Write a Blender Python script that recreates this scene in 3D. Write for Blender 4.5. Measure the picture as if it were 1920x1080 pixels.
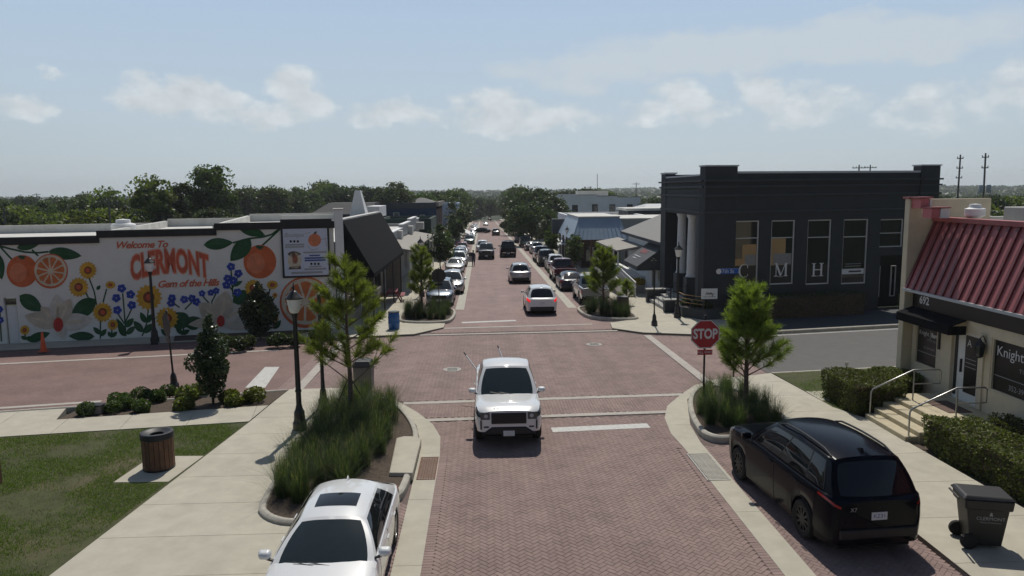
import bpy, bmesh, math, random
from mathutils import Vector, Matrix
PI = math.pi
R = math.radians
rnd = random.Random(7)

# ------------------------------------------------------------------ clear
for o in list(bpy.data.objects):
    bpy.data.objects.remove(o)
scene = bpy.context.scene
COL = scene.collection

# ------------------------------------------------------------------ camera
# world: x to the right of the street, y along the street, z up; camera height 7 m
FOC, HC = 1400.0, 7.0          # focal length in pixels of the 1920 x 1080 photograph
def _v(a, b): return Vector((a - 960, 540 - b, FOC)).normalized()
_Y = _v(905, 358)
_h = _v(1905, 348)
def _cr(a, b): return Vector((a[1]*b[2]-a[2]*b[1], a[2]*b[0]-a[0]*b[2], a[0]*b[1]-a[1]*b[0])).normalized()
_Z = _cr(_h, _Y)
if _Z[1] < 0: _Z = -_Z
_X = _cr(_Y, _Z)
if _X[0] < 0: _X = -_X
CR = Vector((_X[0], _Y[0], _Z[0])); CU = Vector((_X[1], _Y[1], _Z[1])); CF = Vector((_X[2], _Y[2], _Z[2]))
cam = bpy.data.cameras.new('camera'); camo = bpy.data.objects.new('camera', cam); COL.objects.link(camo)
cam.sensor_width = 36.0; cam.lens = FOC/1920*36.0; cam.clip_start = 0.3; cam.clip_end = 12000
mw = Matrix.Identity(4)
for i, c in enumerate((CR, CU, -CF)):
    for j in range(3): mw[j][i] = c[j]
mw.translation = (0, 0, HC)
camo.matrix_world = mw
scene.camera = camo
scene.render.resolution_x = 1024; scene.render.resolution_y = 576

# ------------------------------------------------------------------ world, sun, exposure
SUN_EL, SUN_AZ = R(56), R(6)         # azimuth measured from +y (down the street) towards +x
world = bpy.data.worlds.new('World'); scene.world = world; world.use_nodes = True
NT = world.node_tree; NT.nodes.clear()
def wn(t, **k):
    n = NT.nodes.new(t)
    for a, b in k.items(): setattr(n, a, b)
    return n
def wl(a, b): NT.links.new(a, b)
def wmath(op, a, b=None, c=None, clamp=False):
    n = wn('ShaderNodeMath', operation=op); n.use_clamp = clamp
    for i, v in enumerate((a, b, c)):
        if v is None: continue
        if isinstance(v, (int, float)): n.inputs[i].default_value = v
        else: wl(v, n.inputs[i])
    return n.outputs[0]
sky = wn('ShaderNodeTexSky', sky_type='NISHITA'); sky.sun_disc = False
sky.sun_elevation = SUN_EL; sky.sun_rotation = SUN_AZ
sky.air_density = 1.0; sky.dust_density = .7; sky.ozone_density = 1.5; sky.altitude = 0
tc = wn('ShaderNodeTexCoord'); sx = wn('ShaderNodeSeparateXYZ'); wl(tc.outputs['Generated'], sx.inputs[0])
el = wmath('ARCSINE', sx.outputs[2]); az = wmath('ARCTAN2', sx.outputs[0], sx.outputs[1])
cv = wn('ShaderNodeCombineXYZ'); wl(az, cv.inputs[0]); wl(wmath('MULTIPLY', el, 1.5), cv.inputs[1])
def wnoise(scale, detail, rough, dist=0.0, off=0.0):
    n = wn('ShaderNodeTexNoise'); n.inputs['Scale'].default_value = scale; n.inputs['Detail'].default_value = detail
    n.inputs['Roughness'].default_value = rough; n.inputs['Distortion'].default_value = dist
    m = wn('ShaderNodeVectorMath', operation='ADD'); wl(cv.outputs[0], m.inputs[0]); m.inputs[1].default_value = (off, off*.7, off)
    wl(m.outputs[0], n.inputs['Vector']); return n.outputs['Fac']
n_puff = wnoise(26, 6, .58, 0, 2.3)
n_big = wnoise(5.5, 3, .5, 0, 8.1)
n_wisp = wnoise(9, 5, .6, .6, 4.4)
def px_ae(u, v):
    d = CR*(u-960) + CU*(540-v) + CF*FOC; d.normalize()
    return math.atan2(d.x, d.y), math.asin(d.z)
n_w1 = wnoise(14, 5, .6, 0, 1.7); n_w2 = wnoise(14, 5, .6, 0, 6.3)
azw = wmath('ADD', az, wmath('MULTIPLY', wmath('SUBTRACT', n_w1, .5), .13)); elw = wmath('ADD', el, wmath('MULTIPLY', wmath('SUBTRACT', n_w2, .5), .07))
def blob(u, v, ru, rv, amp=1.0):             # soft elliptical envelope of one cloud (photo pixels -> direction)
    a0, e0 = px_ae(u, v); ra = ru/FOC; re = rv/FOC
    da = wmath('DIVIDE', wmath('SUBTRACT', azw, a0), ra); de = wmath('DIVIDE', wmath('SUBTRACT', elw, e0), re)
    q = wmath('ADD', wmath('MULTIPLY', da, da), wmath('MULTIPLY', de, de))
    return wmath('MULTIPLY', wmath('SUBTRACT', 1.0, q, clamp=True), amp)
def wmax(l):
    r = l[0]
    for x in l[1:]: r = wmath('MAXIMUM', r, x)
    return r
cum = wmax([blob(340, 182, 130, 52), blob(572, 175, 75, 62), blob(470, 215, 190, 36, .8), blob(30, 212, 75, 34, .8), blob(740, 215, 130, 42, .8),
            blob(925, 212, 130, 46, .9), blob(1010, 222, 190, 40, .8), blob(1210, 208, 90, 34, .7), blob(1300, 195, 80, 58, .9), blob(1435, 180, 70, 70, .9),
            blob(1520, 200, 120, 45, .7), blob(1740, 200, 90, 64, .7), blob(1900, 165, 90, 90, .7), blob(85, 131, 26, 16, .6)])
# the same kind of cumulus band goes round the rest of the sky
band = wmath('MULTIPLY', wmath('SUBTRACT', 1.0, wmath('MULTIPLY', wmath('ABSOLUTE', wmath('SUBTRACT', el, .11)), 15.0), clamp=True), wmath('MULTIPLY', wmath('SUBTRACT', n_big, .42), 5.0, clamp=True))
outside = wmath('GREATER_THAN', wmath('ABSOLUTE', wmath('SUBTRACT', az, .04)), .72)
cum = wmath('MAXIMUM', cum, wmath('MULTIPLY', wmath('MULTIPLY', band, outside), .9))
cm = wmath('MULTIPLY', wmath('SUBTRACT', wmath('ADD', wmath('MULTIPLY', cum, .85), wmath('MULTIPLY', n_puff, 1.1)), .82), 2.6, clamp=True)
cm = wmath('MULTIPLY', cm, wmath('MULTIPLY', cum, 3.0, clamp=True))
cir = wmax([blob(1560, 78, 350, 42), blob(1330, 100, 270, 44, .95), blob(1110, 136, 210, 38, .9), blob(1720, 82, 170, 28, .9)])
cw = wmath('MULTIPLY', wmath('MULTIPLY', cir, wmath('MULTIPLY', wmath('SUBTRACT', n_wisp, .15), 2.6, clamp=True)), 1.9, clamp=True)
# haze scatters forward: the sky is brighter on the sun's side
sdir = (math.cos(SUN_EL)*math.sin(SUN_AZ), math.cos(SUN_EL)*math.cos(SUN_AZ), math.sin(SUN_EL))
dp = wn('ShaderNodeVectorMath', operation='DOT_PRODUCT'); wl(tc.outputs['Generated'], dp.inputs[0]); dp.inputs[1].default_value = sdir
fwd = wmath('MULTIPLY', wmath('ADD', dp.outputs['Value'], .25), 1.25, clamp=True)
low = wmath('MULTIPLY', wmath('DIVIDE', wmath('SUBTRACT', .62, wmath('ABSOLUTE', el)), .40, clamp=True), .90)
shade = wmath('ADD', .66, wmath('MULTIPLY', n_puff, .70))
def mixc(f, a, b):
    m = wn('ShaderNodeMix', data_type='RGBA'); wl(f, m.inputs['Factor'])
    for i, c in ((6, a), (7, b)):
        if isinstance(c, tuple): m.inputs[i].default_value = c
        else: wl(c, m.inputs[i])
    return m.outputs[2]
CLOUD = 9.0
hgr = mixc(wmath('MULTIPLY', wmath('ABSOLUTE', el), 4.0, clamp=True), (9.5, 10.9, 11.5, 1), (7.7, 10.1, 13.2, 1))
hzc = wn('ShaderNodeVectorMath', operation='SCALE'); wl(hgr, hzc.inputs[0]); wl(wmath('ADD', .22, wmath('MULTIPLY', fwd, .78)), hzc.inputs['Scale'])
hz = mixc(low, sky.outputs[0], hzc.outputs[0])
vm = wn('ShaderNodeVectorMath', operation='SCALE'); vm.inputs[0].default_value = (CLOUD*1.22, CLOUD*1.31, CLOUD*1.36); wl(shade, vm.inputs['Scale'])
c1 = mixc(wmath('MULTIPLY', cw, .62), hz, (CLOUD*1.16, CLOUD*1.26, CLOUD*1.32, 1))
c2 = mixc(wmath('MULTIPLY', cm, .85), c1, vm.outputs[0])
bg = wn('ShaderNodeBackground'); bg.inputs['Strength'].default_value = 0.055
wl(c2, bg.inputs['Color'])
wo = wn('ShaderNodeOutputWorld'); wl(bg.outputs[0], wo.inputs['Surface'])

sl = bpy.data.lights.new('sun', 'SUN'); sl.energy = 3.1; sl.angle = R(.55); sl.color = (1.0, .945, .85)
so = bpy.data.objects.new('sun', sl); COL.objects.link(so)
sd = Vector((math.cos(SUN_EL)*math.sin(SUN_AZ), math.cos(SUN_EL)*math.cos(SUN_AZ), math.sin(SUN_EL)))
so.rotation_euler = sd.to_track_quat('Z', 'Y').to_euler(); so.location = (0, 0, 60)
vs = scene.view_settings
vs.view_transform = 'Standard'; vs.look = 'None'; vs.gamma = 1.0; vs.exposure = 0.07; vs.use_curve_mapping = False
scene.cycles.max_bounces = 6; scene.cycles.transparent_max_bounces = 6
scene.cycles.volume_bounces = 0

# ------------------------------------------------------------------ pixel -> place helpers
def gz(y):
    """height of the street: level near the camera, then falling about 2 % down the street"""
    if y < 22: return 0.0
    if y < 520: return -.022*(y-22)*((y-22)/(y-18.0))
    z0 = -.022*498*(498/502.0)
    t = min((y-520)/1900.0, 1.0)
    return z0 + 12*t*t*(3-2*t)
def ray(u, v): return CR*(u-960) + CU*(540-v) + CF*FOC
def G(u, v, dz=0.0):
    d = ray(u, v); y = 30.0
    for i in range(120):
        t = (gz(y)+dz-HC)/d.z; y = .5*y + .5*d.y*t
    return Vector((d.x*t, d.y*t, gz(d.y*t)+dz))
def PX(u, v, x):
    d = ray(u, v); t = x/d.x; return Vector((x, d.y*t, HC+d.z*t))
def PY(u, v, y):
    d = ray(u, v); t = y/d.y; return Vector((d.x*t, y, HC+d.z*t))
def PL(u, v, A, B):
    """on the vertical plane through the ground points A and B"""
    d = ray(u, v); nx, ny = -(B[1]-A[1]), (B[0]-A[0])
    t = (A[0]*nx + A[1]*ny)/(d.x*nx + d.y*ny); return Vector((d.x*t, d.y*t, HC+d.z*t))

# ------------------------------------------------------------------ object helpers
def tag(o, label=None, cat=None, group=None, kind=None):
    for k, v in (('label', label), ('category', cat), ('group', group), ('kind', kind)):
        if v: o[k] = v
    return o
def thing(name, loc, label, cat, group=None, rz=0.0):
    o = bpy.data.objects.new(name, None); COL.objects.link(o)
    o.location = loc; o.rotation_euler = (0, 0, rz); o.empty_display_size = .2
    return tag(o, label, cat, group)
def chain_off(p):
    v = Vector((0, 0, 0))
    while p is not None: v += p.location; p = p.parent
    return v
def link(name, me, parent=None, world=True):
    o = bpy.data.objects.new(name, me); COL.objects.link(o)
    if parent is not None:
        o.parent = parent
        if world:
            off = chain_off(parent)
            if off.length > 1e-6: me.transform(Matrix.Translation(-off))
    return o
class MB:
    """collects faces, builds ONE mesh object"""
    def __init__(s): s.v = []; s.f = []; s.m = []
    def add(s, vs, fs, mi=0):
        b = len(s.v); s.v += [tuple(v) for v in vs]
        s.f += [tuple(i+b for i in f) for f in fs]; s.m += [mi]*len(fs); return s
    def box(s, x0, x1, y0, y1, z0, z1, mi=0):
        return s.add([(x0,y0,z0),(x1,y0,z0),(x1,y1,z0),(x0,y1,z0),(x0,y0,z1),(x1,y0,z1),(x1,y1,z1),(x0,y1,z1)],
                     [(0,3,2,1),(4,5,6,7),(0,1,5,4),(1,2,6,5),(2,3,7,6),(3,0,4,7)], mi)
    def bar(s, a, b, w, h, mi=0, up=Vector((0,0,1))):
        """box of section w x h from a to b"""
        a, b = Vector(a), Vector(b); d = (b-a).normalized()
        sd = d.cross(up); sd = sd.normalized() if sd.length > 1e-5 else Vector((1,0,0)); u2 = sd.cross(d)
        vs = []
        for p in (a, b):
            for i, j in ((-1,-1),(1,-1),(1,1),(-1,1)): vs.append(p + sd*(i*w/2) + u2*(j*h/2))
        return s.add(vs, [(0,1,2,3),(7,6,5,4),(0,4,5,1),(1,5,6,2),(2,6,7,3),(3,7,4,0)], mi)
    def quad(s, a, b, c, d, mi=0): return s.add([a,b,c,d], [(0,1,2,3)], mi)
    def prism(s, poly, z0, z1, mi=0):
        n = len(poly)
        return s.add([(p[0],p[1],z0) for p in poly]+[(p[0],p[1],z1) for p in poly],
                     [tuple(range(n-1,-1,-1)), tuple(range(n,2*n))]+[(i,(i+1)%n,n+(i+1)%n,n+i) for i in range(n)], mi)
    def hull(s, bot, top, mi=0):
        """two rings of the same length joined and capped"""
        n = len(bot)
        return s.add(list(bot)+list(top), [tuple(range(n-1,-1,-1)), tuple(range(n,2*n))]+[(i,(i+1)%n,n+(i+1)%n,n+i) for i in range(n)], mi)
    def tube(s, pts, r, n=8, mi=0, cap=True):
        pts = [Vector(p) for p in pts]; rs = r if isinstance(r, (list, tuple)) else [r]*len(pts)
        b = len(s.v); k = len(pts); pd = None
        for i, p in enumerate(pts):
            d = (pts[min(i+1,k-1)]-pts[max(i-1,0)]).normalized()
            if pd is None:
                sx_ = d.cross(Vector((0,0,1)) if abs(d.z) < .9 else Vector((1,0,0))).normalized()
            else:
                sx_ = (pd - d*pd.dot(d)).normalized()
            pd = sx_; sy_ = d.cross(sx_)
            for j in range(n):
                a = 2*PI*j/n; s.v.append(tuple(p + sx_*(math.cos(a)*rs[i]) + sy_*(math.sin(a)*rs[i])))
        for i in range(k-1):
            for j in range(n):
                s.f.append((b+i*n+j, b+i*n+(j+1)%n, b+(i+1)*n+(j+1)%n, b+(i+1)*n+j)); s.m.append(mi)
        if cap:
            s.f.append(tuple(b+j for j in range(n-1,-1,-1))); s.f.append(tuple(b+(k-1)*n+j for j in range(n))); s.m += [mi, mi]
        return s
    def lathe(s, prof, n=16, c=(0,0,0), mi=0, axis='z', ring=False):
        b = len(s.v); k = len(prof)
        for r, z in prof:
            for j in range(n):
                a = 2*PI*j/n
                if axis == 'z': s.v.append((c[0]+r*math.cos(a), c[1]+r*math.sin(a), c[2]+z))
                else: s.v.append((c[0]+z, c[1]+r*math.cos(a), c[2]+r*math.sin(a)))
        for i in range(k-1):
            for j in range(n):
                s.f.append((b+i*n+j, b+i*n+(j+1)%n, b+(i+1)*n+(j+1)%n, b+(i+1)*n+j)); s.m.append(mi)
        if ring:
            for j in range(n): s.f.append((b+(k-1)*n+j, b+(k-1)*n+(j+1)%n, b+(j+1)%n, b+j)); s.m.append(mi)
            return s
        if prof[0][0] > 1e-4: s.f.append(tuple(b+j for j in range(n-1,-1,-1))); s.m.append(mi)
        if prof[-1][0] > 1e-4: s.f.append(tuple(b+(k-1)*n+j for j in range(n))); s.m.append(mi)
        return s
    def grid(s, fn, nu, nv, mi=0, flip=False):
        b = len(s.v)
        for i in range(nu+1):
            for j in range(nv+1): s.v.append(tuple(fn(i/nu, j/nv)))
        for i in range(nu):
            for j in range(nv):
                q = (b+i*(nv+1)+j, b+(i+1)*(nv+1)+j, b+(i+1)*(nv+1)+j+1, b+i*(nv+1)+j+1)
                s.f.append(q[::-1] if flip else q); s.m.append(mi)
        return s
    def xform(s, M):
        s.v = [tuple(M @ Vector(v)) for v in s.v]; return s
    def mesh(s, name, mats, smooth=False):
        me = bpy.data.meshes.new(name); me.from_pydata(s.v, [], s.f)
        ml = mats if isinstance(mats, (list, tuple)) else [mats]
        for m in ml: me.materials.append(m)
        if len(ml) > 1: me.polygons.foreach_set('material_index', s.m)
        bm = bmesh.new(); bm.from_mesh(me); bmesh.ops.recalc_face_normals(bm, faces=bm.faces); bm.to_mesh(me); bm.free()
        if smooth is not False:
            me.polygons.foreach_set('use_smooth', [True]*len(me.polygons))
            if smooth is not True: me.set_sharp_from_angle(angle=R(smooth))
        return me
    def build(s, name, mats, parent=None, smooth=False, bevel=0, world=True, seg=1):
        o = link(name, s.mesh(name, mats, smooth), parent, world)
        if bevel:
            m = o.modifiers.new('bevel', 'BEVEL'); m.width = bevel; m.segments = seg; m.limit_method = 'ANGLE'; m.angle_limit = R(40)
        return o
def copy_tree(o, parent=None):
    c = o.copy(); COL.objects.link(c)
    if parent is not None: c.parent = parent
    for ch in list(o.children): copy_tree(ch, c)
    return c

# ------------------------------------------------------------------ text as flat mesh
def text_verts(body, size=1.0, bold=0.0, shear=0.0, align='CENTER', space=1.0):
    cu = bpy.data.curves.new('txt', 'FONT'); cu.body = body; cu.size = size; cu.offset = bold; cu.shear = shear
    cu.align_x = align; cu.align_y = 'CENTER'; cu.space_character = space; cu.resolution_u = 3
    ob = bpy.data.objects.new('txt', cu); COL.objects.link(ob)
    dg = bpy.context.evaluated_depsgraph_get()
    me = bpy.data.meshes.new_from_object(ob.evaluated_get(dg))
    vs = [(v.co.x, v.co.y) for v in me.vertices]; fs = [tuple(p.vertices) for p in me.polygons]
    bpy.data.objects.remove(ob); bpy.data.curves.remove(cu); bpy.data.meshes.remove(me)
    return vs, fs
def put_text(body, fn, name, m, parent, size=1.0, bold=0.0, shear=0.0, space=1.0, warp=None, align='CENTER', world=True):
    """fn maps the flat (x, y) of the lettering to a place in the world"""
    vs, fs = text_verts(body, size, bold, shear, align, space)
    if warp: vs = [warp(x, y) for x, y in vs]
    me = bpy.data.meshes.new(name); me.from_pydata([tuple(fn(x, y)) for x, y in vs], [], fs); me.materials.append(m)
    return link(name, me, parent, world)

# ------------------------------------------------------------------ materials
MT = {}
def nodes(name):
    m = bpy.data.materials.new(name); m.use_nodes = True; t = m.node_tree
    b = t.nodes['Principled BSDF']; MT[name] = m
    return m, t, b
def col4(c): return (c[0], c[1], c[2], 1)
def mat(name, c, rough=.6, metal=0.0, var=.18, scale=6.0, bump=0.0, bscale=40.0, coat=0.0, spec=.5, objrand=0.0, stain=None, stain_scale=.7, stain_amt=.5, islands=0.0):
    """procedural: base colour broken up by two noises, optional stains, per-object / per-piece tone, fine bump"""
    m, t, b = nodes(name); N = t.nodes; Lk = t.links
    g = N.new('ShaderNodeNewGeometry')
    n1 = N.new('ShaderNodeTexNoise'); n1.inputs['Scale'].default_value = scale; n1.inputs['Detail'].default_value = 5; n1.inputs['Roughness'].default_value = .62
    Lk.new(g.outputs['Position'], n1.inputs['Vector'])
    r = N.new('ShaderNodeMapRange'); r.inputs['From Min'].default_value = .25; r.inputs['From Max'].default_value = .75
    r.inputs['To Min'].default_value = 1-var; r.inputs['To Max'].default_value = 1+var; Lk.new(n1.outputs['Fac'], r.inputs['Value'])
    val = r.outputs[0]
    def mul(a, f):
        k = N.new('ShaderNodeMath'); k.operation = 'MULTIPLY'; Lk.new(a, k.inputs[0]); Lk.new(f, k.inputs[1]); return k.outputs[0]
    if objrand:
        oi = N.new('ShaderNodeObjectInfo'); q = N.new('ShaderNodeMapRange'); q.inputs['To Min'].default_value = 1-objrand; q.inputs['To Max'].default_value = 1+objrand
        Lk.new(oi.outputs['Random'], q.inputs['Value']); val = mul(val, q.outputs[0])
    if islands:
        q = N.new('ShaderNodeMapRange'); q.inputs['To Min'].default_value = 1-islands; q.inputs['To Max'].default_value = 1+islands
        Lk.new(g.outputs['Random Per Island'], q.inputs['Value']); val = mul(val, q.outputs[0])
    hs = N.new('ShaderNodeVectorMath'); hs.operation = 'SCALE'; hs.inputs[0].default_value = c[:3]; Lk.new(val, hs.inputs['Scale'])
    out = hs.outputs[0]
    if stain:
        n2 = N.new('ShaderNodeTexNoise'); n2.inputs['Scale'].default_value = stain_scale; n2.inputs['Detail'].default_value = 7; n2.inputs['Roughness'].default_value = .66
        Lk.new(g.outputs['Position'], n2.inputs['Vector'])
        q = N.new('ShaderNodeMapRange'); q.inputs['From Min'].default_value = .5; q.inputs['From Max'].default_value = .72; q.inputs['To Max'].default_value = stain_amt
        Lk.new(n2.outputs['Fac'], q.inputs['Value'])
        mx = N.new('ShaderNodeMix'); mx.data_type = 'RGBA'; Lk.new(q.outputs[0], mx.inputs['Factor']); Lk.new(out, mx.inputs[6]); mx.inputs[7].default_value = col4(stain); out = mx.outputs[2]
    Lk.new(out, b.inputs['Base Color'])
    b.inputs['Roughness'].default_value = rough; b.inputs['Metallic'].default_value = metal
    b.inputs['Specular IOR Level'].default_value = spec
    if coat: b.inputs['Coat Weight'].default_value = coat; b.inputs['Coat Roughness'].default_value = .04
    if bump:
        n3 = N.new('ShaderNodeTexNoise'); n3.inputs['Scale'].default_value = bscale; n3.inputs['Detail'].default_value = 4; Lk.new(g.outputs['Position'], n3.inputs['Vector'])
        bp = N.new('ShaderNodeBump'); bp.inputs['Strength'].default_value = bump; bp.inputs['Distance'].default_value = .02
        Lk.new(n3.outputs['Fac'], bp.inputs['Height']); Lk.new(bp.outputs[0], b.inputs['Normal'])
    return m
def leafmat(name, c, trans=.35, var=.35, rough=.5, spec=.35):
    """leaf: diffuse + translucent, tone varies leaf by leaf and tree by tree"""
    m, t, b = nodes(name); N = t.nodes; Lk = t.links
    g = N.new('ShaderNodeNewGeometry'); oi = N.new('ShaderNodeObjectInfo')
    def rng(s, a, z):
        q = N.new('ShaderNodeMapRange'); q.inputs['To Min'].default_value = a; q.inputs['To Max'].default_value = z; Lk.new(s, q.inputs['Value']); return q.outputs[0]
    k = N.new('ShaderNodeMath'); k.operation = 'MULTIPLY'; Lk.new(rng(g.outputs['Random Per Island'], 1-var, 1+var), k.inputs[0]); Lk.new(rng(oi.outputs['Random'], .78, 1.2), k.inputs[1])
    hs = N.new('ShaderNodeVectorMath'); hs.operation = 'SCALE'; hs.inputs[0].default_value = c[:3]; Lk.new(k.outputs[0], hs.inputs['Scale'])
    hv = N.new('ShaderNodeHueSaturation'); Lk.new(hs.outputs[0], hv.inputs['Color'])
    Lk.new(rng(oi.outputs['Random'], .485, .515), hv.inputs['Hue'])
    Lk.new(hv.outputs[0], b.inputs['Base Color']); b.inputs['Roughness'].default_value = rough; b.inputs['Specular IOR Level'].default_value = spec
    tr = N.new('ShaderNodeBsdfTranslucent'); hv2 = N.new('ShaderNodeVectorMath'); hv2.operation = 'MULTIPLY'; Lk.new(hv.outputs[0], hv2.inputs[0]); hv2.inputs[1].default_value = (1.5, 1.6, .7)
    Lk.new(hv2.outputs[0], tr.inputs['Color'])
    mx = N.new('ShaderNodeMixShader'); mx.inputs[0].default_value = trans
    Lk.new(b.outputs[0], mx.inputs[1]); Lk.new(tr.outputs[0], mx.inputs[2]); Lk.new(mx.outputs[0], t.nodes['Material Output'].inputs['Surface'])
    return m
def brickmat(name, c1, c2, mortar, bw, bh, rot=0.0, msize=.006, off=.5, rough=.8, axis='xy', var=.2, bump=.4):
    m, t, b = nodes(name); N = t.nodes; Lk = t.links
    g = N.new('ShaderNodeNewGeometry'); mp = N.new('ShaderNodeMapping')
    if axis == 'xy': mp.inputs['Rotation'].default_value = (0, 0, rot); Lk.new(g.outputs['Position'], mp.inputs['Vector'])
    else:
        s_ = N.new('ShaderNodeSeparateXYZ'); Lk.new(g.outputs['Position'], s_.inputs[0]); cc = N.new('ShaderNodeCombineXYZ')
        if axis == 'xz':
            Lk.new(s_.outputs[0], cc.inputs[0])
        else: Lk.new(s_.outputs[1], cc.inputs[0])
        Lk.new(s_.outputs[2], cc.inputs[1]); Lk.new(cc.outputs[0], mp.inputs['Vector'])
    br = N.new('ShaderNodeTexBrick'); br.inputs['Scale'].default_value = 1.0; br.inputs['Brick Width'].default_value = bw; br.inputs['Row Height'].default_value = bh
    br.inputs['Mortar Size'].default_value = msize; br.inputs['Color1'].default_value = col4(c1); br.inputs['Color2'].default_value = col4(c2); br.inputs['Mortar'].default_value = col4(mortar); br.offset = off
    Lk.new(mp.outputs[0], br.inputs['Vector'])
    n1 = N.new('ShaderNodeTexNoise'); n1.inputs['Scale'].default_value = .6; n1.inputs['Detail'].default_value = 8; n1.inputs['Roughness'].default_value = .65; Lk.new(g.outputs['Position'], n1.inputs['Vector'])
    r = N.new('ShaderNodeMapRange'); r.inputs['From Min'].default_value = .3; r.inputs['From Max'].default_value = .7; r.inputs['To Min'].default_value = 1-var; r.inputs['To Max'].default_value = 1+var; Lk.new(n1.outputs['Fac'], r.inputs['Value'])
    vmn = N.new('ShaderNodeVectorMath'); vmn.operation = 'SCALE'; Lk.new(br.outputs['Color'], vmn.inputs[0]); Lk.new(r.outputs[0], vmn.inputs['Scale'])
    Lk.new(vmn.outputs[0], b.inputs['Base Color']); b.inputs['Roughness'].default_value = rough
    bp = N.new('ShaderNodeBump'); bp.inputs['Strength'].default_value = bump; bp.inputs['Distance'].default_value = .008; bp.invert = True
    Lk.new(br.outputs['Fac'], bp.inputs['Height']); Lk.new(bp.outputs[0], b.inputs['Normal'])
    return m
def streaks(name, amt=.14):
    m = MT[name]; t = m.node_tree; b = t.nodes['Principled BSDF']; src = b.inputs['Base Color'].links[0].from_socket
    g = t.nodes.new('ShaderNodeNewGeometry'); mp = t.nodes.new('ShaderNodeMapping'); mp.inputs['Scale'].default_value = (.95, .045, .1); t.links.new(g.outputs['Position'], mp.inputs['Vector'])
    n = t.nodes.new('ShaderNodeTexNoise'); n.inputs['Scale'].default_value = 1.0; n.inputs['Detail'].default_value = 6; n.inputs['Roughness'].default_value = .6; t.links.new(mp.outputs[0], n.inputs['Vector'])
    n2 = t.nodes.new('ShaderNodeTexNoise'); n2.inputs['Scale'].default_value = 2.6; n2.inputs['Detail'].default_value = 3; t.links.new(g.outputs['Position'], n2.inputs['Vector'])
    dr = t.nodes.new('ShaderNodeMapRange'); dr.inputs['From Min'].default_value = .70; dr.inputs['From Max'].default_value = .78; dr.inputs['To Min'].default_value = 1.0; dr.inputs['To Max'].default_value = .70; t.links.new(n2.outputs['Fac'], dr.inputs['Value'])
    r = t.nodes.new('ShaderNodeMapRange'); r.inputs['From Min'].default_value = .32; r.inputs['From Max'].default_value = .68; r.inputs['To Min'].default_value = 1-amt; r.inputs['To Max'].default_value = 1+amt; t.links.new(n.outputs['Fac'], r.inputs['Value'])
    k = t.nodes.new('ShaderNodeMath'); k.operation = 'MULTIPLY'; t.links.new(r.outputs[0], k.inputs[0]); t.links.new(dr.outputs[0], k.inputs[1])
    v = t.nodes.new('ShaderNodeVectorMath'); v.operation = 'SCALE'; t.links.new(src, v.inputs[0]); t.links.new(k.outputs[0], v.inputs['Scale']); t.links.new(v.outputs[0], b.inputs['Base Color'])
BR = (.246, .172, .155)
mat('paver', BR, .85, var=.22, scale=1.1, islands=.09, objrand=.06, bump=.2, bscale=60, stain=(.19,.135,.122), stain_scale=.55, stain_amt=.45)
brickmat('paver_far', (.275,.182,.165), (.240,.155,.142), (.165,.120,.108), .21, .105, rot=R(45), var=.2, msize=.008)
brickmat('paver_side', (.215,.132,.116), (.185,.112,.100), (.135,.092,.082), .21, .105, rot=R(45), var=.2, msize=.008)  # darker, redder far pavers: lens vignetting put into the colour
streaks('paver', .11); streaks('paver_far', .10)
mat('sand_joint', (.150,.110,.098), .95, bump=.3)
mat('concrete', (.455,.425,.345), .85, var=.11, scale=2.2, bump=.12, bscale=90, stain=(.35,.325,.265), stain_scale=1.3, stain_amt=.45, objrand=.045)
mat('concrete_kerb', (.44,.415,.355), .85, var=.16, scale=4, bump=.2, bscale=60, stain=(.27,.25,.215), stain_scale=2.2, stain_amt=.55)
mat('concrete_joint', (.20,.185,.16), .95)
mat('band_concrete', (.42,.39,.35), .85, var=.14, scale=5, stain=(.28,.24,.22), stain_scale=1.4, stain_amt=.45)
mat('road_paint', (.52,.52,.49), .7, var=.15, scale=9, stain=(.27,.2,.19), stain_scale=6, stain_amt=.5)
mat('asphalt', (.115,.111,.106), .9, var=.12, scale=2, bump=.25, bscale=120, stain=(.10,.098,.097), stain_scale=.5, stain_amt=.5)
mat('lawn', (.055,.062,.018), .95, var=.35, scale=3, bump=.6, bscale=50, stain=(.12,.095,.055), stain_scale=.45, stain_amt=.85)
mat('mulch', (.085,.062,.045), .95, var=.5, scale=14, bump=1.0, bscale=45)
mat('terrain', (.036,.048,.020), .95, var=.4, scale=.08, bump=.3, bscale=4)
leafmat('grass_blade', (.115,.165,.032), .35, .4)
leafmat('muhly', (.052,.078,.034), .36, .45, rough=.6)
leafmat('muhly_plume', (.22,.21,.12), .5, .3, rough=.7)
leafmat('pine_needle', (.155,.205,.046), .50, .45)
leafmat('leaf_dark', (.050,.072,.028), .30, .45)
leafmat('leaf_mid', (.072,.105,.032), .34, .45)
leafmat('leaf_light', (.12,.15,.04), .36, .4)
leafmat('leaf_holly', (.040,.058,.020), .14, .4, rough=.38, spec=.45)
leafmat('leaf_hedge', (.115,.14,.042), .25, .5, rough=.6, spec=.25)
leafmat('leaf_gold', (.13,.155,.035), .35, .4)
leafmat('leaf_yellow', (.42,.33,.05), .35, .3)
mat('bark', (.12,.09,.07), .95, var=.35, scale=9, bump=.8, bscale=30)
mat('bark_pine', (.13,.095,.075), .95, var=.35, scale=12, bump=.8, bscale=40)
mat('iron_black', (.016,.016,.017), .42, var=.2, spec=.5)
mat('black_fabric', (.013,.013,.015), .95, var=.2, bump=.2, bscale=120, spec=.08)
mat('lamp_glass', (.80,.80,.78), .25, var=.04)
mat('white_paint', (.78,.78,.77), .55, var=.05, scale=3, stain=(.55,.54,.51), stain_scale=1.1, stain_amt=.3)
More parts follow.
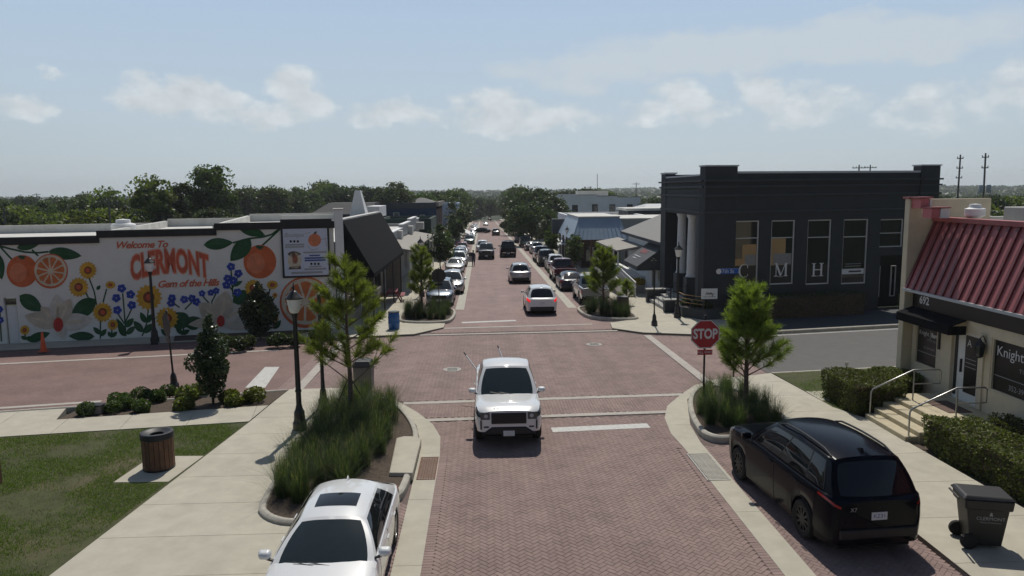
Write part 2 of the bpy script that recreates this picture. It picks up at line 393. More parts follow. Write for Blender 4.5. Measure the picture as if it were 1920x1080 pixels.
mat('mural_wall', (.80,.78,.72), .8, var=.05, scale=2.2, bump=.12, bscale=25, stain=(.70,.69,.66), stain_scale=.6, stain_amt=.35)
mat('roof_white', (.62,.61,.57), .8, var=.12, scale=1.2, stain=(.42,.40,.36), stain_scale=.7, stain_amt=.5)
mat('trim_black', (.014,.014,.016), .6)
mat('grey_dark', (.060,.066,.074), .8, var=.15, scale=1.5)
mat('cmh_wall', (.028,.032,.037), .75, var=.16, scale=1.4, bump=.15, bscale=20, stain=(.026,.030,.036), stain_scale=.8, stain_amt=.6)
mat('cmh_trim', (.042,.048,.056), .7, var=.12, scale=2)
mat('column_grey', (.66,.67,.69), .6, var=.08)
mat('cap_metal', (.46,.48,.50), .5, var=.08)
mat('frame_white', (.62,.62,.62), .5, var=.05)
mat('beige', (.66,.57,.42), .85, var=.09, scale=2, bump=.2, bscale=50, stain=(.50,.43,.32), stain_scale=1.1, stain_amt=.4)
mat('step_beige', (.52,.455,.315), .85, var=.12, scale=4, stain=(.33,.29,.22), stain_scale=2.2, stain_amt=.45)
mat('red_metal', (.34,.090,.090), .5, var=.12, scale=1.5, stain=(.36,.15,.145), stain_scale=.7, stain_amt=.35)
mat('red_rib', (.15,.035,.04), .5, var=.12)
mat('pink_tile', (.52,.14,.15), .5, var=.1)
mat('sign_black', (.010,.010,.012), .35, var=.1)
mat('print_white', (.70,.70,.70), .6, var=.02)
mat('print_grey', (.36,.36,.37), .6, var=.02)
mat('print_blue', (.05,.09,.30), .6, var=.02)
mat('board_white', (.62,.66,.76), .6, var=.04)
mat('glass_dark', (.010,.012,.014), .04, var=.1, spec=.6)
mat('glass_car', (.010,.012,.013), .03, var=.05, spec=.6)
mat('glass_tint', (.022,.032,.034), .04, var=.1, spec=.6)
mat('blind_amber', (.42,.26,.11), .6, var=.12, scale=1)
mat('steel', (.42,.42,.41), .35, metal=.9, var=.08)
mat('chrome', (.6,.6,.6), .15, metal=1.0, var=.02)
mat('tyre', (.014,.014,.014), .9, var=.2)
mat('plastic_black', (.014,.014,.015), .5, var=.1)
mat('under_black', (.006,.006,.006), .95)
mat('lens_clear', (.05,.065,.075), .08, var=.05, spec=.8)
mat('lens_red', (.30,.012,.010), .12, var=.05, spec=.7)
mat('plate', (.62,.64,.66), .5, var=.05)
mat('wood_slat', (.135,.066,.036), .7, var=.4, scale=6, bump=.3, bscale=30, objrand=.14)
mat('cone_orange', (.62,.10,.03), .6)
mat('barrel_blue', (.018,.10,.30), .45, var=.12)
mat('sign_red', (.38,.020,.030), .45, var=.05)
mat('sign_blue', (.015,.10,.40), .45, var=.05)
mat('grate_iron', (.34,.33,.30), .7, var=.25, scale=20)
mat('grate_rust', (.16,.075,.05), .85, var=.3, scale=20)
mat('picnic_red', (.24,.035,.05), .55)
mat('blue_metal', (.30,.38,.46), .45, var=.08, scale=.6)
mat('blue_wall', (.028,.055,.115), .8, var=.12, scale=.8)
mat('blue_pale', (.26,.34,.46), .75, var=.08, scale=.8)
mat('shingle_grey', (.105,.105,.105), .9, var=.2, scale=8, bump=.4, bscale=12)
mat('shingle_tan', (.33,.31,.28), .9, var=.18, scale=9, bump=.4, bscale=12)
mat('hip_grey', (.26,.255,.245), .9, var=.12, scale=5, bump=.3, bscale=12)
mat('stone_grey', (.36,.355,.34), .85, var=.12, scale=1.5)
mat('green_dark', (.018,.040,.034), .8, var=.12)
mat('wall_taupe', (.21,.185,.165), .85, var=.15, scale=2)
mat('brick_brown', (.12,.075,.06), .9, var=.2, scale=3)
mat('awning_red', (.22,.04,.05), .8, var=.1)
mat('far_white', (.86,.87,.88), .8, var=.05, scale=.6, stain=(.66,.68,.70), stain_scale=.25, stain_amt=.4)
mat('wood_pole', (.16,.14,.12), .9, var=.25, scale=3)
mat('cloth_white', (.74,.74,.74), .8, var=.04)
mat('skin', (.42,.26,.19), .6, var=.05)
mat('cloth_dark', (.03,.035,.06), .85, var=.1)
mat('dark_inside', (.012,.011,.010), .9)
def paint(name, c, metal=0.0, rough=.32): return mat(name, c, rough, metal=metal, var=.02, scale=2, coat=1.0)
paint('car_white', (.74,.75,.75)); mat('car_black', (.002,.003,.007), .20, var=.02, coat=.12, spec=.08)
mat('lens_lit', (.5,.02,.015), .2, var=.05); MT['lens_lit'].node_tree.nodes['Principled BSDF'].inputs['Emission Color'].default_value = (1,.03,.03,1); MT['lens_lit'].node_tree.nodes['Principled BSDF'].inputs['Emission Strength'].default_value = .7; paint('car_silver', (.42,.43,.44), metal=.5); paint('car_grey', (.13,.14,.15), metal=.4)
mat('car_darkblue', (.008,.014,.045), .3, var=.02, coat=.4, spec=.3); paint('car_maroon', (.10,.012,.018), metal=.2); paint('car_charcoal', (.030,.032,.035), metal=.3); paint('car_slate', (.10,.13,.17), metal=.4)
paint('car_red', (.22,.02,.02)); paint('car_teal', (.05,.10,.11), metal=.3)

# ------------------------------------------------------------------ ground, road, pavements
def ycuts(y0, y1):
    out = []; y = math.floor(y0/2)*2
    while y < y1:
        out.append(y); y += 2 if y < 70 else (12 if y < 600 else 120)
    return out
def flat_bm(poly):
    bm = bmesh.new(); f = bm.faces.new([bm.verts.new((p[0], p[1], 0)) for p in poly]); f.normal_update()
    if f.normal.z < 0: f.normal_flip()
    return bm
def conform(bm, dz):
    ys = [v.co.y for v in bm.verts]
    for y in ycuts(max(min(ys), 20), max(ys)):
        bmesh.ops.bisect_plane(bm, geom=bm.verts[:]+bm.edges[:]+bm.faces[:], plane_co=(0, y, 0), plane_no=(0, 1, 0))
    for v in bm.verts: v.co.z = gz(v.co.y)+dz
def sheet(name, poly, dz, m, parent=None, thick=0.0, round_=0.0):
    bm = flat_bm(poly); conform(bm, dz)
    if thick:
        r = bmesh.ops.extrude_face_region(bm, geom=bm.faces[:])
        for g_ in r['geom']:
            if isinstance(g_, bmesh.types.BMVert): g_.co.z -= thick
        bmesh.ops.recalc_face_normals(bm, faces=bm.faces)
    me = bpy.data.meshes.new(name); bm.to_mesh(me); bm.free(); me.materials.append(m)
    return link(name, me, parent)
def rect(x0, x1, y0, y1): return [(x0,y0),(x1,y0),(x1,y1),(x0,y1)]
def struct(o, label, cat): return tag(o, label, cat, kind='structure')
def strip_poly(a, b, w):
    a, b = Vector((a[0],a[1])), Vector((b[0],b[1])); d = (b-a).normalized(); n = Vector((-d.y, d.x))*w/2
    return [tuple(a-n), tuple(b-n), tuple(b+n), tuple(a+n)]
SK = R(10.6); E = Vector((math.cos(SK), math.sin(SK))); EN = Vector((-E.y, E.x))     # cross street direction

# terrain to the horizon
xs = [-2600,-1400,-700,-350,-160,-80,-40,-20,0,20,40,80,160,350,700,1400,2600]
ys = [-60,-20,0,10,22,26,30,36,44,56,70,100,150,220,320,420,520,620,740,900,1100,1400,1800,2300,2900,3600]
mb = MB(); b = 0
for y in ys:
    for x in xs:
        z = gz(y)-.09
        if y > 380: z += min((y-380)/900, 1)*(4*math.sin(x*.0021+.6) + 2.5*math.sin(x*.0057+y*.002))
        mb.v.append((x, y, z))
nx = len(xs)
for i in range(len(ys)-1):
    for j in range(nx-1): mb.f.append((i*nx+j, i*nx+j+1, (i+1)*nx+j+1, (i+1)*nx+j)); mb.m.append(0)
struct(mb.build('ground', MT['terrain'], smooth=True), 'green ground stretching out to low hills on the horizon', 'ground')

# brick road, one structure with its pavers as pieces
road = sheet('brick_road', [(-4.7,-12),(8.7,-12),(8.7,27),(-4.7,27)], -.014, MT['sand_joint'])
struct(road, 'red brick street running straight away between rows of shops', 'road')
struct(sheet('brick_intersection', [(-7.6,24.0),(-4.7,26.6),(-1,27),(9,27),(11.4,27.6),(11.4,36.6),(8.9,41),(-4.7,41),(-7.6,36.6)], -.016, MT['sand_joint']), 'red brick paved crossing where two streets meet', 'road')
struct(sheet('brick_road', rect(-4.7, 8.8, 38.6, 560), -.002, MT['paver_far']), 'red brick street going on downhill past the parked cars', 'road')
pL0 = Vector((-7.0, 26.0)); 
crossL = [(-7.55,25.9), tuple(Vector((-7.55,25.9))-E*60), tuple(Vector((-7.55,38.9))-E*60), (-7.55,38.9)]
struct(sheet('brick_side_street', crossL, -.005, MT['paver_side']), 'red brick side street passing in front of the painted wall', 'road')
crossR = [(10.9,27.3),(16,28.0),(70,38.1),(70,46.5),(14.9,36.2),(10.9,35.4)]
struct(sheet('asphalt_side_street', crossR, -.004, MT['asphalt']), 'grey asphalt side street beside the dark columned building', 'road')

def brick_mesh(name, l, w, h=.016, c=.006):
    a, b_ = l/2-.0022, w/2-.0022; m = MB()
    m.add([(-a,-b_,-h),(a,-b_,-h),(a,b_,-h),(-a,b_,-h),(-a+c,-b_+c,0),(a-c,-b_+c,0),(a-c,b_-c,0),(-a+c,b_-c,0),(-a,-b_,-c*.7),(a,-b_,-c*.7),(a,b_,-c*.7),(-a,b_,-c*.7)],
          [(4,5,6,7),(8,9,5,4),(9,10,6,5),(10,11,7,6),(11,8,4,7),(0,1,9,8),(1,2,10,9),(2,3,11,10),(3,0,8,11)])
    return m
def inside(p, poly):
    c = False; n = len(poly)
    for i in range(n):
        a, b_ = poly[i], poly[(i+1)%n]
        if (a[1] > p[1]) != (b_[1] > p[1]) and p[0] < (b_[0]-a[0])*(p[1]-a[1])/(b_[1]-a[1])+a[0]: c = not c
    return c
BL, BW = .21, .105
def herring(poly, rot=R(45)):
    out = []; xs_ = [p[0] for p in poly]; ys_ = [p[1] for p in poly]; cx, cy = sum(xs_)/len(xs_), sum(ys_)/len(ys_)
    rad = max(math.hypot(p[0]-cx, p[1]-cy) for p in poly); n = int(rad/BW)+3; ca, sa = math.cos(rot), math.sin(rot)
    cx, cy = round(cx/.42)*.42, round(cy/.42)*.42
    for i in range(-n, n):
        for j in range(-n, n):
            m = (i-j) % 4
            if m == 0: lx, ly, a = (i+1)*BW, (j+.5)*BW, rot
            elif m == 3: lx, ly, a = (i+.5)*BW, (j+1)*BW, rot+PI/2
            else: continue
            x, y = cx+lx*ca-ly*sa, cy+lx*sa+ly*ca
            if inside((x, y), poly): out.append((x, y, a))
    return out
def running(poly, along_y=True, off=True):
    out = []; xs_ = [p[0] for p in poly]; ys_ = [p[1] for p in poly]; x0, x1, y0, y1 = min(xs_), max(xs_), min(ys_), max(ys_)
    nx_ = int((x1-x0)/BW)+1; ny_ = int((y1-y0)/BL)+2
    for i in range(nx_):
        for j in range(-1, ny_):
            x, y = x0+(i+.5)*BW, y0+(j+.5+(.5 if off and i % 2 else 0))*BL
            if inside((x, y), poly): out.append((x, y, PI/2))
    return out
NEAR = [(-1.06,7.5),(5.21,7.5),(5.21,19.35),(5.75,19.4),(5.9,22.4),(-2.1,22.2),(-1.6,19.4),(-1.06,19.35)]
lay = herring(NEAR)
for k in range(int((19.4-7.5)/BW)):                      # header course along both edges
    y = 7.5+(k+.5)*BW; lay.append((-1.155, y, 0)); lay.append((5.305, y, 0))
lay += running([(-2.3,22.6),(6.3,22.9),(6.9,24.7),(-3.1,24.3)])
lay += herring(rect(5.9, 8.55, 8.0, 19.5)) + herring(rect(-3.72,-1.8,7.5,16.2))
inter = herring([(-3.2,24.6),(7.3,25.0),(7.97,25.9),(7.95,36.6),(6.8,37.6),(-3.3,37.3),(-6.6,36.6),(-6.6,26.6),(-4.3,26.4)])
inter += running([(8.3,26.6),(10.85,27.4),(10.85,35.6),(8.3,36.4)]) + running([(-7.55,26.5),(-6.95,26.5),(-6.95,36.5),(-7.55,36.3)]) + running([(-3.0,38.2),(6.3,38.5),(5.7,40.2),(-1.6,39.9)])
lay.sort(key=lambda q: abs(q[0]-2.0)*.35 + abs(q[1]-13.4))
bmesh_one = brick_mesh('paver', BL, BW).mesh('paver', MT['paver'])
def brick_lot(lst, name, parent):
    src = brick_mesh('', BL, BW); m = MB(); r_ = random.Random(3)
    for (x, y, a) in lst:
        ca, sa = math.cos(a), math.sin(a); z = gz(y)+r_.uniform(-.0022, .0012); tx, ty = r_.gauss(0, .0035), r_.gauss(0, .0035)
        b_ = len(m.v)
        for v in src.v: m.v.append((x+v[0]*ca-v[1]*sa, y+v[0]*sa+v[1]*ca, z+v[2]+v[0]*tx+v[1]*ty))
        m.f += [tuple(i+b_ for i in f) for f in src.f[:5]]
    me = bpy.data.meshes.new(name); me.from_pydata(m.v, [], m.f); me.materials.append(MT['paver'])
    return tag(link(name, me, parent), kind='stuff')
cnt = 0; rest = []
for q in lay:
    if cnt < 300 and q[1] > 11.9 and -1.3 < q[0] < 5.5:
        o = bpy.data.objects.new('paver', bmesh_one); COL.objects.link(o); o.parent = road
        o.location = (q[0], q[1], gz(q[1])+rnd.uniform(-.0022,.0012)); o.rotation_euler = (rnd.gauss(0,.0035), rnd.gauss(0,.0035), q[2]); cnt += 1
    else: rest.append(q)
brick_lot(rest, 'pavers', road)
brick_lot(inter, 'pavers', bpy.data.objects['brick_intersection'])

# concrete bands and painted bars across the bricks
def band(name, a, b, w, m, label, cat, h=.008, pieces=0):
    o = sheet(name, strip_poly(a, b, w), h, MT[m], thick=.02); struct(o, label, cat); return o
def g2(u, v): p = G(u, v); return (p.x, p.y)
band('crosswalk_band', (-2.75,24.38), (6.85,24.80), .30, 'band_concrete', 'pale concrete band edging the near crosswalk, towards the middle of the crossing', 'road marking')
band('crosswalk_band', (-1.95,22.40), (5.75,22.76), .28, 'band_concrete', 'pale concrete band edging the near crosswalk, next to the stop bar', 'road marking')
band('crosswalk_band', g2(788,628.5), g2(1158,620), .30, 'band_concrete', 'pale concrete band edging the far crosswalk, towards the middle of the crossing', 'road marking')
band('crosswalk_band', g2(828,616), g2(1110,608), .30, 'band_concrete', 'pale concrete band edging the far crosswalk, beside the parked car end', 'road marking')
band('crosswalk_band', (-6.78,26.3), (-6.95,36.6), .36, 'band_concrete', 'pale concrete band across the mouth of the brick side street', 'road marking')
band('crosswalk_band', (8.15,26.4), (8.12,36.5), .36, 'band_concrete', 'pale concrete band across the mouth of the asphalt side street', 'road marking')
band('stop_bar', (1.93,21.2), (4.85,21.42), .42, 'road_paint', 'white painted stop bar on the bricks ahead of the near crosswalk', 'road marking', h=.005)
band('stop_bar', g2(866,605), g2(967,601), .45, 'road_paint', 'worn stop bar on the bricks beyond the far crosswalk', 'road marking', h=.005)
struct(sheet('stop_bar', [g2(460,727), g2(497,727), g2(524,688), g2(497,688)], .004, MT['road_paint'], thick=.01), 'white painted stop bar on the brick side street', 'road marking')
wA, wB = Vector((-23.66,36.74)), Vector((-9.87,39.4))       # base line of the painted wall
WE = (wB-wA).normalized(); WN = Vector((WE.y, -WE.x))       # along the wall; out of the wall towards the camera
def W2(a, out): p = wA + WE*a + WN*out; return (p.x, p.y)
band('edge_band', W2(-30,4.75), W2(13.4,5.1), .28, 'band_concrete', 'pale concrete edge band on the side street below the painted wall', 'road marking', h=.006)
band('edge_band', (-45,18.9), (-13.2,25.45), .26, 'band_concrete', 'pale concrete edge band on the side street near the round shrubs', 'road marking', h=.006)
band('edge_line', (11.3,35.2), (60,44.4), .12, 'road_paint', 'thin white edge line along the asphalt street', 'road marking', h=.006)

# pavements: a base and single concrete slabs cut by joints
def slabs(name, poly, cuts, dz, label, thick=.3, m='concrete', cat='pavement', gap=.012):
    """cuts: list of (point, normal) lines that split the slab into pieces"""
    base = sheet(name, poly, dz-.02, MT['concrete_joint'], thick=thick); struct(base, label, cat)
    pieces = [flat_bm(poly)]
    for co, no in cuts:
        nxt = []
        for bm in pieces:
            for sgn in (1, -1):
                c = bm.copy()
                bmesh.ops.bisect_plane(c, geom=c.verts[:]+c.edges[:]+c.faces[:], plane_co=(co[0]+no[0]*sgn*gap/2, co[1]+no[1]*sgn*gap/2, 0), plane_no=(no[0]*sgn, no[1]*sgn, 0), clear_inner=True)
                if len(c.faces) and sum(f.calc_area() for f in c.faces) > .02: nxt.append(c)
                else: c.free()
            bm.free()
        pieces = nxt
    for bm in pieces:
        conform(bm, dz)
        r = bmesh.ops.extrude_face_region(bm, geom=bm.faces[:])
        for g_ in r['geom']:
            if isinstance(g_, bmesh.types.BMVert): g_.co.z -= .035
        bmesh.ops.recalc_face_normals(bm, faces=bm.faces)
        me = bpy.data.meshes.new('slab'); bm.to_mesh(me); bm.free(); me.materials.append(MT[m]); link('slab', me, base)
    return base
KH = .09
ycut = lambda y0, y1, st: [((0, y0+i*st), (0, 1)) for i in range(int((y1-y0)/st)+1)]
slabs('sidewalk', [(-8.6,7),(-3.72,7),(-3.72,15.2),(-4.62,15.3),(-4.62,26.35),(-7.0,26.3),(-7.12,24.2),(-7.2,22.41)], ycut(8.2,26,1.62), KH, 'wide pale concrete sidewalk between the lawn and the tall grass bed')
ln = Vector((-13.5,0)); xc = [((-7.3-i*1.9, 23), tuple(E)) for i in range(19)]
slabs('sidewalk', [(-45,17.0),(-7.25,22.40),(-7.16,24.17),(-13.35,23.02),(-13.75,24.3),(-45,18.4)], xc, KH, 'concrete sidewalk passing the lawn and the round shrubs')
slabs('sidewalk', [(8.62,7),(11.75,7),(11.45,21.4),(11.0,22.6),(10.85,27.35),(8.2,26.4),(8.62,20)], ycut(8.9,27,1.9), KH, 'concrete sidewalk between the black car and the clipped hedges')
slabs('sidewalk', [W2(-40,0.02),W2(-40,1.75),W2(13.2,1.9),(-7.6,36.9),(-3.6,37.6),(-2.2,39.6),(-2.2,41),(-4.6,41.4),(-4.6,60),(-7.45,60),(-7.45,39.9),W2(14,0.02)],
      ycut(41.5,60,1.8)+[(W2(k*1.8-26,0), tuple(WE)) for k in range(23)], KH*.9, 'concrete sidewalk along the foot of the painted wall')
slabs('sidewalk', [(8.0,36.9),(11.6,35.75),(14.9,36.3),(13.0,41.2),(12.6,41.5),(12.6,70),(8.8,70),(8.8,41.6),(6.9,40.2),(6.7,38.4)], ycut(38.5,70,1.8)+[((10.7,38),(1,0))], KH*.9, 'concrete sidewalk in front of the columned building steps')
struct(sheet('sidewalk', rect(-7.45,-4.6,60.01,430), KH*.9, MT['concrete'], thick=.3), 'concrete sidewalk running on past the awnings of the shops', 'pavement')
struct(sheet('sidewalk', rect(8.8,12.6,70.01,430), KH*.9, MT['concrete'], thick=.3), 'concrete sidewalk running on past the outdoor tables', 'pavement')

# gutters
def gutter(poly, label, n): 
    xs_ = [p[0] for p in poly]
    return slabs('gutter', poly, ycut(n[0], n[1], 3.05), .010, label, thick=.04, m='concrete', cat='gutter', gap=.010)
gutter([(-1.80,7),(-1.25,7),(-1.25,19.3),(-1.32,20.8),(-1.62,22.0),(-2.2,23.3),(-3.0,24.7),(-4.1,26.0),(-4.7,26.45),(-4.7,25.9),(-3.85,25.2),(-2.8,23.9),(-2.1,21.9),(-1.80,20)], 'concrete gutter strip beside the white parked sedan', (10.3,24))
gutter([(5.4,7),(5.95,7),(5.95,19.8),(6.1,21.4),(6.75,24.1),(7.5,25.5),(8.6,25.9),(8.3,26.5),(7.6,26.1),(6.7,24.75),(5.9,23.4),(5.5,22.1),(5.32,20.6),(5.38,19.3)], 'concrete gutter strip beside the black parked car', (9.2,25))
struct(sheet('gutter', rect(-1.85,-1.3,47,420), .006, MT['concrete_kerb'], thick=.02), 'concrete gutter strip along the row of parked silver and white cars', 'gutter')
struct(sheet('gutter', rect(5.35,5.9,47,420), .006, MT['concrete_kerb'], thick=.02), 'concrete gutter strip along the row of parked dark trucks', 'gutter')

# kerbed planting beds
def kerb_ring(poly, w, top, m, parent, name='kerb'):
    """rounded concrete kerb following a closed outline"""
    P = [Vector((p[0], p[1])) for p in poly]
    Q = []                                                   # smooth the outline (Chaikin)
    for _ in range(2):
        Q = []
        for i in range(len(P)):
            a, b_ = P[i], P[(i+1)%len(P)]; Q += [a*.75+b_*.25, a*.25+b_*.75]
        P = Q
    n = len(P); area = sum(P[i].x*P[(i+1)%n].y-P[(i+1)%n].x*P[i].y for i in range(n))
    if area < 0: P.reverse()
    prof = [(0, -.3), (.005, top-.05), (.045, top-.008), (.07, top), (w-.05, top), (w-.02, top-.012), (w, top-.06), (w, -.1)]
    mb = MB(); k = len(prof)
    for i in range(n):
        d = (P[(i+1)%n]-P[i-1]).normalized(); inn = Vector((-d.y, d.x))
        for o_, z in prof:
            q = P[i]+inn*o_; mb.v.append((q.x, q.y, gz(q.y)+z))
    for i in range(n):
        for j in range(k-1):
            mb.f.append((i*k+j, ((i+1)%n)*k+j, ((i+1)%n)*k+j+1, i*k+j+1)); mb.m.append(0)
    ko = mb.build(name, MT[m], parent, smooth=35)
    return P
def bed(poly, label, top=.20, w=.17):
    cx, cy = sum(p[0] for p in poly)/len(poly), sum(p[1] for p in poly)/len(poly)
    t = thing('planting_bed', (cx, cy, gz(cy)), label, 'planting bed')
    P = kerb_ring(poly, w, top, 'concrete_kerb', t)
    n = len(P); inn = []
    for i in range(n):
        d = (P[(i+1)%n]-P[i-1]).normalized(); q = P[i]+Vector((-d.y, d.x))*(w*.8); inn.append((q.x, q.y))
    sheet('mulch', inn, top-.07, MT['mulch'], t)
    return inn
BED1 = bed([(-5.15,16.0),(-4.75,15.3),(-4.1,14.95),(-3.0,15.2),(-1.98,16.1),(-1.84,17.2),(-1.84,20.2),(-2.15,21.9),(-2.85,23.85),(-3.85,25.1),(-4.75,25.45),(-5.2,24.3),(-5.2,22.5),(-5.15,19.5)], 'kerbed bed of tall dark grass and a young pine behind the white sedan')
BEDR = bed([(6.02,19.75),(7.2,19.72),(8.75,19.72),(9.1,21.2),(9.05,23.8),(8.4,25.4),(7.5,25.4),(6.8,24.2),(6.2,22.0)], 'kerbed bed of tall grass and a young pine in front of the black car')
BED2 = bed([(-4.75,41.2),(-2.1,40.9),(-1.7,42.8),(-1.75,46.6),(-3.4,46.9),(-5.0,46.6),(-5.1,43.6)], 'kerbed bed of grass beside the blue barrel across the crossing')
BEDR2 = bed([(6.0,42.0),(7.2,41.1),(8.65,41.0),(8.8,42.4),(8.8,46.4),(7.2,46.8),(5.75,46.5),(5.7,44.0)], 'kerbed bed of grass across the crossing below the columned building')
struct(sheet('shrub_bed', [(-13.35,23.1),(-7.18,24.25),(-7.05,26.15),(-13.3,24.62)], KH-.02, MT['mulch'], thick=.2), 'mulched bed holding round shrubs and a columnar holly', 'planting bed')
struct(sheet('shrub_bed', [W2(8.0,.2),W2(8.2,1.6),W2(13.6,1.7),W2(15.2,.2)], KH+.03, MT['mulch'], thick=.2), 'mulched bed at the foot of the painted wall', 'planting bed')
def kerb_line(pts, w, top, label):
    P = [Vector((p[0], p[1])) for p in pts]; mb = MB()
    prof = [(0,-.2),(0,top-.03),(.03,top),(w-.03,top),(w,top-.03),(w,-.2)]; k = len(prof); Q = []
    for i in range(len(P)-1):
        n = max(1, int((P[i+1]-P[i]).length/1.5)); Q += [P[i].lerp(P[i+1], j/n) for j in range(n)]
    Q.append(P[-1])
    for i, p in enumerate(Q):
        d = (Q[min(i+1,len(Q)-1)]-Q[max(i-1,0)]).normalized(); n = Vector((-d.y, d.x))
        for o_, z in prof: q = p+n*o_; mb.v.append((q.x, q.y, gz(q.y)+z))
    for i in range(len(Q)-1):
        for j in range(k-1): mb.f.append((i*k+j, (i+1)*k+j, (i+1)*k+j+1, i*k+j+1)); mb.m.append(0)
    struct(mb.build('kerb', MT['concrete_kerb'], smooth=35), label, 'kerb')
kerb_line([(11.3,35.72),(14.9,36.35),(60,45.2)], .22, .14, 'concrete kerb on the shaded side of the asphalt street')
kerb_line([(-45,17.85),(-13.6,24.42),(-7.05,26.15)], .14, .11, 'concrete kerb between the brick side street and the round shrubs')
kerb_line([(10.95,27.42),(16,28.05),(60,36.6)], .16, .07, 'low concrete edging between the asphalt street and the small lawn')
struct(sheet('verge', [(13.2,41.0),(14.9,36.55),(70,46.9),(70,54)], KH, MT['cmh_trim'], thick=.2), 'shaded strip of ground at the foot of the dark building', 'ground')  # building's shadow on the ground put into this dark colour

# lawns
struct(sheet('lawn', [(-45,7),(-8.6,7),(-7.22,22.35),(-45,17.0)], .075, MT['lawn'], thick=.2), 'patchy lawn beside the wide concrete sidewalk', 'lawn')
struct(sheet('lawn', [(11.02,22.3),(14.2,21.9),(17,23.4),(60,30),(60,36.5),(16,27.98),(10.95,27.35)], .075, MT['lawn'], thick=.2), 'small dry lawn between the hedges and the asphalt street', 'lawn')
struct(sheet('bin_pad', [(-9.05,17.7),(-7.72,17.66),(-7.52,19.42),(-8.9,19.5)], .088, MT['concrete'], thick=.1), 'square concrete pad under the slatted bin', 'pavement')
struct(sheet('ramp_pad', [(11.02,23.4),(12.2,23.5),(12.1,24.6),(11.0,24.6)], .082, MT['concrete'], thick=.1), 'short concrete stub path beside the tall hedge', 'pavement')

# drain grates and manhole covers
def grate(c, sx_, sy_, m, label, nx_, ny_, fr=.04, rz=0.0):
    z = gz(c[1])+.018; t = thing('drain_grate', (c[0], c[1], z), label, 'drain grate', rz=rz)
    f = MB(); h = .03
    for a in (-1, 1):
        f.box(a*sx_/2-(fr if a > 0 else 0), a*sx_/2+(0 if a > 0 else fr), -sy_/2, sy_/2, -h, .004)
        f.box(-sx_/2+fr, sx_/2-fr, a*sy_/2-(fr if a > 0 else 0), a*sy_/2+(0 if a > 0 else fr), -h, .003)
    f.build('frame', MT[m], t, world=False)
    MB().box(-sx_/2, sx_/2, -sy_/2, sy_/2, -.034, -.028).build('pit', MT['under_black'], t, world=False)
    ix, iy = sx_-2*fr, sy_-2*fr
    if nx_:
        for i in range(1, nx_):
            x = -ix/2+ix*i/nx_; MB().box(x-.010, x+.010, -iy/2, iy/2, -.026, .001).build('bar', MT[m], t, world=False)
    bm_ = MB().box(-ix/2, ix/2, -.017, .017, -.026, -.001).mesh('bar', MT[m])
    for j in range(1, ny_):
        o = bpy.data.objects.new('bar', bm_); COL.objects.link(o); o.parent = t; o.location = (0, -iy/2+iy*j/ny_, 0)
    return t
grate((-1.50,18.35), .46, 1.55, 'grate_rust', 'rusty brown iron drain grate set in the gutter', 6, 20)
grate((5.60,18.0), .58, 1.85, 'grate_iron', 'grey slotted steel drain grate beside the black car', 2, 22)
inl = thing('drain_inlet', (-2.12,18.8,0), 'pale concrete inlet slab set into the kerb beside the rusty grate', 'drain inlet')
MB().prism([(-2.5,20.15),(-2.38,17.55),(-1.80,17.5),(-1.80,20.05),(-1.95,20.25),(-2.3,20.3)], .02, .225).build('slab', MT['concrete'], inl, bevel=.03, seg=2)
for (u, v, lb) in ((848,693,'round iron manhole cover with a pale ring near the white pickup'), (1114,646,'round iron manhole cover with a pale ring towards the far crosswalk')):
    c = G(u, v); t = thing('manhole_cover', (c.x, c.y, c.z+.004), lb, 'manhole cover')
    MB().lathe([(.30,0),(.30,.012),(.37,.012),(.37,0)], 28, ring=True).build('collar', MT['band_concrete'], t, world=False)
    mb = MB().lathe([(.298,0),(.298,.008),(.0,.009)], 28)
    for i in range(-4, 5): mb.box(-.2, .2, i*.055-.01, i*.055+.01, .009, .014)
    mb.build('lid', MT['grate_iron'], t, world=False)

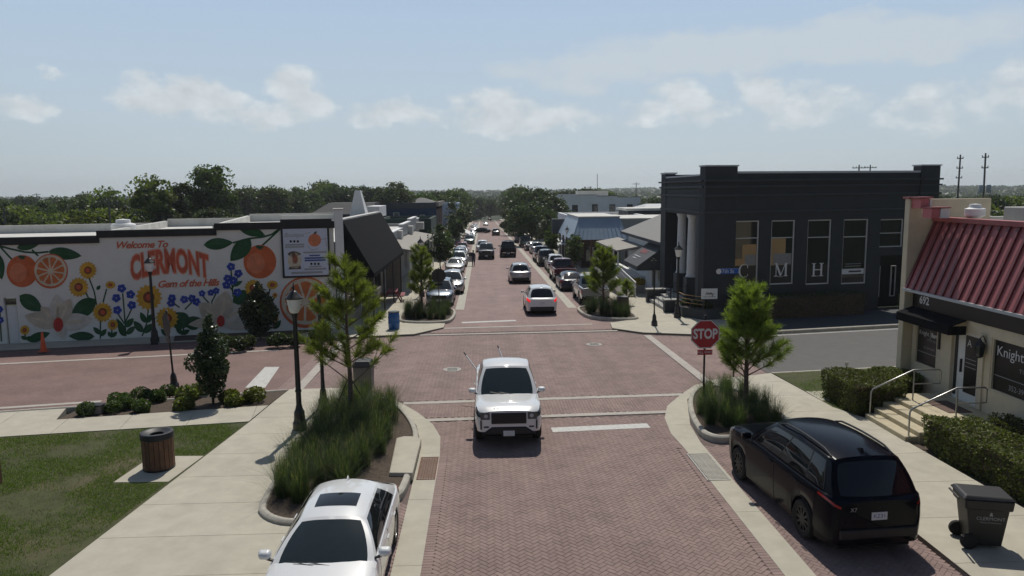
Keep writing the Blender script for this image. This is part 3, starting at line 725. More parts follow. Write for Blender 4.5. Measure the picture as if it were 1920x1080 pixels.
# ------------------------------------------------------------------ buildings
class Fr:
    """a vertical facade plane: a along it, o out of it, z up; px() reads photo pixels on it"""
    def __init__(s, A, B):
        s.A = Vector((A[0], A[1])); s.B = Vector((B[0], B[1])); s.d = (s.B-s.A).normalized(); s.n = Vector((s.d.y, -s.d.x)); s.L = (s.B-s.A).length
    def pt(s, a, o, z): q = s.A + s.d*a + s.n*o; return Vector((q.x, q.y, z))
    def px(s, u, v): p = PL(u, v, s.A, s.B); return ((Vector((p.x, p.y))-s.A).dot(s.d), p.z)
    def box(s, mb, a0, a1, o0, o1, z0, z1, mi=0):
        return mb.add([s.pt(a,o,z) for z in (z0,z1) for a,o in ((a0,o1),(a1,o1),(a1,o0),(a0,o0))],
                      [(3,2,1,0),(4,5,6,7),(0,1,5,4),(1,2,6,5),(2,3,7,6),(3,0,4,7)], mi)
    def b(s, name, m, parent, *args, bevel=0):
        mb = MB(); s.box(mb, *args); return mb.build(name, MT[m] if isinstance(m, str) else m, parent, bevel=bevel)
    def wall(s, name, m, parent, a0, a1, z0, z1, holes=(), th=.3, o=0.0):
        """wall with real openings: holes = (a0, a1, z0, z1)"""
        az_ = sorted(set([a0, a1]+[h[i] for h in holes for i in (0,1)])); zz = sorted(set([z0, z1]+[h[i] for h in holes for i in (2,3)]))
        mb = MB()
        for i in range(len(az_)-1):
            for j in range(len(zz)-1):
                ca, cz = (az_[i]+az_[i+1])/2, (zz[j]+zz[j+1])/2
                if any(h[0] < ca < h[1] and h[2] < cz < h[3] for h in holes): continue
                mb.quad(s.pt(az_[i],o,zz[j]), s.pt(az_[i+1],o,zz[j]), s.pt(az_[i+1],o,zz[j+1]), s.pt(az_[i],o,zz[j+1]))
        for h in holes:
            q = [(h[0],h[2]),(h[1],h[2]),(h[1],h[3]),(h[0],h[3])]
            for k in range(4):
                p, r = q[k], q[(k+1)%4]; mb.quad(s.pt(p[0],o,p[1]), s.pt(p[0],o-th,p[1]), s.pt(r[0],o-th,r[1]), s.pt(r[0],o,r[1]))
        mb.quad(s.pt(a0,o,z1), s.pt(a1,o,z1), s.pt(a1,o-th,z1), s.pt(a0,o-th,z1))
        for a in (a0, a1): mb.quad(s.pt(a,o,z0), s.pt(a,o-th,z0), s.pt(a,o-th,z1), s.pt(a,o,z1))
        me = mb.mesh(name, MT[m]); return link(name, me, parent)
    def window(s, parent, a0, a1, z0, z1, m_frame='frame_white', glass='glass_dark', rows=(), cols=(), fw=.07, dep=.14, o=0.0, name='window', sill=0.0):
        mb = MB(); oo, oi = o-dep+.06, o-dep-.02
        s.box(mb, a0, a0+fw, oi, oo, z0, z1); s.box(mb, a1-fw, a1, oi, oo, z0, z1)
        s.box(mb, a0+fw, a1-fw, oi, oo-.002, z0, z0+fw); s.box(mb, a0+fw, a1-fw, oi, oo-.002, z1-fw, z1)
        for r_ in rows: s.box(mb, a0+fw, a1-fw, oi, oo-.004, r_-fw*.35, r_+fw*.35)
        for c in cols: s.box(mb, c-fw*.35, c+fw*.35, oi, oo-.006, z0+fw, z1-fw)
        w = mb.build(name, MT[m_frame], parent)
        zz = [z0+fw]+list(rows)+[z1-fw]; aa = [a0+fw]+list(cols)+[a1-fw]
        for i in range(len(zz)-1):
            for j in range(len(aa)-1):
                p = MB(); s.box(p, aa[j], aa[j+1], o-dep-.012, o-dep, zz[i], zz[i+1]); p.build('pane', MT[glass], w)
        if sill: p = MB(); s.box(p, a0-.06, a1+.06, o-dep, o+sill, z0-.07, z0-.002); p.build('sill', MT[m_frame], w)
        return w
    def text(s, body, u, v, hpx, m, parent, name='lettering', o=.012, bold=0.0, shear=0.0, space=1.0, warp=None, ratio=.72, align='CENTER', wide=1.0):
        a, z = s.px(u, v); a2, z2 = s.px(u, v-hpx); size = abs(z2-z)/ratio
        return put_text(body, lambda x, y: s.pt(a+x*wide, o, z+y), name, MT[m], parent, size=size, bold=bold*size, shear=shear, space=space, warp=warp, align=align)

# ---- painted building on the far left corner
FM = Fr(wA, wB); CA = FM.px(641, 420)[0]
mural = thing('mural_building', (-16, 44, gz(42)), 'long low white building whose side wall is painted with oranges, flowers and a town greeting', 'building')
aL = -24.0; a1_, a2_ = FM.px(183, 440)[0], FM.px(403, 425)[0]
segs = [(aL, a1_, 5.0), (a1_, a2_, 5.25), (a2_, CA-.45, 5.5)]
da0, da1 = FM.px(10, 600)[0], FM.px(34, 600)[0]; dz0, dz1 = -.35, FM.px(20, 558)[1]
mw_ = None; wl_ = []
for (p, q, z) in segs:
    hl = [(da0, da1, -.28, dz1)] if p <= da0 and da1 <= q else []
    wl_.append(FM.wall('wall', 'mural_wall', mural, p, q, -.6, z-.34, hl, th=.3))
    FM.b('parapet_trim', 'trim_black', mural, p-(.04 if p > aL else 0), q+.06, -.34, .09, z-.36, z)
    FM.b('coping', 'roof_white', mural, p, q, -.52, -.345, z-.5, z-.02)
    FM.b('roof', 'roof_white', mural, p+.01, q-.01, -15.8, -.525, z-.75, z-.52)
    FM.b('parapet', 'roof_white', mural, p, q, -16.1, -15.81, z-.9, z+.02)
mw_ = wl_[2]
FM.b('roof_step', 'roof_white', mural, a2_-.2, a2_+.05, -15.8, -.53, 4.9, 5.42); FM.b('roof_step', 'roof_white', mural, a1_-.2, a1_+.05, -15.8, -.53, 4.6, 5.15)
FM.b('roof_step', 'roof_white', mural, FM.px(505,410)[0], CA-.46, -9, -8.7, 4.95, 5.60)
FM.b('roof_hatch', 'trim_black', mural, FM.px(244,430)[0], FM.px(293,430)[0], -2.2, -1.6, 4.72, 5.05)
FM.b('side_door', 'white_paint', mural, da0+.06, da1-.06, -.2, -.12, -.3, FM.px(20,574)[1])
FM.b('transom', 'glass_dark', mural, da0+.06, da1-.06, -.2, -.13, FM.px(20,574)[1]+.05, dz1-.05)
fp = FM.px(626,400)[0]
FM.b('corner_pier', 'white_paint', mural, fp, CA+.06, -.75, .12, -.6, 6.08, bevel=.02)
FM.b('pier_cap', 'roof_white', mural, fp-.05, CA+.10, -.8, .16, 6.082, 6.16)
# mural: flat paint on the wall, drawn motif by motif (coordinates read from the photograph, mapped onto the wall plane)
MC = dict(orange=(.64,.14,.045), orange_hi=(.70,.22,.10), rind=(.72,.30,.12), cream=(.68,.57,.42), pulp=(.62,.17,.05), leaf=(.018,.085,.030), leaf2=(.030,.13,.045), petal=(.66,.60,.52), petal2=(.58,.49,.38),
          yellow=(.68,.37,.035), yellow2=(.78,.52,.10), brown=(.22,.060,.020), blue=(.035,.075,.42), bluec=(.55,.50,.60), red=(.56,.045,.035), letter=(.62,.115,.055), halo=(.78,.36,.24))
for k, c in MC.items(): mat('mural_'+k, c, .85, var=.24, scale=2.6, stain=tuple(x*.75+.06 for x in c), stain_scale=1.6, stain_amt=.5, bump=.15, bscale=25)
def zc(x, y): return (x/3.0, 400+y/3.0)
LAY = [0]
def flat(name, polys, cname, layer, parent=None):
    mb = MB()
    for poly in polys:
        pts = []
        for (x, y) in poly:
            u, v = zc(x, y); a, z = FM.px(u, v); pts.append(FM.pt(a, .004+layer*.003, z))
        n = len(pts); mb.add(pts, [tuple(range(n))])
    me = mb.mesh(name, MT['mural_'+cname])
    return link(name, me, parent or mw_)
def ell(cx, cy, rx, ry=None, n=28, rot=0.0):
    ry = ry or rx; c, s_ = math.cos(rot), math.sin(rot)
    return [(cx+rx*math.cos(t)*c-ry*math.sin(t)*s_, cy+rx*math.cos(t)*s_+ry*math.sin(t)*c) for t in [2*PI*i/n for i in range(n)]]
def lens(x0, y0, x1, y1, w, n=9, skew=0.0):
    dx, dy = x1-x0, y1-y0; L = math.hypot(dx, dy); nx_, ny_ = -dy/L, dx/L; up, dn = [], []
    for i in range(n+1):
        t = i/n; h = w*math.sin(PI*t**.85)**.8 if 0 < t < 1 else 0
        up.append((x0+dx*t+nx_*h*(1+skew), y0+dy*t+ny_*h*(1+skew))); dn.append((x0+dx*t-nx_*h*(1-skew), y0+dy*t-ny_*h*(1-skew)))
    return up[:-1]+dn[::-1][:-1] if n else up
def stroke(pts, w):
    out = []
    for i in range(len(pts)-1):
        (x0, y0), (x1, y1) = pts[i], pts[i+1]; L = math.hypot(x1-x0, y1-y0) or 1; nx_, ny_ = -(y1-y0)/L*w/2, (x1-x0)/L*w/2
        out.append([(x0+nx_,y0+ny_),(x1+nx_,y1+ny_),(x1-nx_,y1-ny_),(x0-nx_,y0-ny_)])
    return out
def orange_whole(cx, cy, r):
    o = flat('painted_orange', [ell(cx, cy, r, r*1.03)], 'orange', 3); flat('highlight', [ell(cx-r*.25, cy+r*.1, r*.55, r*.62)], 'orange_hi', 4, o)
    flat('calyx', [lens(cx, cy-r*.95, cx+math.cos(t)*r*.28, cy-r*.92+math.sin(t)*r*.24, r*.06) for t in (.2, 1.0, 1.8, 2.7, 3.3)], 'leaf', 5, o)
def orange_slice(cx, cy, r, ns, squash=1.0):
    o = flat('painted_orange_slice', [ell(cx, cy, r, r*squash)], 'orange', 5); flat('rind', [ell(cx, cy-r*.03, r*.93, r*.9*squash)], 'cream', 6, o)
    wd = []
    for i in range(ns):
        t0 = 2*PI*(i+.09)/ns+.2; t1 = 2*PI*(i+.91)/ns+.2; tm = (t0+t1)/2
        wd.append([(cx+math.cos(tm)*r*.13, cy+math.sin(tm)*r*.13*squash)]+[(cx+math.cos(t0+(t1-t0)*k/5)*r*(.76+.04*math.sin(PI*k/5)), cy-r*.03+math.sin(t0+(t1-t0)*k/5)*r*(.74+.04*math.sin(PI*k/5))*squash) for k in range(6)])
    flat('segments', wd, 'pulp', 7, o)
def sunflower(cx, cy, r, squash=1.0):
    n = 16; o = flat('painted_sunflower', [lens(cx+math.cos(t)*r*.3, cy+math.sin(t)*r*.3*squash, cx+math.cos(t)*r*1.02, cy+math.sin(t)*r*1.02*squash, r*.2, 7) for t in [2*PI*i/n+.1 for i in range(n)]], 'yellow', 8)
    flat('petals', [ell(cx, cy, r*.72, r*.72*squash)], 'yellow', 9, o); flat('disc', [ell(cx, cy, r*.44, r*.44*squash)], 'brown', 10, o); flat('disc_ring', [ell(cx, cy, r*.24, r*.24*squash, 14)], 'letter', 11, o)
def blueflower(pts, r):
    for (cx, cy) in pts:
        o = flat('painted_blue_flower', [ell(cx+math.cos(t)*r*.52, cy+math.sin(t)*r*.52, r*.48, r*.44, 10) for t in [2*PI*i/5+cx for i in range(5)]], 'blue', 8)
        flat('centre', [ell(cx, cy, r*.16, None, 8)], 'bluec', 9, o)
def leaves(lst, layer=4):
    for q in lst:
        o = flat('painted_leaf', [lens(*q)], 'leaf', layer); flat('vein', stroke([(q[0], q[1]), (q[0]*.15+q[2]*.85, q[1]*.15+q[3]*.85)], 3), 'leaf2', layer+1, o)
def stems(lst, w=9):
    for pts in lst: flat('painted_stem', stroke(pts, w), 'leaf', 2)
def magnolia(cx, cy, tips, r):
    o = None
    for i, (x, y, w) in enumerate(tips):
        k = flat('painted_petal' if o is None else 'petal', [lens(cx, cy, x, y, w, 11)], 'petal' if i % 2 else 'petal2', 10+i, o); o = o or k
        flat('petal_shade', [lens(cx*.85+x*.15, cy*.85+y*.15, cx*.2+x*.8, cy*.2+y*.8, w*.18, 7)], 'cream', 11+i, o)
    flat('stamen', [ell(cx, cy, r*.7, r, 16)], 'red', 20, o)
leaves([(272,215,460,240,34),(95,195,232,162,26),(-30,215,12,372,36),(1146,178,1312,164,33),(1410,145,1296,268,46),(1340,74,1492,124,30)])
stems([[(-10,182),(60,200),(140,218),(215,222),(272,216)],[(0,185),(35,225),(70,262)],[(180,205),(215,240)],[(1578,82),(1530,118),(1480,133),(1400,142),(1310,166)],[(1575,88),(1520,140),(1465,190)]], 10)
orange_whole(125, 325, 88); orange_slice(285, 325, 98, 10); orange_whole(1462, 272, 92); orange_slice(1718, 500, 145, 9)
stems([[(500,360),(530,440),(545,520)],[(480,440),(500,480)],[(600,425),(580,500)],[(565,600),(565,705)],[(630,650),(628,700)],[(690,450),(700,560),(708,690)],[(740,540),(705,610)],[(660,560),(700,620)],[(835,540),(825,620),(800,690)],
       [(970,500),(1010,530)],[(1080,500),(1040,540)],[(1035,640),(1022,685)],[(1140,465),(1190,520)],[(1215,450),(1190,500),(1198,525)],[(1300,320),(1305,400),(1312,470)],[(1340,350),(1308,420)],[(1280,400),(1305,430)],[(1520,420),(1500,500)],[(1548,470),(1515,510)],[(140,680),(146,712)],[(0,560),(8,720)],[(1540,610),(1545,650)]], 8)
leaves([(110,462,240,548,42),(538,482,398,592,48),(532,692,385,690,26),(155,716,282,672,26),(545,430,565,405,10),(565,680,525,640,14),(565,690,600,650,14),(628,695,608,665,12),(628,695,660,665,12),(705,680,655,590,18),(705,640,752,590,18),(708,690,665,640,16),(710,680,762,635,16),
        (805,668,752,605,20),(805,672,868,620,20),(820,615,790,555,16),(825,615,858,565,16),(1050,640,975,560,52),(1050,640,1130,590,40),(1022,680,990,632,14),(1022,680,1068,655,14),(1310,500,1420,440,40),(1500,500,1530,470,12),(1310,410,1365,380,12),(1545,650,1580,600,14),(1520,540,1560,535,10),(945,690,905,650,14),(120,690,148,712,10),(148,712,170,690,10)])
for q in ((495,320,50),(443,415,56),(622,402,28,.8),(578,556,56),(635,626,31),(838,472,74),(940,590,64),(140,656,28),(1425,420,50),(1532,402,32,.8),(1547,460,15),(1537,585,32)): sunflower(*q)
blueflower([(685,422),(735,456),(655,476),(742,516),(661,544)], 26); blueflower([(968,476),(962,505),(1036,484),(1080,478),(1106,498)], 24); blueflower([(1137,450),(1186,446),(1216,435)], 20)
blueflower([(1300,300),(1341,338),(1281,366),(1313,378),(1274,403),(1336,444)], 25); blueflower([(0,540),(4,600)], 20)
magnolia(330, 625, [(140,575,46),(522,592,48),(230,525,40),(318,452,42),(398,478,44),(360,705,30)], 40)
magnolia(1243, 605, [(1118,505,52),(1400,520,46),(1060,625,30),(1390,640,30),(1272,436,58)], 32)
FM.text('Welcome To', 795/3, 400+178/3, 13, 'mural_halo', mw_, o=.02, bold=.035, shear=.35, space=.92); FM.text('Welcome To', 795/3, 400+178/3, 13, 'mural_letter', mw_, o=.024, bold=.006, shear=.35, space=.92)
def arch(x, y): return (x*1.0, y*(1+.10*(1-(x/4.6)**2)) + .55*(1-(x/4.6)**2) - .32)
_vs, _ = text_verts('CLERMONT', 1.0); _w = max(v[0] for v in _vs)
a_l, a_r = FM.px(720/3, 500)[0], FM.px(1190/3, 500)[0]; hw_ = (a_r-a_l)/2
ca_, cz_ = FM.px(955/3, 400+290/3)
def cl(x, y):
    X = x/_w*hw_*.93; t = X/hw_; return (X, y*1.62+.42*(1-t*t)-.28)
for (cn, o_, bd) in (('mural_halo', .02, .072), ('mural_letter', .024, .030)):
    put_text('CLERMONT', lambda x, y: FM.pt(ca_+x, o_, cz_+y), 'lettering', MT[cn], mw_, size=1.0, bold=bd, warp=cl)
FM.text('Gem of the Hills', 1058/3, 400+395/3, 13, 'mural_halo', mw_, o=.02, bold=.035, shear=.35, space=.9); FM.text('Gem of the Hills', 1058/3, 400+395/3, 13, 'mural_letter', mw_, o=.024, bold=.006, shear=.35, space=.9)
# sign board on the painted wall
s0, sz1 = FM.px(1590/3, 400+88/3); s1, sz0 = FM.px(1850/3, 400+344/3)
sb = thing('sign_board', FM.pt((s0+s1)/2, .1, sz0), 'framed white poster board with an orange emblem hung on the painted wall', 'sign board')
FM.b('frame', 'trim_black', sb, s0-.1, s1+.1, .03, .10, sz0-.1, sz1+.1); pn = FM.b('panel', 'board_white', sb, s0, s1, .10, .108, sz0, sz1)
FM.b('top_rail', 'trim_black', sb, s0-.1, s1+.25, .02, .16, sz1+.102, sz1+.5)
def prt(x0, x1, y0, y1, m): q0 = FM.px(x0/3, 400+y0/3); q1 = FM.px(x1/3, 400+y1/3); FM.b('print', m, pn, q0[0], q1[0], .109, .112, q1[1], q0[1])
def prt_poly(poly, m):
    mb = MB(); pts = []
    for (x, y) in poly: a, z = FM.px(x/3, 400+y/3); pts.append(FM.pt(a, .113, z))
    mb.add(pts, [tuple(range(len(pts)))]); mb.build('print', MT[m], pn)
FM.text('Boutique', 1652/3, 400+122/3, 8, 'print_grey', pn, o=.114, shear=.4, space=.9)
prt_poly(ell(1770, 150, 36, 36), 'mural_orange_hi'); prt_poly(lens(1765, 118, 1782, 100, 6), 'brick_brown')
for st in ([(1715,112),(1745,108)],[(1800,150),(1832,140),(1838,190)],[(1730,180),(1750,205),(1790,200)]):
    for q in stroke(st, 3): prt_poly(q, 'print_grey')
for i in range(3): prt_poly(ell(1636+i*20, 157, 7, 7, 12), 'sign_black'); prt_poly(ell(1752+i*20, 283, 7, 7, 12), 'sign_black')
for (x0, x1, y, m) in ((1604,1712,176,'print_grey'),(1604,1712,188,'print_grey'),(1706,1838,218,'print_grey'),(1740,1800,236,'print_blue'),(1714,1832,250,'print_blue'),(1714,1832,263,'print_blue'),(1740,1808,298,'print_grey'),(1712,1836,312,'print_grey'),(1640,1815,332,'print_grey')): prt(x0, x1, y-3, y+3, m)
prt_poly(ell(1658, 265, 38, 46), 'mural_cream'); prt_poly(lens(1618, 228, 1695, 228, 16), 'brick_brown'); prt_poly([(1630,300),(1690,290),(1695,312),(1622,315)], 'brick_brown'); prt_poly(ell(1660, 258, 16, 26), 'mural_letter')
# street front of the painted building: sloping black awning over a dark shop front
FS = Fr((-7.5, 55.6), (-7.5, 40.0))           # normal points to -x ... flipped below
FS = Fr((-7.5, 40.02), (-7.5, 55.6)) ; 
FS.wall('front_wall', 'wall_taupe', mural, 0.75, 15.6, -1.0, 5.2, [(1.2,4.6,.2,2.5),(5.4,6.5,-.6,2.3),(7.4,10.4,.2,2.5),(11.2,14.6,.2,2.5)], th=.3)
for (p, q, z0, z1) in ((1.2,4.6,.2,2.5),(7.4,10.4,.2,2.5),(11.2,14.6,.2,2.5)): FS.window(mural, p, q, z0, z1, 'cmh_trim', cols=((p+q)/2,), name='shop_window')
FS.b('shop_door', 'white_paint', mural, 5.45, 6.45, -.2, -.14, -.6, 2.25)
mb = MB(); prof = [(-7.48,5.5),(-5.9,2.64),(-5.9,2.42),(-6.05,2.42),(-7.48,5.0)]
mb.hull([(x, 40.2, z) for x, z in prof], [(x, 55.4, z) for x, z in prof]); mb.build('awning', MT['black_fabric'], mural)
MB().hull([(-7.47,40.22,5.0),(-5.95,40.22,2.45),(-7.47,40.22,2.45)], [(-7.47,40.26,5.0),(-5.95,40.26,2.45),(-7.47,40.26,2.45)]).build('awning_end_shade', MT['black_fabric'], mural)  # black panel standing in for the shade inside the open awning end
FS.b('awning_trim', 'roof_white', mural, .2, 15.4, -.4, -.02, 5.5, 5.58)
for k in range(4): mb = MB().bar((-6.1,41+k*4.6,2.5),(-6.1,41+k*4.6,-.4),.09,.09); mb.build('awning_post', MT['iron_black'], mural)
t0, t1 = PX(659,404,-8.4), PX(690,404,-8.4); tt = PX(671,357,-8.4)
mb = MB(); ym = (t0.y+t1.y)/2
xq = PY(656,404,ym).x; xr = PY(690,404,ym).x; mb.hull([(xq,ym-.5,5.1),(xr,ym-.5,5.1),(xr,ym+.9,5.1),(xq,ym+.9,5.1)], [(PY(666,357,ym).x,ym-.2,tt.z),(PY(676,357,ym).x,ym-.2,tt.z),(PY(676,357,ym).x,ym+.3,tt.z),(PY(666,357,ym).x,ym+.3,tt.z)])
mb.build('roof_tower', MT['white_paint'], mural)
c0 = PX(704,402,-8.2); c1 = PX(717,386,-8.2)
MB().box(-8.9,-7.9,c0.y,c1.y,5.1,c1.z+.05).build('chimney', MT['white_paint'], mural, bevel=.02)
fanp = PY(232, 430, 44.0); fan = thing('roof_fan', (fanp.x, 44, 4.9), 'white mushroom shaped roof fan on the painted building', 'roof fan')
MB().lathe([(.42,-.45),(.42,.0),(.62,.05),(.66,.30),(.60,.38),(.40,.42),(.38,.62),(0,.66)], 18, (fanp.x,44,4.95)).build('hood', MT['white_paint'], fan, smooth=35)

# ---- a plain shop: box walls with a front, parapet, optional canopy
def shop(name, label, x_front, y0, y1, z_top, depth, m_wall, side=1, holes=None, m_roof='roof_white', zb=None, parapet=.35):
    """side=+1: front faces +x (left-hand row); side=-1: front faces -x (right-hand row)"""
    zb = gz(y1)-.4 if zb is None else zb
    t = thing(name, (x_front-side*depth/2, (y0+y1)/2, gz(y0)), label, 'building')
    fr = Fr((x_front,y0),(x_front,y1)) if side > 0 else Fr((x_front,y1),(x_front,y0))
    L = y1-y0; hs = holes if holes is not None else []
    fr.wall('front_wall', m_wall, t, 0, L, zb, z_top, hs, th=.3)
    xb = x_front-side*depth; xa, xc_ = sorted((xb, x_front-side*.301))
    FY = Fr((xa, y0), (xc_, y0)); FY.wall('side_wall', m_wall, t, 0, xc_-xa, zb, z_top, th=.3)
    MB().box(xa, xc_, y1-.3, y1, zb, z_top).build('back_wall', MT[m_wall], t)
    MB().box(min(xb,xb-side*.3), max(xb,xb-side*.3), y0, y1, zb, z_top).build('end_wall', MT[m_wall], t)
    MB().box(xa, xc_, y0+.3, y1-.301, z_top-parapet-.2, z_top-parapet).build('roof', MT[m_roof], t)
    return t, fr
# grey stepped shop with a porch
g5 = gz(70)
t, fr = shop('stepped_shop', 'pale grey shop with a stepped parapet and a shingled porch roof', -7.5, 55.9, 88.0, 3.35, 14, 'stone_grey', 1,
             [(a, a+2.4, g5+.6, g5+2.5) for a in (2,6,10,15,20,25,29)])
for a in (2,6,10,15,20,25,29): fr.window(t, a, a+2.4, g5+.6, g5+2.5, 'white_paint', cols=(a+1.2,), name='shop_window')
for (p, q, z) in ((6.5,14,3.62),(14,22,3.92),(22,29,4.15),(29,32.1,3.9)): fr.b('parapet_step', 'stone_grey', t, p, q-.003, -.3, -.002, 3.351, z); fr.b('coping', 'white_paint', t, p, q-.003, -.36, .05, z+.001, z+.09)
fr.b('coping', 'white_paint', t, 0, 6.5, -.36, .05, 3.352, 3.44); fr.b('moulding', 'cmh_trim', t, 0, 32, .0, .06, 2.86, 2.93)
mb = MB(); mb.hull([(-7.48,56.4,3.0),(-5.35,56.4,2.62),(-5.35,56.4,2.5),(-7.48,56.4,2.75)], [(-7.48,82,2.72),(-5.35,82,2.32),(-5.35,82,2.2),(-7.48,82,2.5)]); mb.build('porch_roof', MT['shingle_tan'], t)
for k in range(7): y = 56.7+k*4.2; MB().bar((-5.55,y,2.5-.011*(y-56)),(-5.55,y,gz(y)),.14,.14).build('porch_post', MT['white_paint'], t)
FSs = Fr((-7.4,56.2),(-5.9,56.2)); FSs.wall('porch_screen', 'wall_taupe', t, 0, 1.2, -1, 2.5, th=.12)
for k in range(3): p = PY(738+k*22, 424-k*4, 66+k*9); MB().box(p.x-.7, p.x+.7, 66+k*9, 67+k*9, 2.8, 3.6).build('roof_unit', MT['roof_white'], t, bevel=.03)
# dark green box shop, projecting
pa, pb = PY(789,410,88.5), PY(808,410,88.5)
t, fr = shop('green_shop', 'dark green box fronted shop beyond the pale stepped shop', pb.x, 88.5, 99, pa.z, 6, 'green_dark', 1, [(1,4,-1,1.2),(6,9.5,-1,1.2)])
for a in (1,6): fr.window(t, a, a+3.2, -1, 1.2, 'white_paint', name='shop_window')
MB().box(pb.x, pb.x+1.6, 90, 98, .9, 1.35).build('canopy', MT['cloth_white'], t, bevel=.05)
# tall blue building, its side wall above the roofs
bz = PY(760,381,101).z; bx0 = PY(612,385,101).x; bx1 = PY(818,381,101).x
hole = []; 
for (u, v, w, h) in ((743,403,11,9),(792,406,8,7)):
    p = PY(u-w/2, v+h/2, 101); q = PY(u+w/2, v-h/2, 101); hole.append((p.x-bx0, q.x-bx0, p.z, q.z))
t = thing('blue_building', (-14, 108, gz(105)), 'tall dark blue building with two small white windows above the shop roofs', 'building')
fb = Fr((bx0,101),(bx1,101)); fb.wall('side_wall', 'blue_wall', t, 0, bx1-bx0, -2.5, bz, hole, th=.3)
for h_ in hole: fb.window(t, h_[0], h_[1], h_[2], h_[3], 'white_paint', 'glass_tint', dep=.05, rows=((h_[2]+h_[3])/2,))
fb.b('parapet_band', 'grey_dark', t, -.1, bx1-bx0+.02, .01, .10, bz-.72, bz+.05)
fb.b('roof', 'shingle_grey', t, 0, bx1-bx0, -14, -.31, bz-.9, bz-.5)
fr = Fr((bx1,101.02),(bx1,116)); fr.wall('front_wall', 'brick_brown', t, 0, 15, -3, bz+.1, [(2,4,-1,1),(6,8,-1,1),(10,13,-1,1),(2,3.5,2.5,4.4),(6,7.5,2.5,4.4),(10,11.5,2.5,4.4)])
for (p, q, z0, z1) in ((2,4,-1,1),(6,8,-1,1),(10,13,-1,1),(2,3.5,2.5,4.4),(6,7.5,2.5,4.4),(10,11.5,2.5,4.4)): fr.window(t, p, q, z0, z1, 'cmh_trim')
fr.b('cornice', 'wall_taupe', t, -.1, 15.1, 0, .35, bz-.5, bz+.12)
mb = MB(); mb.hull([(bx1,102,1.6),(bx1+1.7,102,.8),(bx1+1.7,102,.65)], [(bx1,108,1.6),(bx1+1.7,108,.8),(bx1+1.7,108,.65)]); mb.build('awning', MT['grey_dark'], t)
# grey roof behind the tower
ra, rb_, rc_, rd_ = PY(583,402,95), PY(612,381,95), PY(700,381,95), PY(700,402,95)
t = thing('grey_roof_house', (ra.x+8, 98, gz(98)), 'low house with a broad dark grey shingle roof behind the white roof tower', 'building')
mb = MB(); y0, y1 = 94.0, 101-.2
mb.hull([(ra.x,y0,ra.z),(rd_.x,y0,ra.z),(rd_.x,y1,ra.z),(ra.x,y1,ra.z)], [(rb_.x,y0+2.4,rb_.z),(rc_.x,y0+2.4,rb_.z),(rc_.x,y1-.1,rb_.z),(rb_.x,y1-.1,rb_.z)]); mb.build('roof', MT['shingle_grey'], t)
MB().box(ra.x+.6, rd_.x-.6, y0+.5, y1-.3, gz(98)-.2, ra.z-.01).build('wall', MT['blue_wall'], t)
# pale blue gabled house further on and red awning shops
x1_ = PY(858,380,132).x; x0_ = PY(838,380,132).x; zt_ = PY(845,377,132).z
t, fr = shop('pale_blue_shop', 'pale blue two storey shop further down the left row', x1_, 132, 146, zt_-.4, 8, 'blue_pale', 1, [(2,4,0,2),(7,9,0,2),(2,4,-2.6,-.6),(7,11,-2.6,-.6)])
for (p, q, z0, z1) in ((2,4,0,2),(7,9,0,2),(2,4,-2.6,-.6),(7,11,-2.6,-.6)): fr.window(t, p, q, z0, z1, 'white_paint')
mb = MB(); mb.hull([(x1_,134,0.2),(x1_+2,134,-.7),(x1_+2,134,-.9)], [(x1_,144,.2),(x1_+2,144,-.7),(x1_+2,144,-.9)]); mb.build('awning', MT['cloth_white'], t)
t, fr = shop('red_awning_shop', 'low taupe shop with a dark red street awning', -7.4, 117, 131, 1.6, 10, 'wall_taupe', 1, [(1,4,-2,.0),(6,9,-2,.0),(10,13,-2,0)])
for a in (1,6,10): fr.window(t, a, a+3, -2, 0, 'cmh_trim')
mb = MB(); mb.hull([(-7.38,117.5,1.3),(-5.6,117.5,.1),(-5.6,117.5,-.1)], [(-7.38,130.5,1.3),(-5.6,130.5,.1),(-5.6,130.5,-.1)]); mb.build('awning', MT['awning_red'], t)
for i, (y0, y1, zt2, mm, lb) in enumerate(((147,166,1.2,'far_white','far low white shop on the left row beyond the pale blue one'),(167,190,.6,'wall_taupe','far low tan shop at the tree shaded end of the left row'))):
    t, fr = shop('far_shop', lb, -8.0, y0, y1, zt2, 10, mm, 1, [(2,6,gz(y0)+.5,gz(y0)+2.2),(8,14,gz(y0)+.5,gz(y0)+2.2)])
    for (p, q) in ((2,6),(8,14)): fr.window(t, p, q, gz(y0)+.5, gz(y0)+2.2, 'white_paint')
gr = PY(788,371,170); t = thing('gabled_house', (gr.x, 172, gz(172)), 'distant house with a pale green gable roof above the blue wall', 'building')
mb = MB(); mb.hull([(gr.x-7,168,gr.z-2.2),(gr.x+7,168,gr.z-2.2),(gr.x+7,178,gr.z-2.2),(gr.x-7,178,gr.z-2.2)], [(gr.x-.3,172,gr.z),(gr.x+.3,172,gr.z),(gr.x+.3,174,gr.z),(gr.x-.3,174,gr.z)]); mb.build('roof', MT['hip_grey'], t)
MB().box(gr.x-6.4,gr.x+6.4,168.6,177.4,gz(172)-1,gr.z-2.21).build('wall', MT['stone_grey'], t)

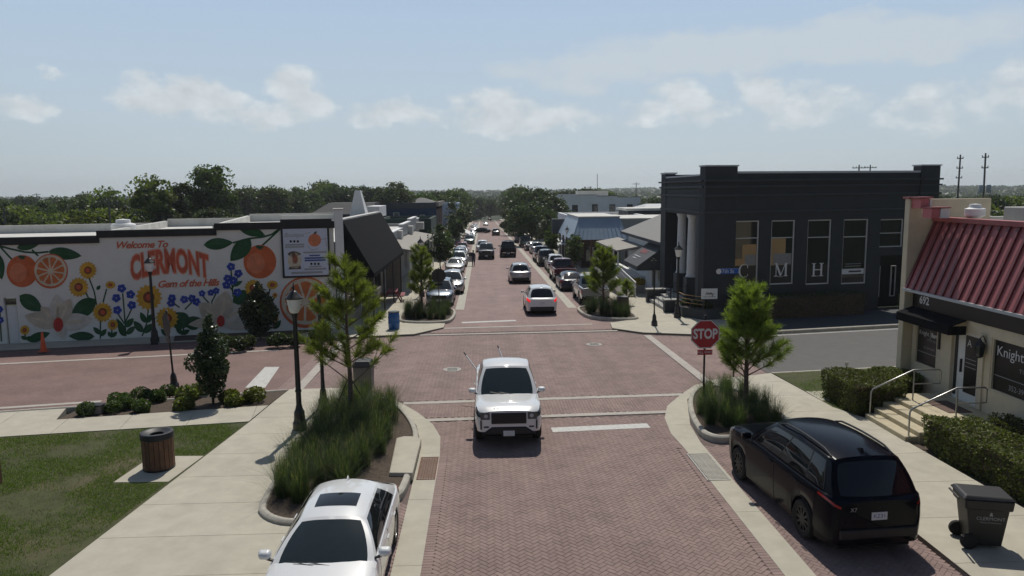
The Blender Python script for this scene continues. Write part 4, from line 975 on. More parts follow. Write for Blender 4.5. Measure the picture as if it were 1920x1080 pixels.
# ---- red roofed office on the near right
office = thing('red_roof_office', (16, 18, 0), 'beige office with a steep ribbed red metal roof and dark lettered windows', 'building')
OX = 14.2; OY = 23.9; LZ = .60
FO = Fr((OX, OY), (OX, 5.0))
def fo(u, v): return FO.px(u, v)
w1 = (fo(1716,620)[0], fo(1757,640)[0], fo(1735,688)[1], fo(1735,607)[1])
w2 = (fo(1860,640)[0], fo(1860,640)[0]+2.8, fo(1890,745)[1], fo(1890,640)[1])
d0, d1 = fo(1781,690)[0], fo(1836,690)[0]; dzb = LZ+.02; dzt = dzb+2.1
EZ = 3.70; ZF = fo(1737,579)[1]
FO.wall('front_wall', 'beige', office, .02, 18, -.3, EZ+.1, [w1, w2, (d0, d1, dzb, dzt)], th=.35)
FO.window(office, *w1, m_frame='beige', glass='sign_black', fw=.05, dep=.08); FO.window(office, *w2, m_frame='beige', glass='sign_black', fw=.05, dep=.08)
dr = FO.b('door', 'white_paint', office, d0+.02, d1-.02, -.16, -.09, dzb, dzt-.02)
dm = (d0+d1)/2
FO.b('pane', 'sign_black', dr, dm-.12, d1-.22, -.089, -.078, dzb+.28, dzt-.1); FO.b('pane', 'sign_black', dr, d0+.06, d0+.20, -.089, -.078, dzb+.1, dzt-.1)
FO.b('handle', 'iron_black', dr, dm-.27, dm-.23, -.089, -.03, dzb+.85, dzb+1.25)
FO.b('pilaster', 'beige', office, d1+.0, d1+.20, -.02, .05, dzb, dzt+.1)
FO.b('mail_slot', 'iron_black', office, w1[1]+.10, w1[1]+.18, .002, .05, 1.95, 2.5)
FO.b('fascia', 'sign_black', office, .03, 18, .002, .06, ZF, EZ-.03)
FO.b('soffit', 'beige', office, .03, 18, .061, .3, EZ-.028, EZ+.02)
MB().box(13.88, 16.6, OY+.02, OY+.30, -.3, 6.6).build('fin_wall', MT['beige'], office, bevel=.015)
MB().box(13.83, 14.6, OY-.02, OY+.36, 6.605, 6.67).build('fin_cap', MT['red_metal'], office)
def blk(u0, u1, v0, v1, y0, y1, m): p = PY(u0, v1, y0); q = PY(u1, v0, y0); MB().box(p.x, q.x, y0, y1, p.z, q.z).build('parapet_block', MT[m], office)
blk(1726,1742,373,391,23.4,OY,'pink_tile'); blk(1743,1748,373,391,23.4,OY,'white_paint'); blk(1746,1762,391,409,22.9,23.38,'pink_tile'); blk(1763,1781,391,409,22.9,23.38,'white_paint')
blk(1724,1751,369,372.6,23.36,OY,'red_metal'); blk(1746,1784,388,390.6,22.86,23.39,'red_metal')
ex, ez, rx, rz_ = 13.85, EZ, 14.72, 5.88
mb = MB(); mb.hull([(ex,5,ez),(rx,5,rz_),(rx+.3,5,rz_),(rx+.3,5,ez+.02)], [(ex,OY,ez),(rx,OY,rz_),(rx+.3,OY,rz_),(rx+.3,OY,ez+.02)]); mr = mb.build('mansard_roof', MT['red_metal'], office)
nv = Vector((-(rz_-ez), 0, rx-ex)).normalized()
y = OY-.12
ribm = None
while y > 5.2:
    m_ = MB(); a = Vector((ex+.01, y, ez))+nv*.02; b_ = Vector((rx, y, rz_))+nv*.02; m_.bar(a, b_, .10, .075, up=nv); m_.build('rib', MT['red_rib'], mr); y -= .385
MB().box(14.62, 15.05, 5, OY-.02, rz_, rz_+.14).build('ridge_cap', MT['red_metal'], office)
MB().box(13.79, 13.89, 5, OY, ez-.09, ez-.004).build('gutter_edge', MT['cap_metal'], office)
MB().box(15.06, 31, 5, OY+.25, 5.4, 5.66).build('roof', MT['roof_white'], office); MB().box(16.6, 31, OY+.02, OY+.3, 5.2, 6.0).build('rear_parapet', MT['roof_white'], office)
MB().box(16.62, 31, OY+.03, OY+.28, -.3, 5.19).build('side_wall', MT['beige'], office)
MB().box(15.6, 31, 19.7, 20.0, 5.66, 5.92).build('roof_curb', MT['roof_white'], office)
for (u, v, y) in ((1828,398,22.6),):
    p = PY(u, v, y); f = thing('roof_fan', (p.x, y, 5.66), 'white capped exhaust fan on the flat roof behind the red slope', 'roof fan')
    MB().lathe([(.24,0),(.24,.14),(.14,.16),(.14,.34),(.25,.42),(.29,.44),(.29,.64),(.18,.68),(.16,.78),(0,.80)], 16, (p.x,y,5.66)).build('hood', MT['white_paint'], f, smooth=35)
p = PY(1912, 393, 22.4); bx_ = thing('roof_unit', (p.x, 22.4, 5.66), 'pale boxy cooling unit on the flat roof behind the red slope', 'roof unit')
MB().box(p.x-.3, p.x+1.1, 21.8, 22.7, 5.66, 6.36).build('casing', MT['stone_grey'], bx_, bevel=.03)
aw0, aw1 = .05, OY-21.05; zb_ = 3.08
aw = thing('door_awning', FO.pt((aw0+aw1)/2, 0, zb_), 'black fabric awning over the office door and window', 'awning')
mb = MB(); tb = [FO.pt(aw0,.065,zb_+.02), FO.pt(aw1,.065,zb_+.02), FO.pt(aw1,.60,zb_-.16), FO.pt(aw0,.60,zb_-.16)]
mb.hull([p-Vector((0,0,.03)) for p in tb], tb); mb.build('top', MT['black_fabric'], aw)
v_ = MB(); FO.box(v_, aw0, aw1, .57, .60, zb_-.42, zb_-.19); FO.box(v_, aw0, aw0+.03, .07, .565, zb_-.42, zb_-.16); FO.box(v_, aw1-.03, aw1, .07, .565, zb_-.42, zb_-.16); v_.build('valance', MT['black_fabric'], aw)
FO.text('692', 1737, 564, 15, 'print_white', office, 'street_number', o=.07, bold=.03)
def owin(win, k):
    a0, a1, z0, z1 = win; zz = z1-(z1-z0)*.24; left = a0+.12
    f = lambda x0, y0: (lambda x, y: FO.pt(x0+x, -.072, y0+y))
    put_text('Knight', f(left, zz), 'lettering', MT['print_white'], office, size=k, align='LEFT')
    put_text('|', f(left+k*3.05, zz), 'lettering', MT['print_grey'], office, size=k*1.5)
    put_text('Barry', f(left+k*3.25, zz), 'lettering', MT['print_white'], office, size=k, bold=.03*k, align='LEFT')
    put_text('TITLE GROUP', f(left+k*2.3, zz-k*.95), 'lettering', MT['print_grey'], office, size=k*.42, align='LEFT', space=1.25)
    put_text('352-394-8200', f(left+k*1.4, zz-k*2.3), 'lettering', MT['print_grey'], office, size=k*.52, align='LEFT')
    mb = MB(); FO.box(mb, a0+.1, a1-.1, -.073, -.070, z0+(z1-z0)*.30, z0+(z1-z0)*.30+.02); mb.build('print', MT['print_grey'], office)
owin(w1, .20); owin(w2, .40)
put_text('A', lambda x, y: FO.pt(dm+.06+x, -.075, dzt-.33+y), 'lettering', MT['print_white'], office, size=.3)
for k in range(3): FO.b('print', 'print_grey', dr, dm-.08, d1-.26, -.0775, -.075, dzt-.8-k*.12, dzt-.78-k*.12)
la, lz = fo(1848, 655); lan = thing('wall_lantern', FO.pt(la, 0, lz), 'black glazed wall lantern beside the white office door', 'lantern')
lc = FO.pt(la, .18, lz)
MB().lathe([(.06,-.24),(.10,-.20),(.14,.09),(.145,.11)], 6, lc).build('glass', MT['glass_tint'], lan)
MB().lathe([(.18,.11),(.14,.17),(.06,.24),(.02,.32),(0,.34)], 6, lc).build('cap', MT['iron_black'], lan); MB().tube([lc+Vector((0,0,.32)), FO.pt(la,.10,lz+.40), FO.pt(la,.0,lz+.2)], .014, 6).build('bracket', MT['iron_black'], lan)
for k in range(6):
    t_ = 2*PI*k/6; MB().bar(lc+Vector((.1*math.cos(t_),.1*math.sin(t_),-.2)), lc+Vector((.143*math.cos(t_),.143*math.sin(t_),.10)), .014, .014).build('bar', MT['iron_black'], lan)
sy0, sy1 = 19.3, 21.45
steps = thing('entrance_steps', (12.5, 20.4, 0), 'beige concrete steps climbing to the office door', 'steps')
nst = 4; rise = (LZ-.09)/nst
for k in range(nst):
    MB().box(11.45+k*.36, 11.45+(k+1)*.36, sy0-.05*k, sy1+.18*k, -.1, .09+rise*(k+1)-(.004 if k == nst-1 else 0)).build('step', MT['step_beige'], steps, bevel=.015)
MB().box(11.45+nst*.36+.002, OX-.02, sy0-.2, 22.2, -.1, LZ).build('landing', MT['step_beige'], steps, bevel=.015)
mp_ = thing('door_mat', (13.4, 20.6, LZ), 'dark red mat on the landing before the office door', 'mat'); MB().box(13.15,13.85,20.1,21.3,LZ+.001,LZ+.018).build('pile', MT['brick_brown'], mp_, bevel=.005)
for yy, lb in ((sy1+.02,'bare steel pipe handrail on the tall hedge side of the steps'),(sy0+.1,'bare steel pipe handrail on the long clipped hedge side of the steps')):
    h = thing('handrail', (12.5, yy, 0), lb, 'handrail', 'handrails of the office steps')
    z0 = .09; top = [Vector((11.6,yy,z0)), Vector((11.6,yy,z0+.78)), Vector((11.66,yy,z0+.88)), Vector((12.88,yy,LZ+.93)), Vector((13.66,yy,LZ+.93)), Vector((13.72,yy,LZ+.88)), Vector((13.72,yy,LZ+.50))]
    MB().tube(top, .024, 8).build('rail', MT['steel'], h, smooth=50)
    MB().tube([(12.9,yy,LZ),(12.9,yy,LZ+.92)], .022, 8).build('post', MT['steel'], h); MB().tube([(12.9,yy,LZ+.50),(13.72,yy,LZ+.50)], .018, 8).build('low_rail', MT['steel'], h)

# ---- dark columned building
CC = Vector((12.4, 41.5)); FCm = Fr(CC, CC+E*20)
cm_ = thing('columned_building', (18, 48, gz(46)), 'tall charcoal painted bank like building with pale columns and narrow lettered windows', 'building')
aR = FCm.px(1758, 330)[0]; zg = gz(46)-.4; ZT = 7.95
wins = []
for (u0, u1, v0, v1) in ((1378,1423,414,534),(1446,1490,413,533),(1514,1558,412,533),(1581,1627,411,532)):
    a0 = FCm.px(u0, 450)[0]; a1 = FCm.px(u1, 450)[0]; z1 = FCm.px((u0+u1)/2, v0)[1]; z0 = FCm.px((u0+u1)/2, v1)[1]; wins.append((a0, a1, z0, z1))
sw = (FCm.px(1650,440)[0], FCm.px(1693,440)[0], FCm.px(1670,463)[1], FCm.px(1670,411)[1])
ent = (FCm.px(1648,540)[0], FCm.px(1748,540)[0], -.4, FCm.px(1690,478)[1])
FCm.wall('side_wall', 'cmh_wall', cm_, 0, aR, zg, ZT-.12, wins+[sw, ent], th=.4)
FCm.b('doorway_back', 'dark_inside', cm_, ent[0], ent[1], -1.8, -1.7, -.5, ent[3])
for i, u in enumerate((1640+18, 1680+8)):
    a = FCm.px(u, 540)[0]; FCm.window(cm_, a, a+.34, .3, 2.2, 'frame_white', 'glass_dark', fw=.04, dep=.9, name='door_sidelight')
rowz = wins[0][3]-1.1
for i, w in enumerate(wins):
    wo_ = FCm.window(cm_, *w, m_frame='frame_white', glass='glass_dark', rows=(w[3]-(w[3]-w[2])*.27,), fw=.06, dep=.12)
    # printed lower band with one big letter
    if i < 3:
        FCm.b('print_band', 'sign_black', wo_, w[0]+.07, w[1]-.07, -.119, -.112, w[2]+.07, w[2]+(w[3]-w[2])*.30)
        if i < 2:
            zb0 = w[2]+(w[3]-w[2])*.30; zb1 = w[2]+(w[3]-w[2])*(.63 if i == 0 else .72)
            FCm.b('blind', 'blind_amber', wo_, w[0]+(.55 if i == 0 else .08), w[1]-(.08 if i == 0 else .5), -.119, -.113, zb0, zb1)
            FCm.b('blind', 'hip_grey', wo_, w[0]+(.72 if i == 0 else .25), w[1]-.1, -.112, -.108, zb0+.02, zb0+(.62 if i == 0 else .68))
            FCm.b('blind', 'blind_amber', wo_, w[0]+.08, w[0]+.54, -.118, -.1135, zb0, zb0+(.4 if i == 0 else .2))
# big letters: C, M, H drawn with serifs
def serif(kind, a, z, s_, parent):
    mb = MB(); o0, o1 = -.109, -.104
    def bx(x0, x1, y0, y1): FCm.box(mb, a+x0*s_, a+x1*s_, o0, o1, z+y0*s_, z+y1*s_)
    def ln(x0, y0, x1, y1, w):
        L = math.hypot(x1-x0, y1-y0); nx_, ny_ = -(y1-y0)/L*w/2, (x1-x0)/L*w/2
        mb.add([FCm.pt(a+x*s_, o1, z+y*s_) for x, y in ((x0+nx_,y0+ny_),(x1+nx_,y1+ny_),(x1-nx_,y1-ny_),(x0-nx_,y0-ny_))], [(0,1,2,3)])
    if kind == 'H':
        for sg in (-1, 1): bx(sg*.32-.075, sg*.32+.075, -.5, .5); [bx(sg*.32-.17, sg*.32+.17, y-.03, y+.03) for y in (-.47, .47)]
        bx(-.25, .25, -.035, .035)
    elif kind == 'M':
        bx(-.42, -.36, -.5, .5); bx(.34, .49, -.5, .5); ln(-.40, .5, .0, -.45, .15); ln(0, -.45, .38, .5, .06)
        for x in (-.4, .41): bx(x-.15, x+.15, -.5, -.44)
        bx(-.5, -.3, .44, .5); bx(.33, .55, .44, .5)
    else:
        n = 22; pts = []
        for k in range(n+1):
            t_ = R(48+ (312-48)*k/n); w = .03+.13*max(0, -math.cos(t_))**1.3
            pts.append((.46*math.cos(t_), .5*math.sin(t_), w))
        for k in range(n):
            x0, y0, w0 = pts[k]; x1, y1, w1_ = pts[k+1]; k0 = 1-w0/.5; k1 = 1-w1_/.5
            mb.add([FCm.pt(a+x*s_, o1, z+y*s_) for x, y in ((x0,y0),(x1,y1),(x1*k1,y1*k1),(x0*k0,y0*k0))], [(0,1,2,3)])
        bx(.25, .31, .18, .42); bx(.27,.31,-.40,-.25)
    mb.build('lettering', MT['print_white'], parent)
for i, (k, u, v) in enumerate((('C',1397,508),('M',1466,506),('H',1535,506))):
    a, z = FCm.px(u, v); serif(k, a, z, .78, cm_)
a, z = FCm.px(1605, 509); FCm.b('print', 'column_grey', cm_, wins[3][0]+.08, wins[3][1]-.08, -.112, -.106, z-.16, z+.16)
FCm.b('print', 'cmh_wall', cm_, a-.42, a+.42, -.105, -.102, z-.05, z+.05)
for k in range(2): FCm.b('print', 'print_grey', cm_, wins[3][0]+.3, wins[3][1]-.3, -.112, -.107, z+.3+k*.14, z+.33+k*.14)
for (u, v, w) in ((1465,519,.17),(1533,518,.14)): a9, z9 = FCm.px(u, v); FCm.b('print', 'print_grey', cm_, a9-w, a9+w, -.111, -.106, z9-.02, z9+.02)
FCm.window(cm_, *sw, m_frame='frame_white', rows=(sw[2]+(sw[3]-sw[2])*.5,), fw=.05, dep=.12)
# cornice bands, piers, parapet
for (z0, z1, o_) in ((5.62,5.74,.07),(6.55,6.66,.10),(7.05,7.16,.14),(7.40,7.50,.20)): FCm.b('moulding', 'cmh_trim', cm_, 1.95, aR-1.2, .002, o_, z0, z1, bevel=.02)
FCm.b('cap', 'cap_metal', cm_, 1.92, aR-1.25, -.45, .06, ZT-.118, ZT)
for (p, q) in ((-.05, 1.9), (aR-1.22, aR+.1)):
    FCm.b('pier', 'cmh_wall', cm_, p, q, -.6, .10, zg, 8.22, bevel=.015); FCm.b('pier_cap', 'cap_metal', cm_, p-.05, q+.05, -.65, .15, 8.222, 8.30)
    for (z0, z1, o_) in ((6.55,6.66,.20),(7.05,7.16,.24),(7.40,7.50,.30),(5.62,5.74,.17)): FCm.b('moulding', 'cmh_trim', cm_, p-.08, q+.08, .102, o_, z0, z1)
FP = Fr((12.4, 51.7), (12.4, 41.5))            # street front, normal to -x
FP.b('far_pier', 'cmh_wall', cm_, 0, 1.35, -2.6, .05, zg, 7.95); FP.b('far_pier_cap', 'cap_metal', cm_, -.06, 1.41, -.7, .10, 8.0, 8.1); FP.b('far_pier_top', 'cmh_wall', cm_, .0, 1.3, -.6, .04, 7.952, 7.999)
FP.b('near_pier', 'cmh_trim', cm_, 8.7, 9.55, -2.4, .03, zg, 5.45)
FP.b('entablature', 'cmh_wall', cm_, 1.36, 10.05, -.9, .02, 5.46, 7.72)
for (z0, z1, o_) in ((5.62,5.74,.10),(6.55,6.66,.14),(7.05,7.16,.18),(7.40,7.50,.24)): FP.b('moulding', 'cmh_trim', cm_, -.05, 10.15, .052, o_, z0, z1)
FP.b('cap', 'cap_metal', cm_, 1.4, 9.3, -.95, .08, 7.722, 7.82)
FP.wall('porch_wall', 'cmh_wall', cm_, 1.36, 8.69, zg, 5.45, [(3.6,6.4,.35,3.2)], th=.2, o=-2.5); FP.b('porch_door', 'glass_dark', cm_, 3.62, 6.38, -2.68, -2.6, .3, 3.18)
FP.b('porch_awning', 'black_fabric', cm_, 3.3, 6.7, -2.48, -1.4, 3.1, 3.5)
FP.b('porch_floor', 'stone_grey', cm_, 1.36, 8.69, -2.49, .0, -.6, .28)
FP.b('roof', 'roof_white', cm_, .1, 7.4, -11.8, -2.61, 7.2, 7.45)
for u in (1277, 1296.5):
    p = PX(u, 470, 12.75); y = p.y
    c = MB().lathe([(.36,1.62),(.36,1.70),(.31,1.76),(.29,3.6),(.26,5.2),(.31,5.28),(.34,5.36),(.34,5.46)], 20, (12.78, y, 0)).build('column', MT['column_grey'], cm_, smooth=35)
    MB().box(12.38, 13.18, y-.4, y+.4, .28, 1.6).build('pedestal', MT['cmh_trim'], c, bevel=.02)
# stone steps, cheek walls and planter in front
st = thing('porch_steps', (11.6, 46.5, gz(46)), 'pale stone steps with low grey cheek walls before the columns', 'steps')
for k in range(4): MB().box(10.95+k*.36, 12.38, 44.3, 48.6, -.6, gz(46)+.12+.165*(k+1)).build('step', MT['stone_grey'], st, bevel=.015)
for (y0, y1) in ((43.75, 44.28), (48.62, 49.15)): w = MB().box(10.8, 12.36, y0, y1, -.6, .38).build('cheek_wall', MT['cmh_trim'], st, bevel=.015); MB().box(10.75, 12.37, y0-.05, y1+.05, .382, .45).build('coping', MT['stone_grey'], w)
for y in (44.5, 46.5):
    r_ = thing('stair_railing', (11.6, y, 0), 'black iron stair railing ' + ('beside the near cheek wall' if y < 45 else 'up the middle of the stone steps'), 'railing', 'railings on the stone steps')
    MB().tube([(11.0,y,.62),(12.3,y,1.22)], .022, 6).build('rail', MT['iron_black'], r_)
    for k in range(6): x = 11.05+k*.24; MB().tube([(x,y,-.2+.46*(k/5)),(x,y,.64+.55*(k/5))], .012, 5).build('baluster', MT['iron_black'], r_)
pw = thing('planter_wall', (12.0, 42.4, gz(42)), 'dark grey raised planter wall at the corner of the columned building', 'planter')
MB().prism([(11.35,41.9),(12.3,40.6),(13.6,40.85),(13.3,42),(12.36,43.7),(11.35,43.7)], -.6, .28).build('wall', MT['cmh_trim'], pw, bevel=.02); MB().prism([(11.5,41.95),(12.38,40.78),(13.4,40.98),(13.2,41.9),(12.34,43.6),(11.5,43.6)], .282, .30).build('soil', MT['mulch'], pw)
sg = thing('notice_sign', (12.55, 40.75, .28), 'small white notice board with red print on the planter wall', 'sign')
MB().box(12.05,12.95,40.62,40.66,.92,1.5).build('board', MT['print_white'], sg); MB().bar((12.2,40.68,.28),(12.2,40.68,.95),.05,.05).build('leg', MT['iron_black'], sg); MB().bar((12.8,40.68,.28),(12.8,40.68,.95),.05,.05).build('leg', MT['iron_black'], sg)
mb = MB()
for (x0, z0, x1, z1) in ((12.28,1.14,12.36,1.30),(12.36,1.30,12.40,1.15),(12.42,1.18,12.47,1.28),(12.47,1.28,12.52,1.16),(12.52,1.16,12.58,1.29),(12.58,1.29,12.60,1.15),(12.62,1.26,12.67,1.12),(12.74,1.26,12.64,1.04)): mb.bar((x0,40.612,z0),(x1,40.612,z1),.008,.03)
mb.build('script_print', MT['brick_brown'], sg)
MB().box(12.15,12.85,40.613,40.618,1.02,1.06).build('print', MT['print_grey'], sg)
for k in range(3):
    pp = thing('pipe_rail', (11.8, 41.6, .3), 'brass coloured pipe rail on the planter wall', 'railing') if k == 0 else pp
    MB().tube([(11.45,43.4,.55+k*.22),(11.45,42.0,.55+k*.22),(12.3,40.8,.55+k*.22)], .018, 6).build('rail', MT['blind_amber'], pp)

# ---- right hand row beyond
g6 = gz(56)
t = thing('porch_shop', (17, 60, g6), 'low white shop with a grey hip roof, side porch and white ramp railings', 'building')
FR = Fr((12.9, 66), (12.9, 52.0)); zw = 3.1
FR.wall('front_wall', 'far_white', t, 0, 14, g6-.5, zw, [(9.5,10.6,g6+.3,g6+2.5),(11.4,13.2,g6+.9,g6+2.4)])
FR.window(t, 9.5, 10.6, g6+.3, g6+2.5, 'wall_taupe', name='shop_door'); FR.window(t, 11.4, 13.2, g6+.9, g6+2.4, 'white_paint')
MB().box(13.2,24,51.8,52.1,g6-.5,zw).build('side_wall', MT['far_white'], t)
mb = MB(); mb.hull([(12.4,51.85,3.3),(26,51.85,3.3),(26,67,3.3),(12.4,67,3.3)], [(17.5,57,6.0),(22,57,6.0),(22,62,6.0),(17.5,62,6.0)]); mb.build('hip_roof', MT['hip_grey'], t)
MB().box(12.35,26,51.80,66.9,3.08,3.295).build('fascia', MT['grey_dark'], t)
mb = MB(); mb.hull([(12.7,59,2.55),(10.6,59,2.2),(10.6,59,2.08),(12.7,59,2.3)], [(12.7,70,2.55),(10.6,70,2.2),(10.6,70,2.08),(12.7,70,2.3)]); mb.build('porch_roof', MT['shingle_tan'], t)
for k in range(6): y = 59.2+k*2.1; MB().bar((10.75,y,2.08),(10.75,y,gz(y)+.5),.12,.12).build('porch_post', MT['white_paint'], t)
MB().box(10.5,12.88,59,70,g6-.6,g6+.75).build('porch_floor', MT['white_paint'], t)
for k in range(4): MB().box(10.55,10.6,59.3+k*2.1,61.2+k*2.1,g6+1.55,g6+1.62).build('porch_rail', MT['white_paint'], t)
ba = thing('shop_awning', (12.3, 54, 2), 'black sloping fabric awning with faint pink script over a shop door', 'awning')
mb = MB(); y0, y1 = 52.6, 57.6; mb.hull([(12.88,y0,2.95),(10.9,y0,1.55),(10.9,y0,1.25),(12.88,y0,1.25)], [(12.88,y1,2.95),(10.9,y1,1.55),(10.9,y1,1.25),(12.88,y1,1.25)]); mb.build('canopy', MT['grey_dark'], ba)
dv = (Vector((12.88,0,2.95))-Vector((10.9,0,1.55)))
def awp(s_, k): return Vector((10.9,y1-.2-s_*4.6,1.55))+dv*k+Vector((-.02,0,.03))
mb = MB()
for (s0_, k0, s1_, k1) in ((.22,.50,.27,.72),(.27,.72,.31,.48),(.33,.50,.36,.66),(.36,.66,.40,.50),(.40,.50,.44,.66),(.44,.66,.48,.52),(.48,.52,.54,.66),(.54,.66,.56,.50),(.56,.5,.64,.68)):
    p, q = awp(s0_, k0), awp(s1_, k1); mb.bar(p, q, .07, .01, up=Vector((-.58,0,.81)))
mb.build('script_print', MT['pink_tile'], ba)
mb = MB()
for (k0, s0_, s1_) in ((.34,.18,.62),(.24,.24,.5)): mb.bar(awp(s0_,k0), awp(s1_,k0), .05, .01, up=Vector((-.58,0,.81)))
mb.build('line_print', MT['print_white'], ba)
rp = thing('access_ramp', (10.6, 56, g6), 'white wooden access ramp with double handrails and balusters', 'ramp')
MB().hull([(9.6,51.4,gz(51)),(10.6,51.4,gz(51)),(10.6,59,g6-.3),(9.6,59,g6-.3)], [(9.6,51.4,gz(51)+.15),(10.6,51.4,gz(51)+.15),(10.6,59,g6+.75),(9.6,59,g6+.75)]).build('deck', MT['wall_taupe'], rp)
for x in (9.6, 10.6):
    for dz in (.95, .62): MB().bar((x,51.4,gz(51)+.15+dz),(x,59,g6+.75+dz),.06,.06).build('rail', MT['white_paint'], rp)
    for k in range(22): y = 51.5+k*.35; z = gz(51)+.15+(g6+.75-gz(51)-.15)*(y-51.4)/7.6; MB().bar((x,y,z),(x,y,z+.95),.035,.035).build('baluster', MT['white_paint'], rp)
# pale blue metal mansard restaurant
yb = 74.0; q = {k: PY(u, v, y) for k, (u, v, y) in dict(tl=(1069,400,yb+1.8), tr=(1141,402,yb+1.8), bl=(1073,450,yb), br=(1131,449,yb), fl=(1055,442,yb+8)).items()}
t = thing('blue_roof_restaurant', (14, 80, gz(80)), 'restaurant with a pale blue metal mansard roof over an open dark porch', 'building')
zb2, zt3 = q['bl'].z, q['tl'].z-.45; xb0, xb1 = q['bl'].x, q['br'].x+2.5
mb = MB(); y2 = yb+14; mb.hull([(xb0,yb,zb2),(xb1,yb,zb2),(xb1,y2,zb2),(xb0,y2,zb2)], [(xb0+.9,yb+1.8,zt3),(xb1-.6,yb+1.8,zt3),(xb1-.6,y2-1.8,zt3),(xb0+.9,y2-1.8,zt3)]); rf = mb.build('mansard_roof', MT['blue_metal'], t)
n = 12
for k in range(n+1):
    s_ = k/n; a = Vector((xb0+(xb1-xb0)*s_, yb-.02, zb2)); b_ = Vector((xb0+.9+(xb1-xb0-1.5)*s_, yb+1.78, zt3)); MB().bar(a, b_, .05, .05, up=Vector((0,-.9,.4))).build('seam', MT['blue_metal'], rf)
MB().box(xb0+.8, xb1-.5, yb+1.7, y2-1.7, zt3+.001, zt3+.12).build('roof', MT['roof_white'], t)
MB().box(xb0+1.4, xb1+3, yb+3.4, y2-.3, gz(80)-.6, zb2+.1).build('wall', MT['brick_brown'], t)
FBR = Fr((xb0+1.4,yb+3.39),(xb1+3,yb+3.39))
for k in range(3): FBR.window(t, .4+k*2.2, 2.0+k*2.2, gz(78)+.7, gz(78)+2.3, 'wall_taupe', dep=-.05, name='window')
for k in range(4): x = xb0+.15+k*(xb1-xb0-.3)/3; MB().bar((x,yb+.2,zb2),(x,yb+.2,gz(yb)-.3),.16,.16).build('post', MT['brick_brown'], t)
for k in range(4): y = yb+3+k*3.4; MB().bar((xb0+.15,y,zb2),(xb0+.15,y,gz(y)-.3),.16,.16).build('post', MT['brick_brown'], t)
MB().box(xb1-.4, xb1+6.5, yb+2, yb+12, gz(80)-.5, zt3-.25).build('annex', MT['stone_grey'], t)
MB().box(xb1-.5, xb1+6.6, yb+1.95, yb+12.1, zt3-.248, zt3-.12).build('annex_roof', MT['roof_white'], t)
# white front and dark box beyond the restaurant
t, fr = shop('white_front_shop', 'narrow white shop front with a dark flat box above its side', 10.4, 90, 104, PY(1030,405,90).z, 9, 'far_white', -1, [(1.5,3,-1.5,.8),(4.5,6,-1.5,.8),(8,10,-1.5,.8)], zb=-2.6)
for a in (1.5,4.5): fr.window(t, a, a+1.5, -1.5, .8, 'cmh_trim')
fr.window(t, 8, 10, -1.5, .8, 'cmh_trim'); p = PY(1036,411,88.5); MB().box(p.x, p.x+5, 88.5, 89.98, PY(1036,438,88.5).z, p.z).build('box_front', MT['grey_dark'], t)
mb = MB(); mb.hull([(10.4,92,.6),(9.2,92,.15),(9.2,92,.05)], [(10.4,101,.6),(9.2,101,.15),(9.2,101,.05)]); mb.build('canopy', MT['white_paint'], t)
# white two storey building
yw = 190.0; X = lambda u, v=380: PY(u, v, yw).x; Zf = lambda v, u=1100: PY(u, v, yw).z
t = thing('white_long_building', (25, 198, gz(195)), 'long two storey white building with a row of dark sash windows', 'building')
fw_ = Fr((X(998), yw), (X(1201), yw)); hl = []
for (u, v, w, h) in ((1056.5,392,11,15.5),(1078,392,11,15.5),(1115.5,390,11,14),(1148,391,11,16),(1181,387,11,8)):
    a0 = fw_.px(u-w/2, v)[0]; a1 = fw_.px(u+w/2, v)[0]; hl.append((a0, a1, fw_.px(u, v+h/2)[1], fw_.px(u, v-h/2)[1]))
fw_.wall('front_wall', 'far_white', t, 0, fw_.L, -5, Zf(370.5), hl)
for h_ in hl: fw_.window(t, *h_, m_frame='grey_dark', glass='glass_dark', rows=((h_[2]+h_[3])/2,), fw=.08, dep=.1)
for (u0, u1, v) in ((998,1080,364.5),(1080,1120,366),(1120,1158,368)): a0 = fw_.px(u0, 366)[0]; a1 = fw_.px(u1, 366)[0]; z = fw_.px(u0, v)[1]; fw_.b('parapet_step', 'far_white', t, a0, a1-.003, -.3, -.001, Zf(370.5)+.002, z); fw_.b('coping', 'trim_black', t, a0, a1-.003, -.34, .06, z+.001, z+.12)
fw_.b('coping', 'trim_black', t, fw_.px(1158,366)[0], fw_.L, -.34, .06, Zf(370.5)+.003, Zf(370.5)+.11)
fw_.b('roof', 'roof_white', t, .2, fw_.L-.2, -16, -.31, Zf(370.5)-.5, Zf(370.5)-.25); fw_.b('penthouse', 'roof_white', t, fw_.px(1090,366)[0], fw_.px(1150,366)[0], -12, -8, Zf(370.5)-.24, Zf(362.5)+.6)
fw_.b('end_wall', 'far_white', t, fw_.L-.3, fw_.L-.001, -16, -.31, -5, Zf(370.5))
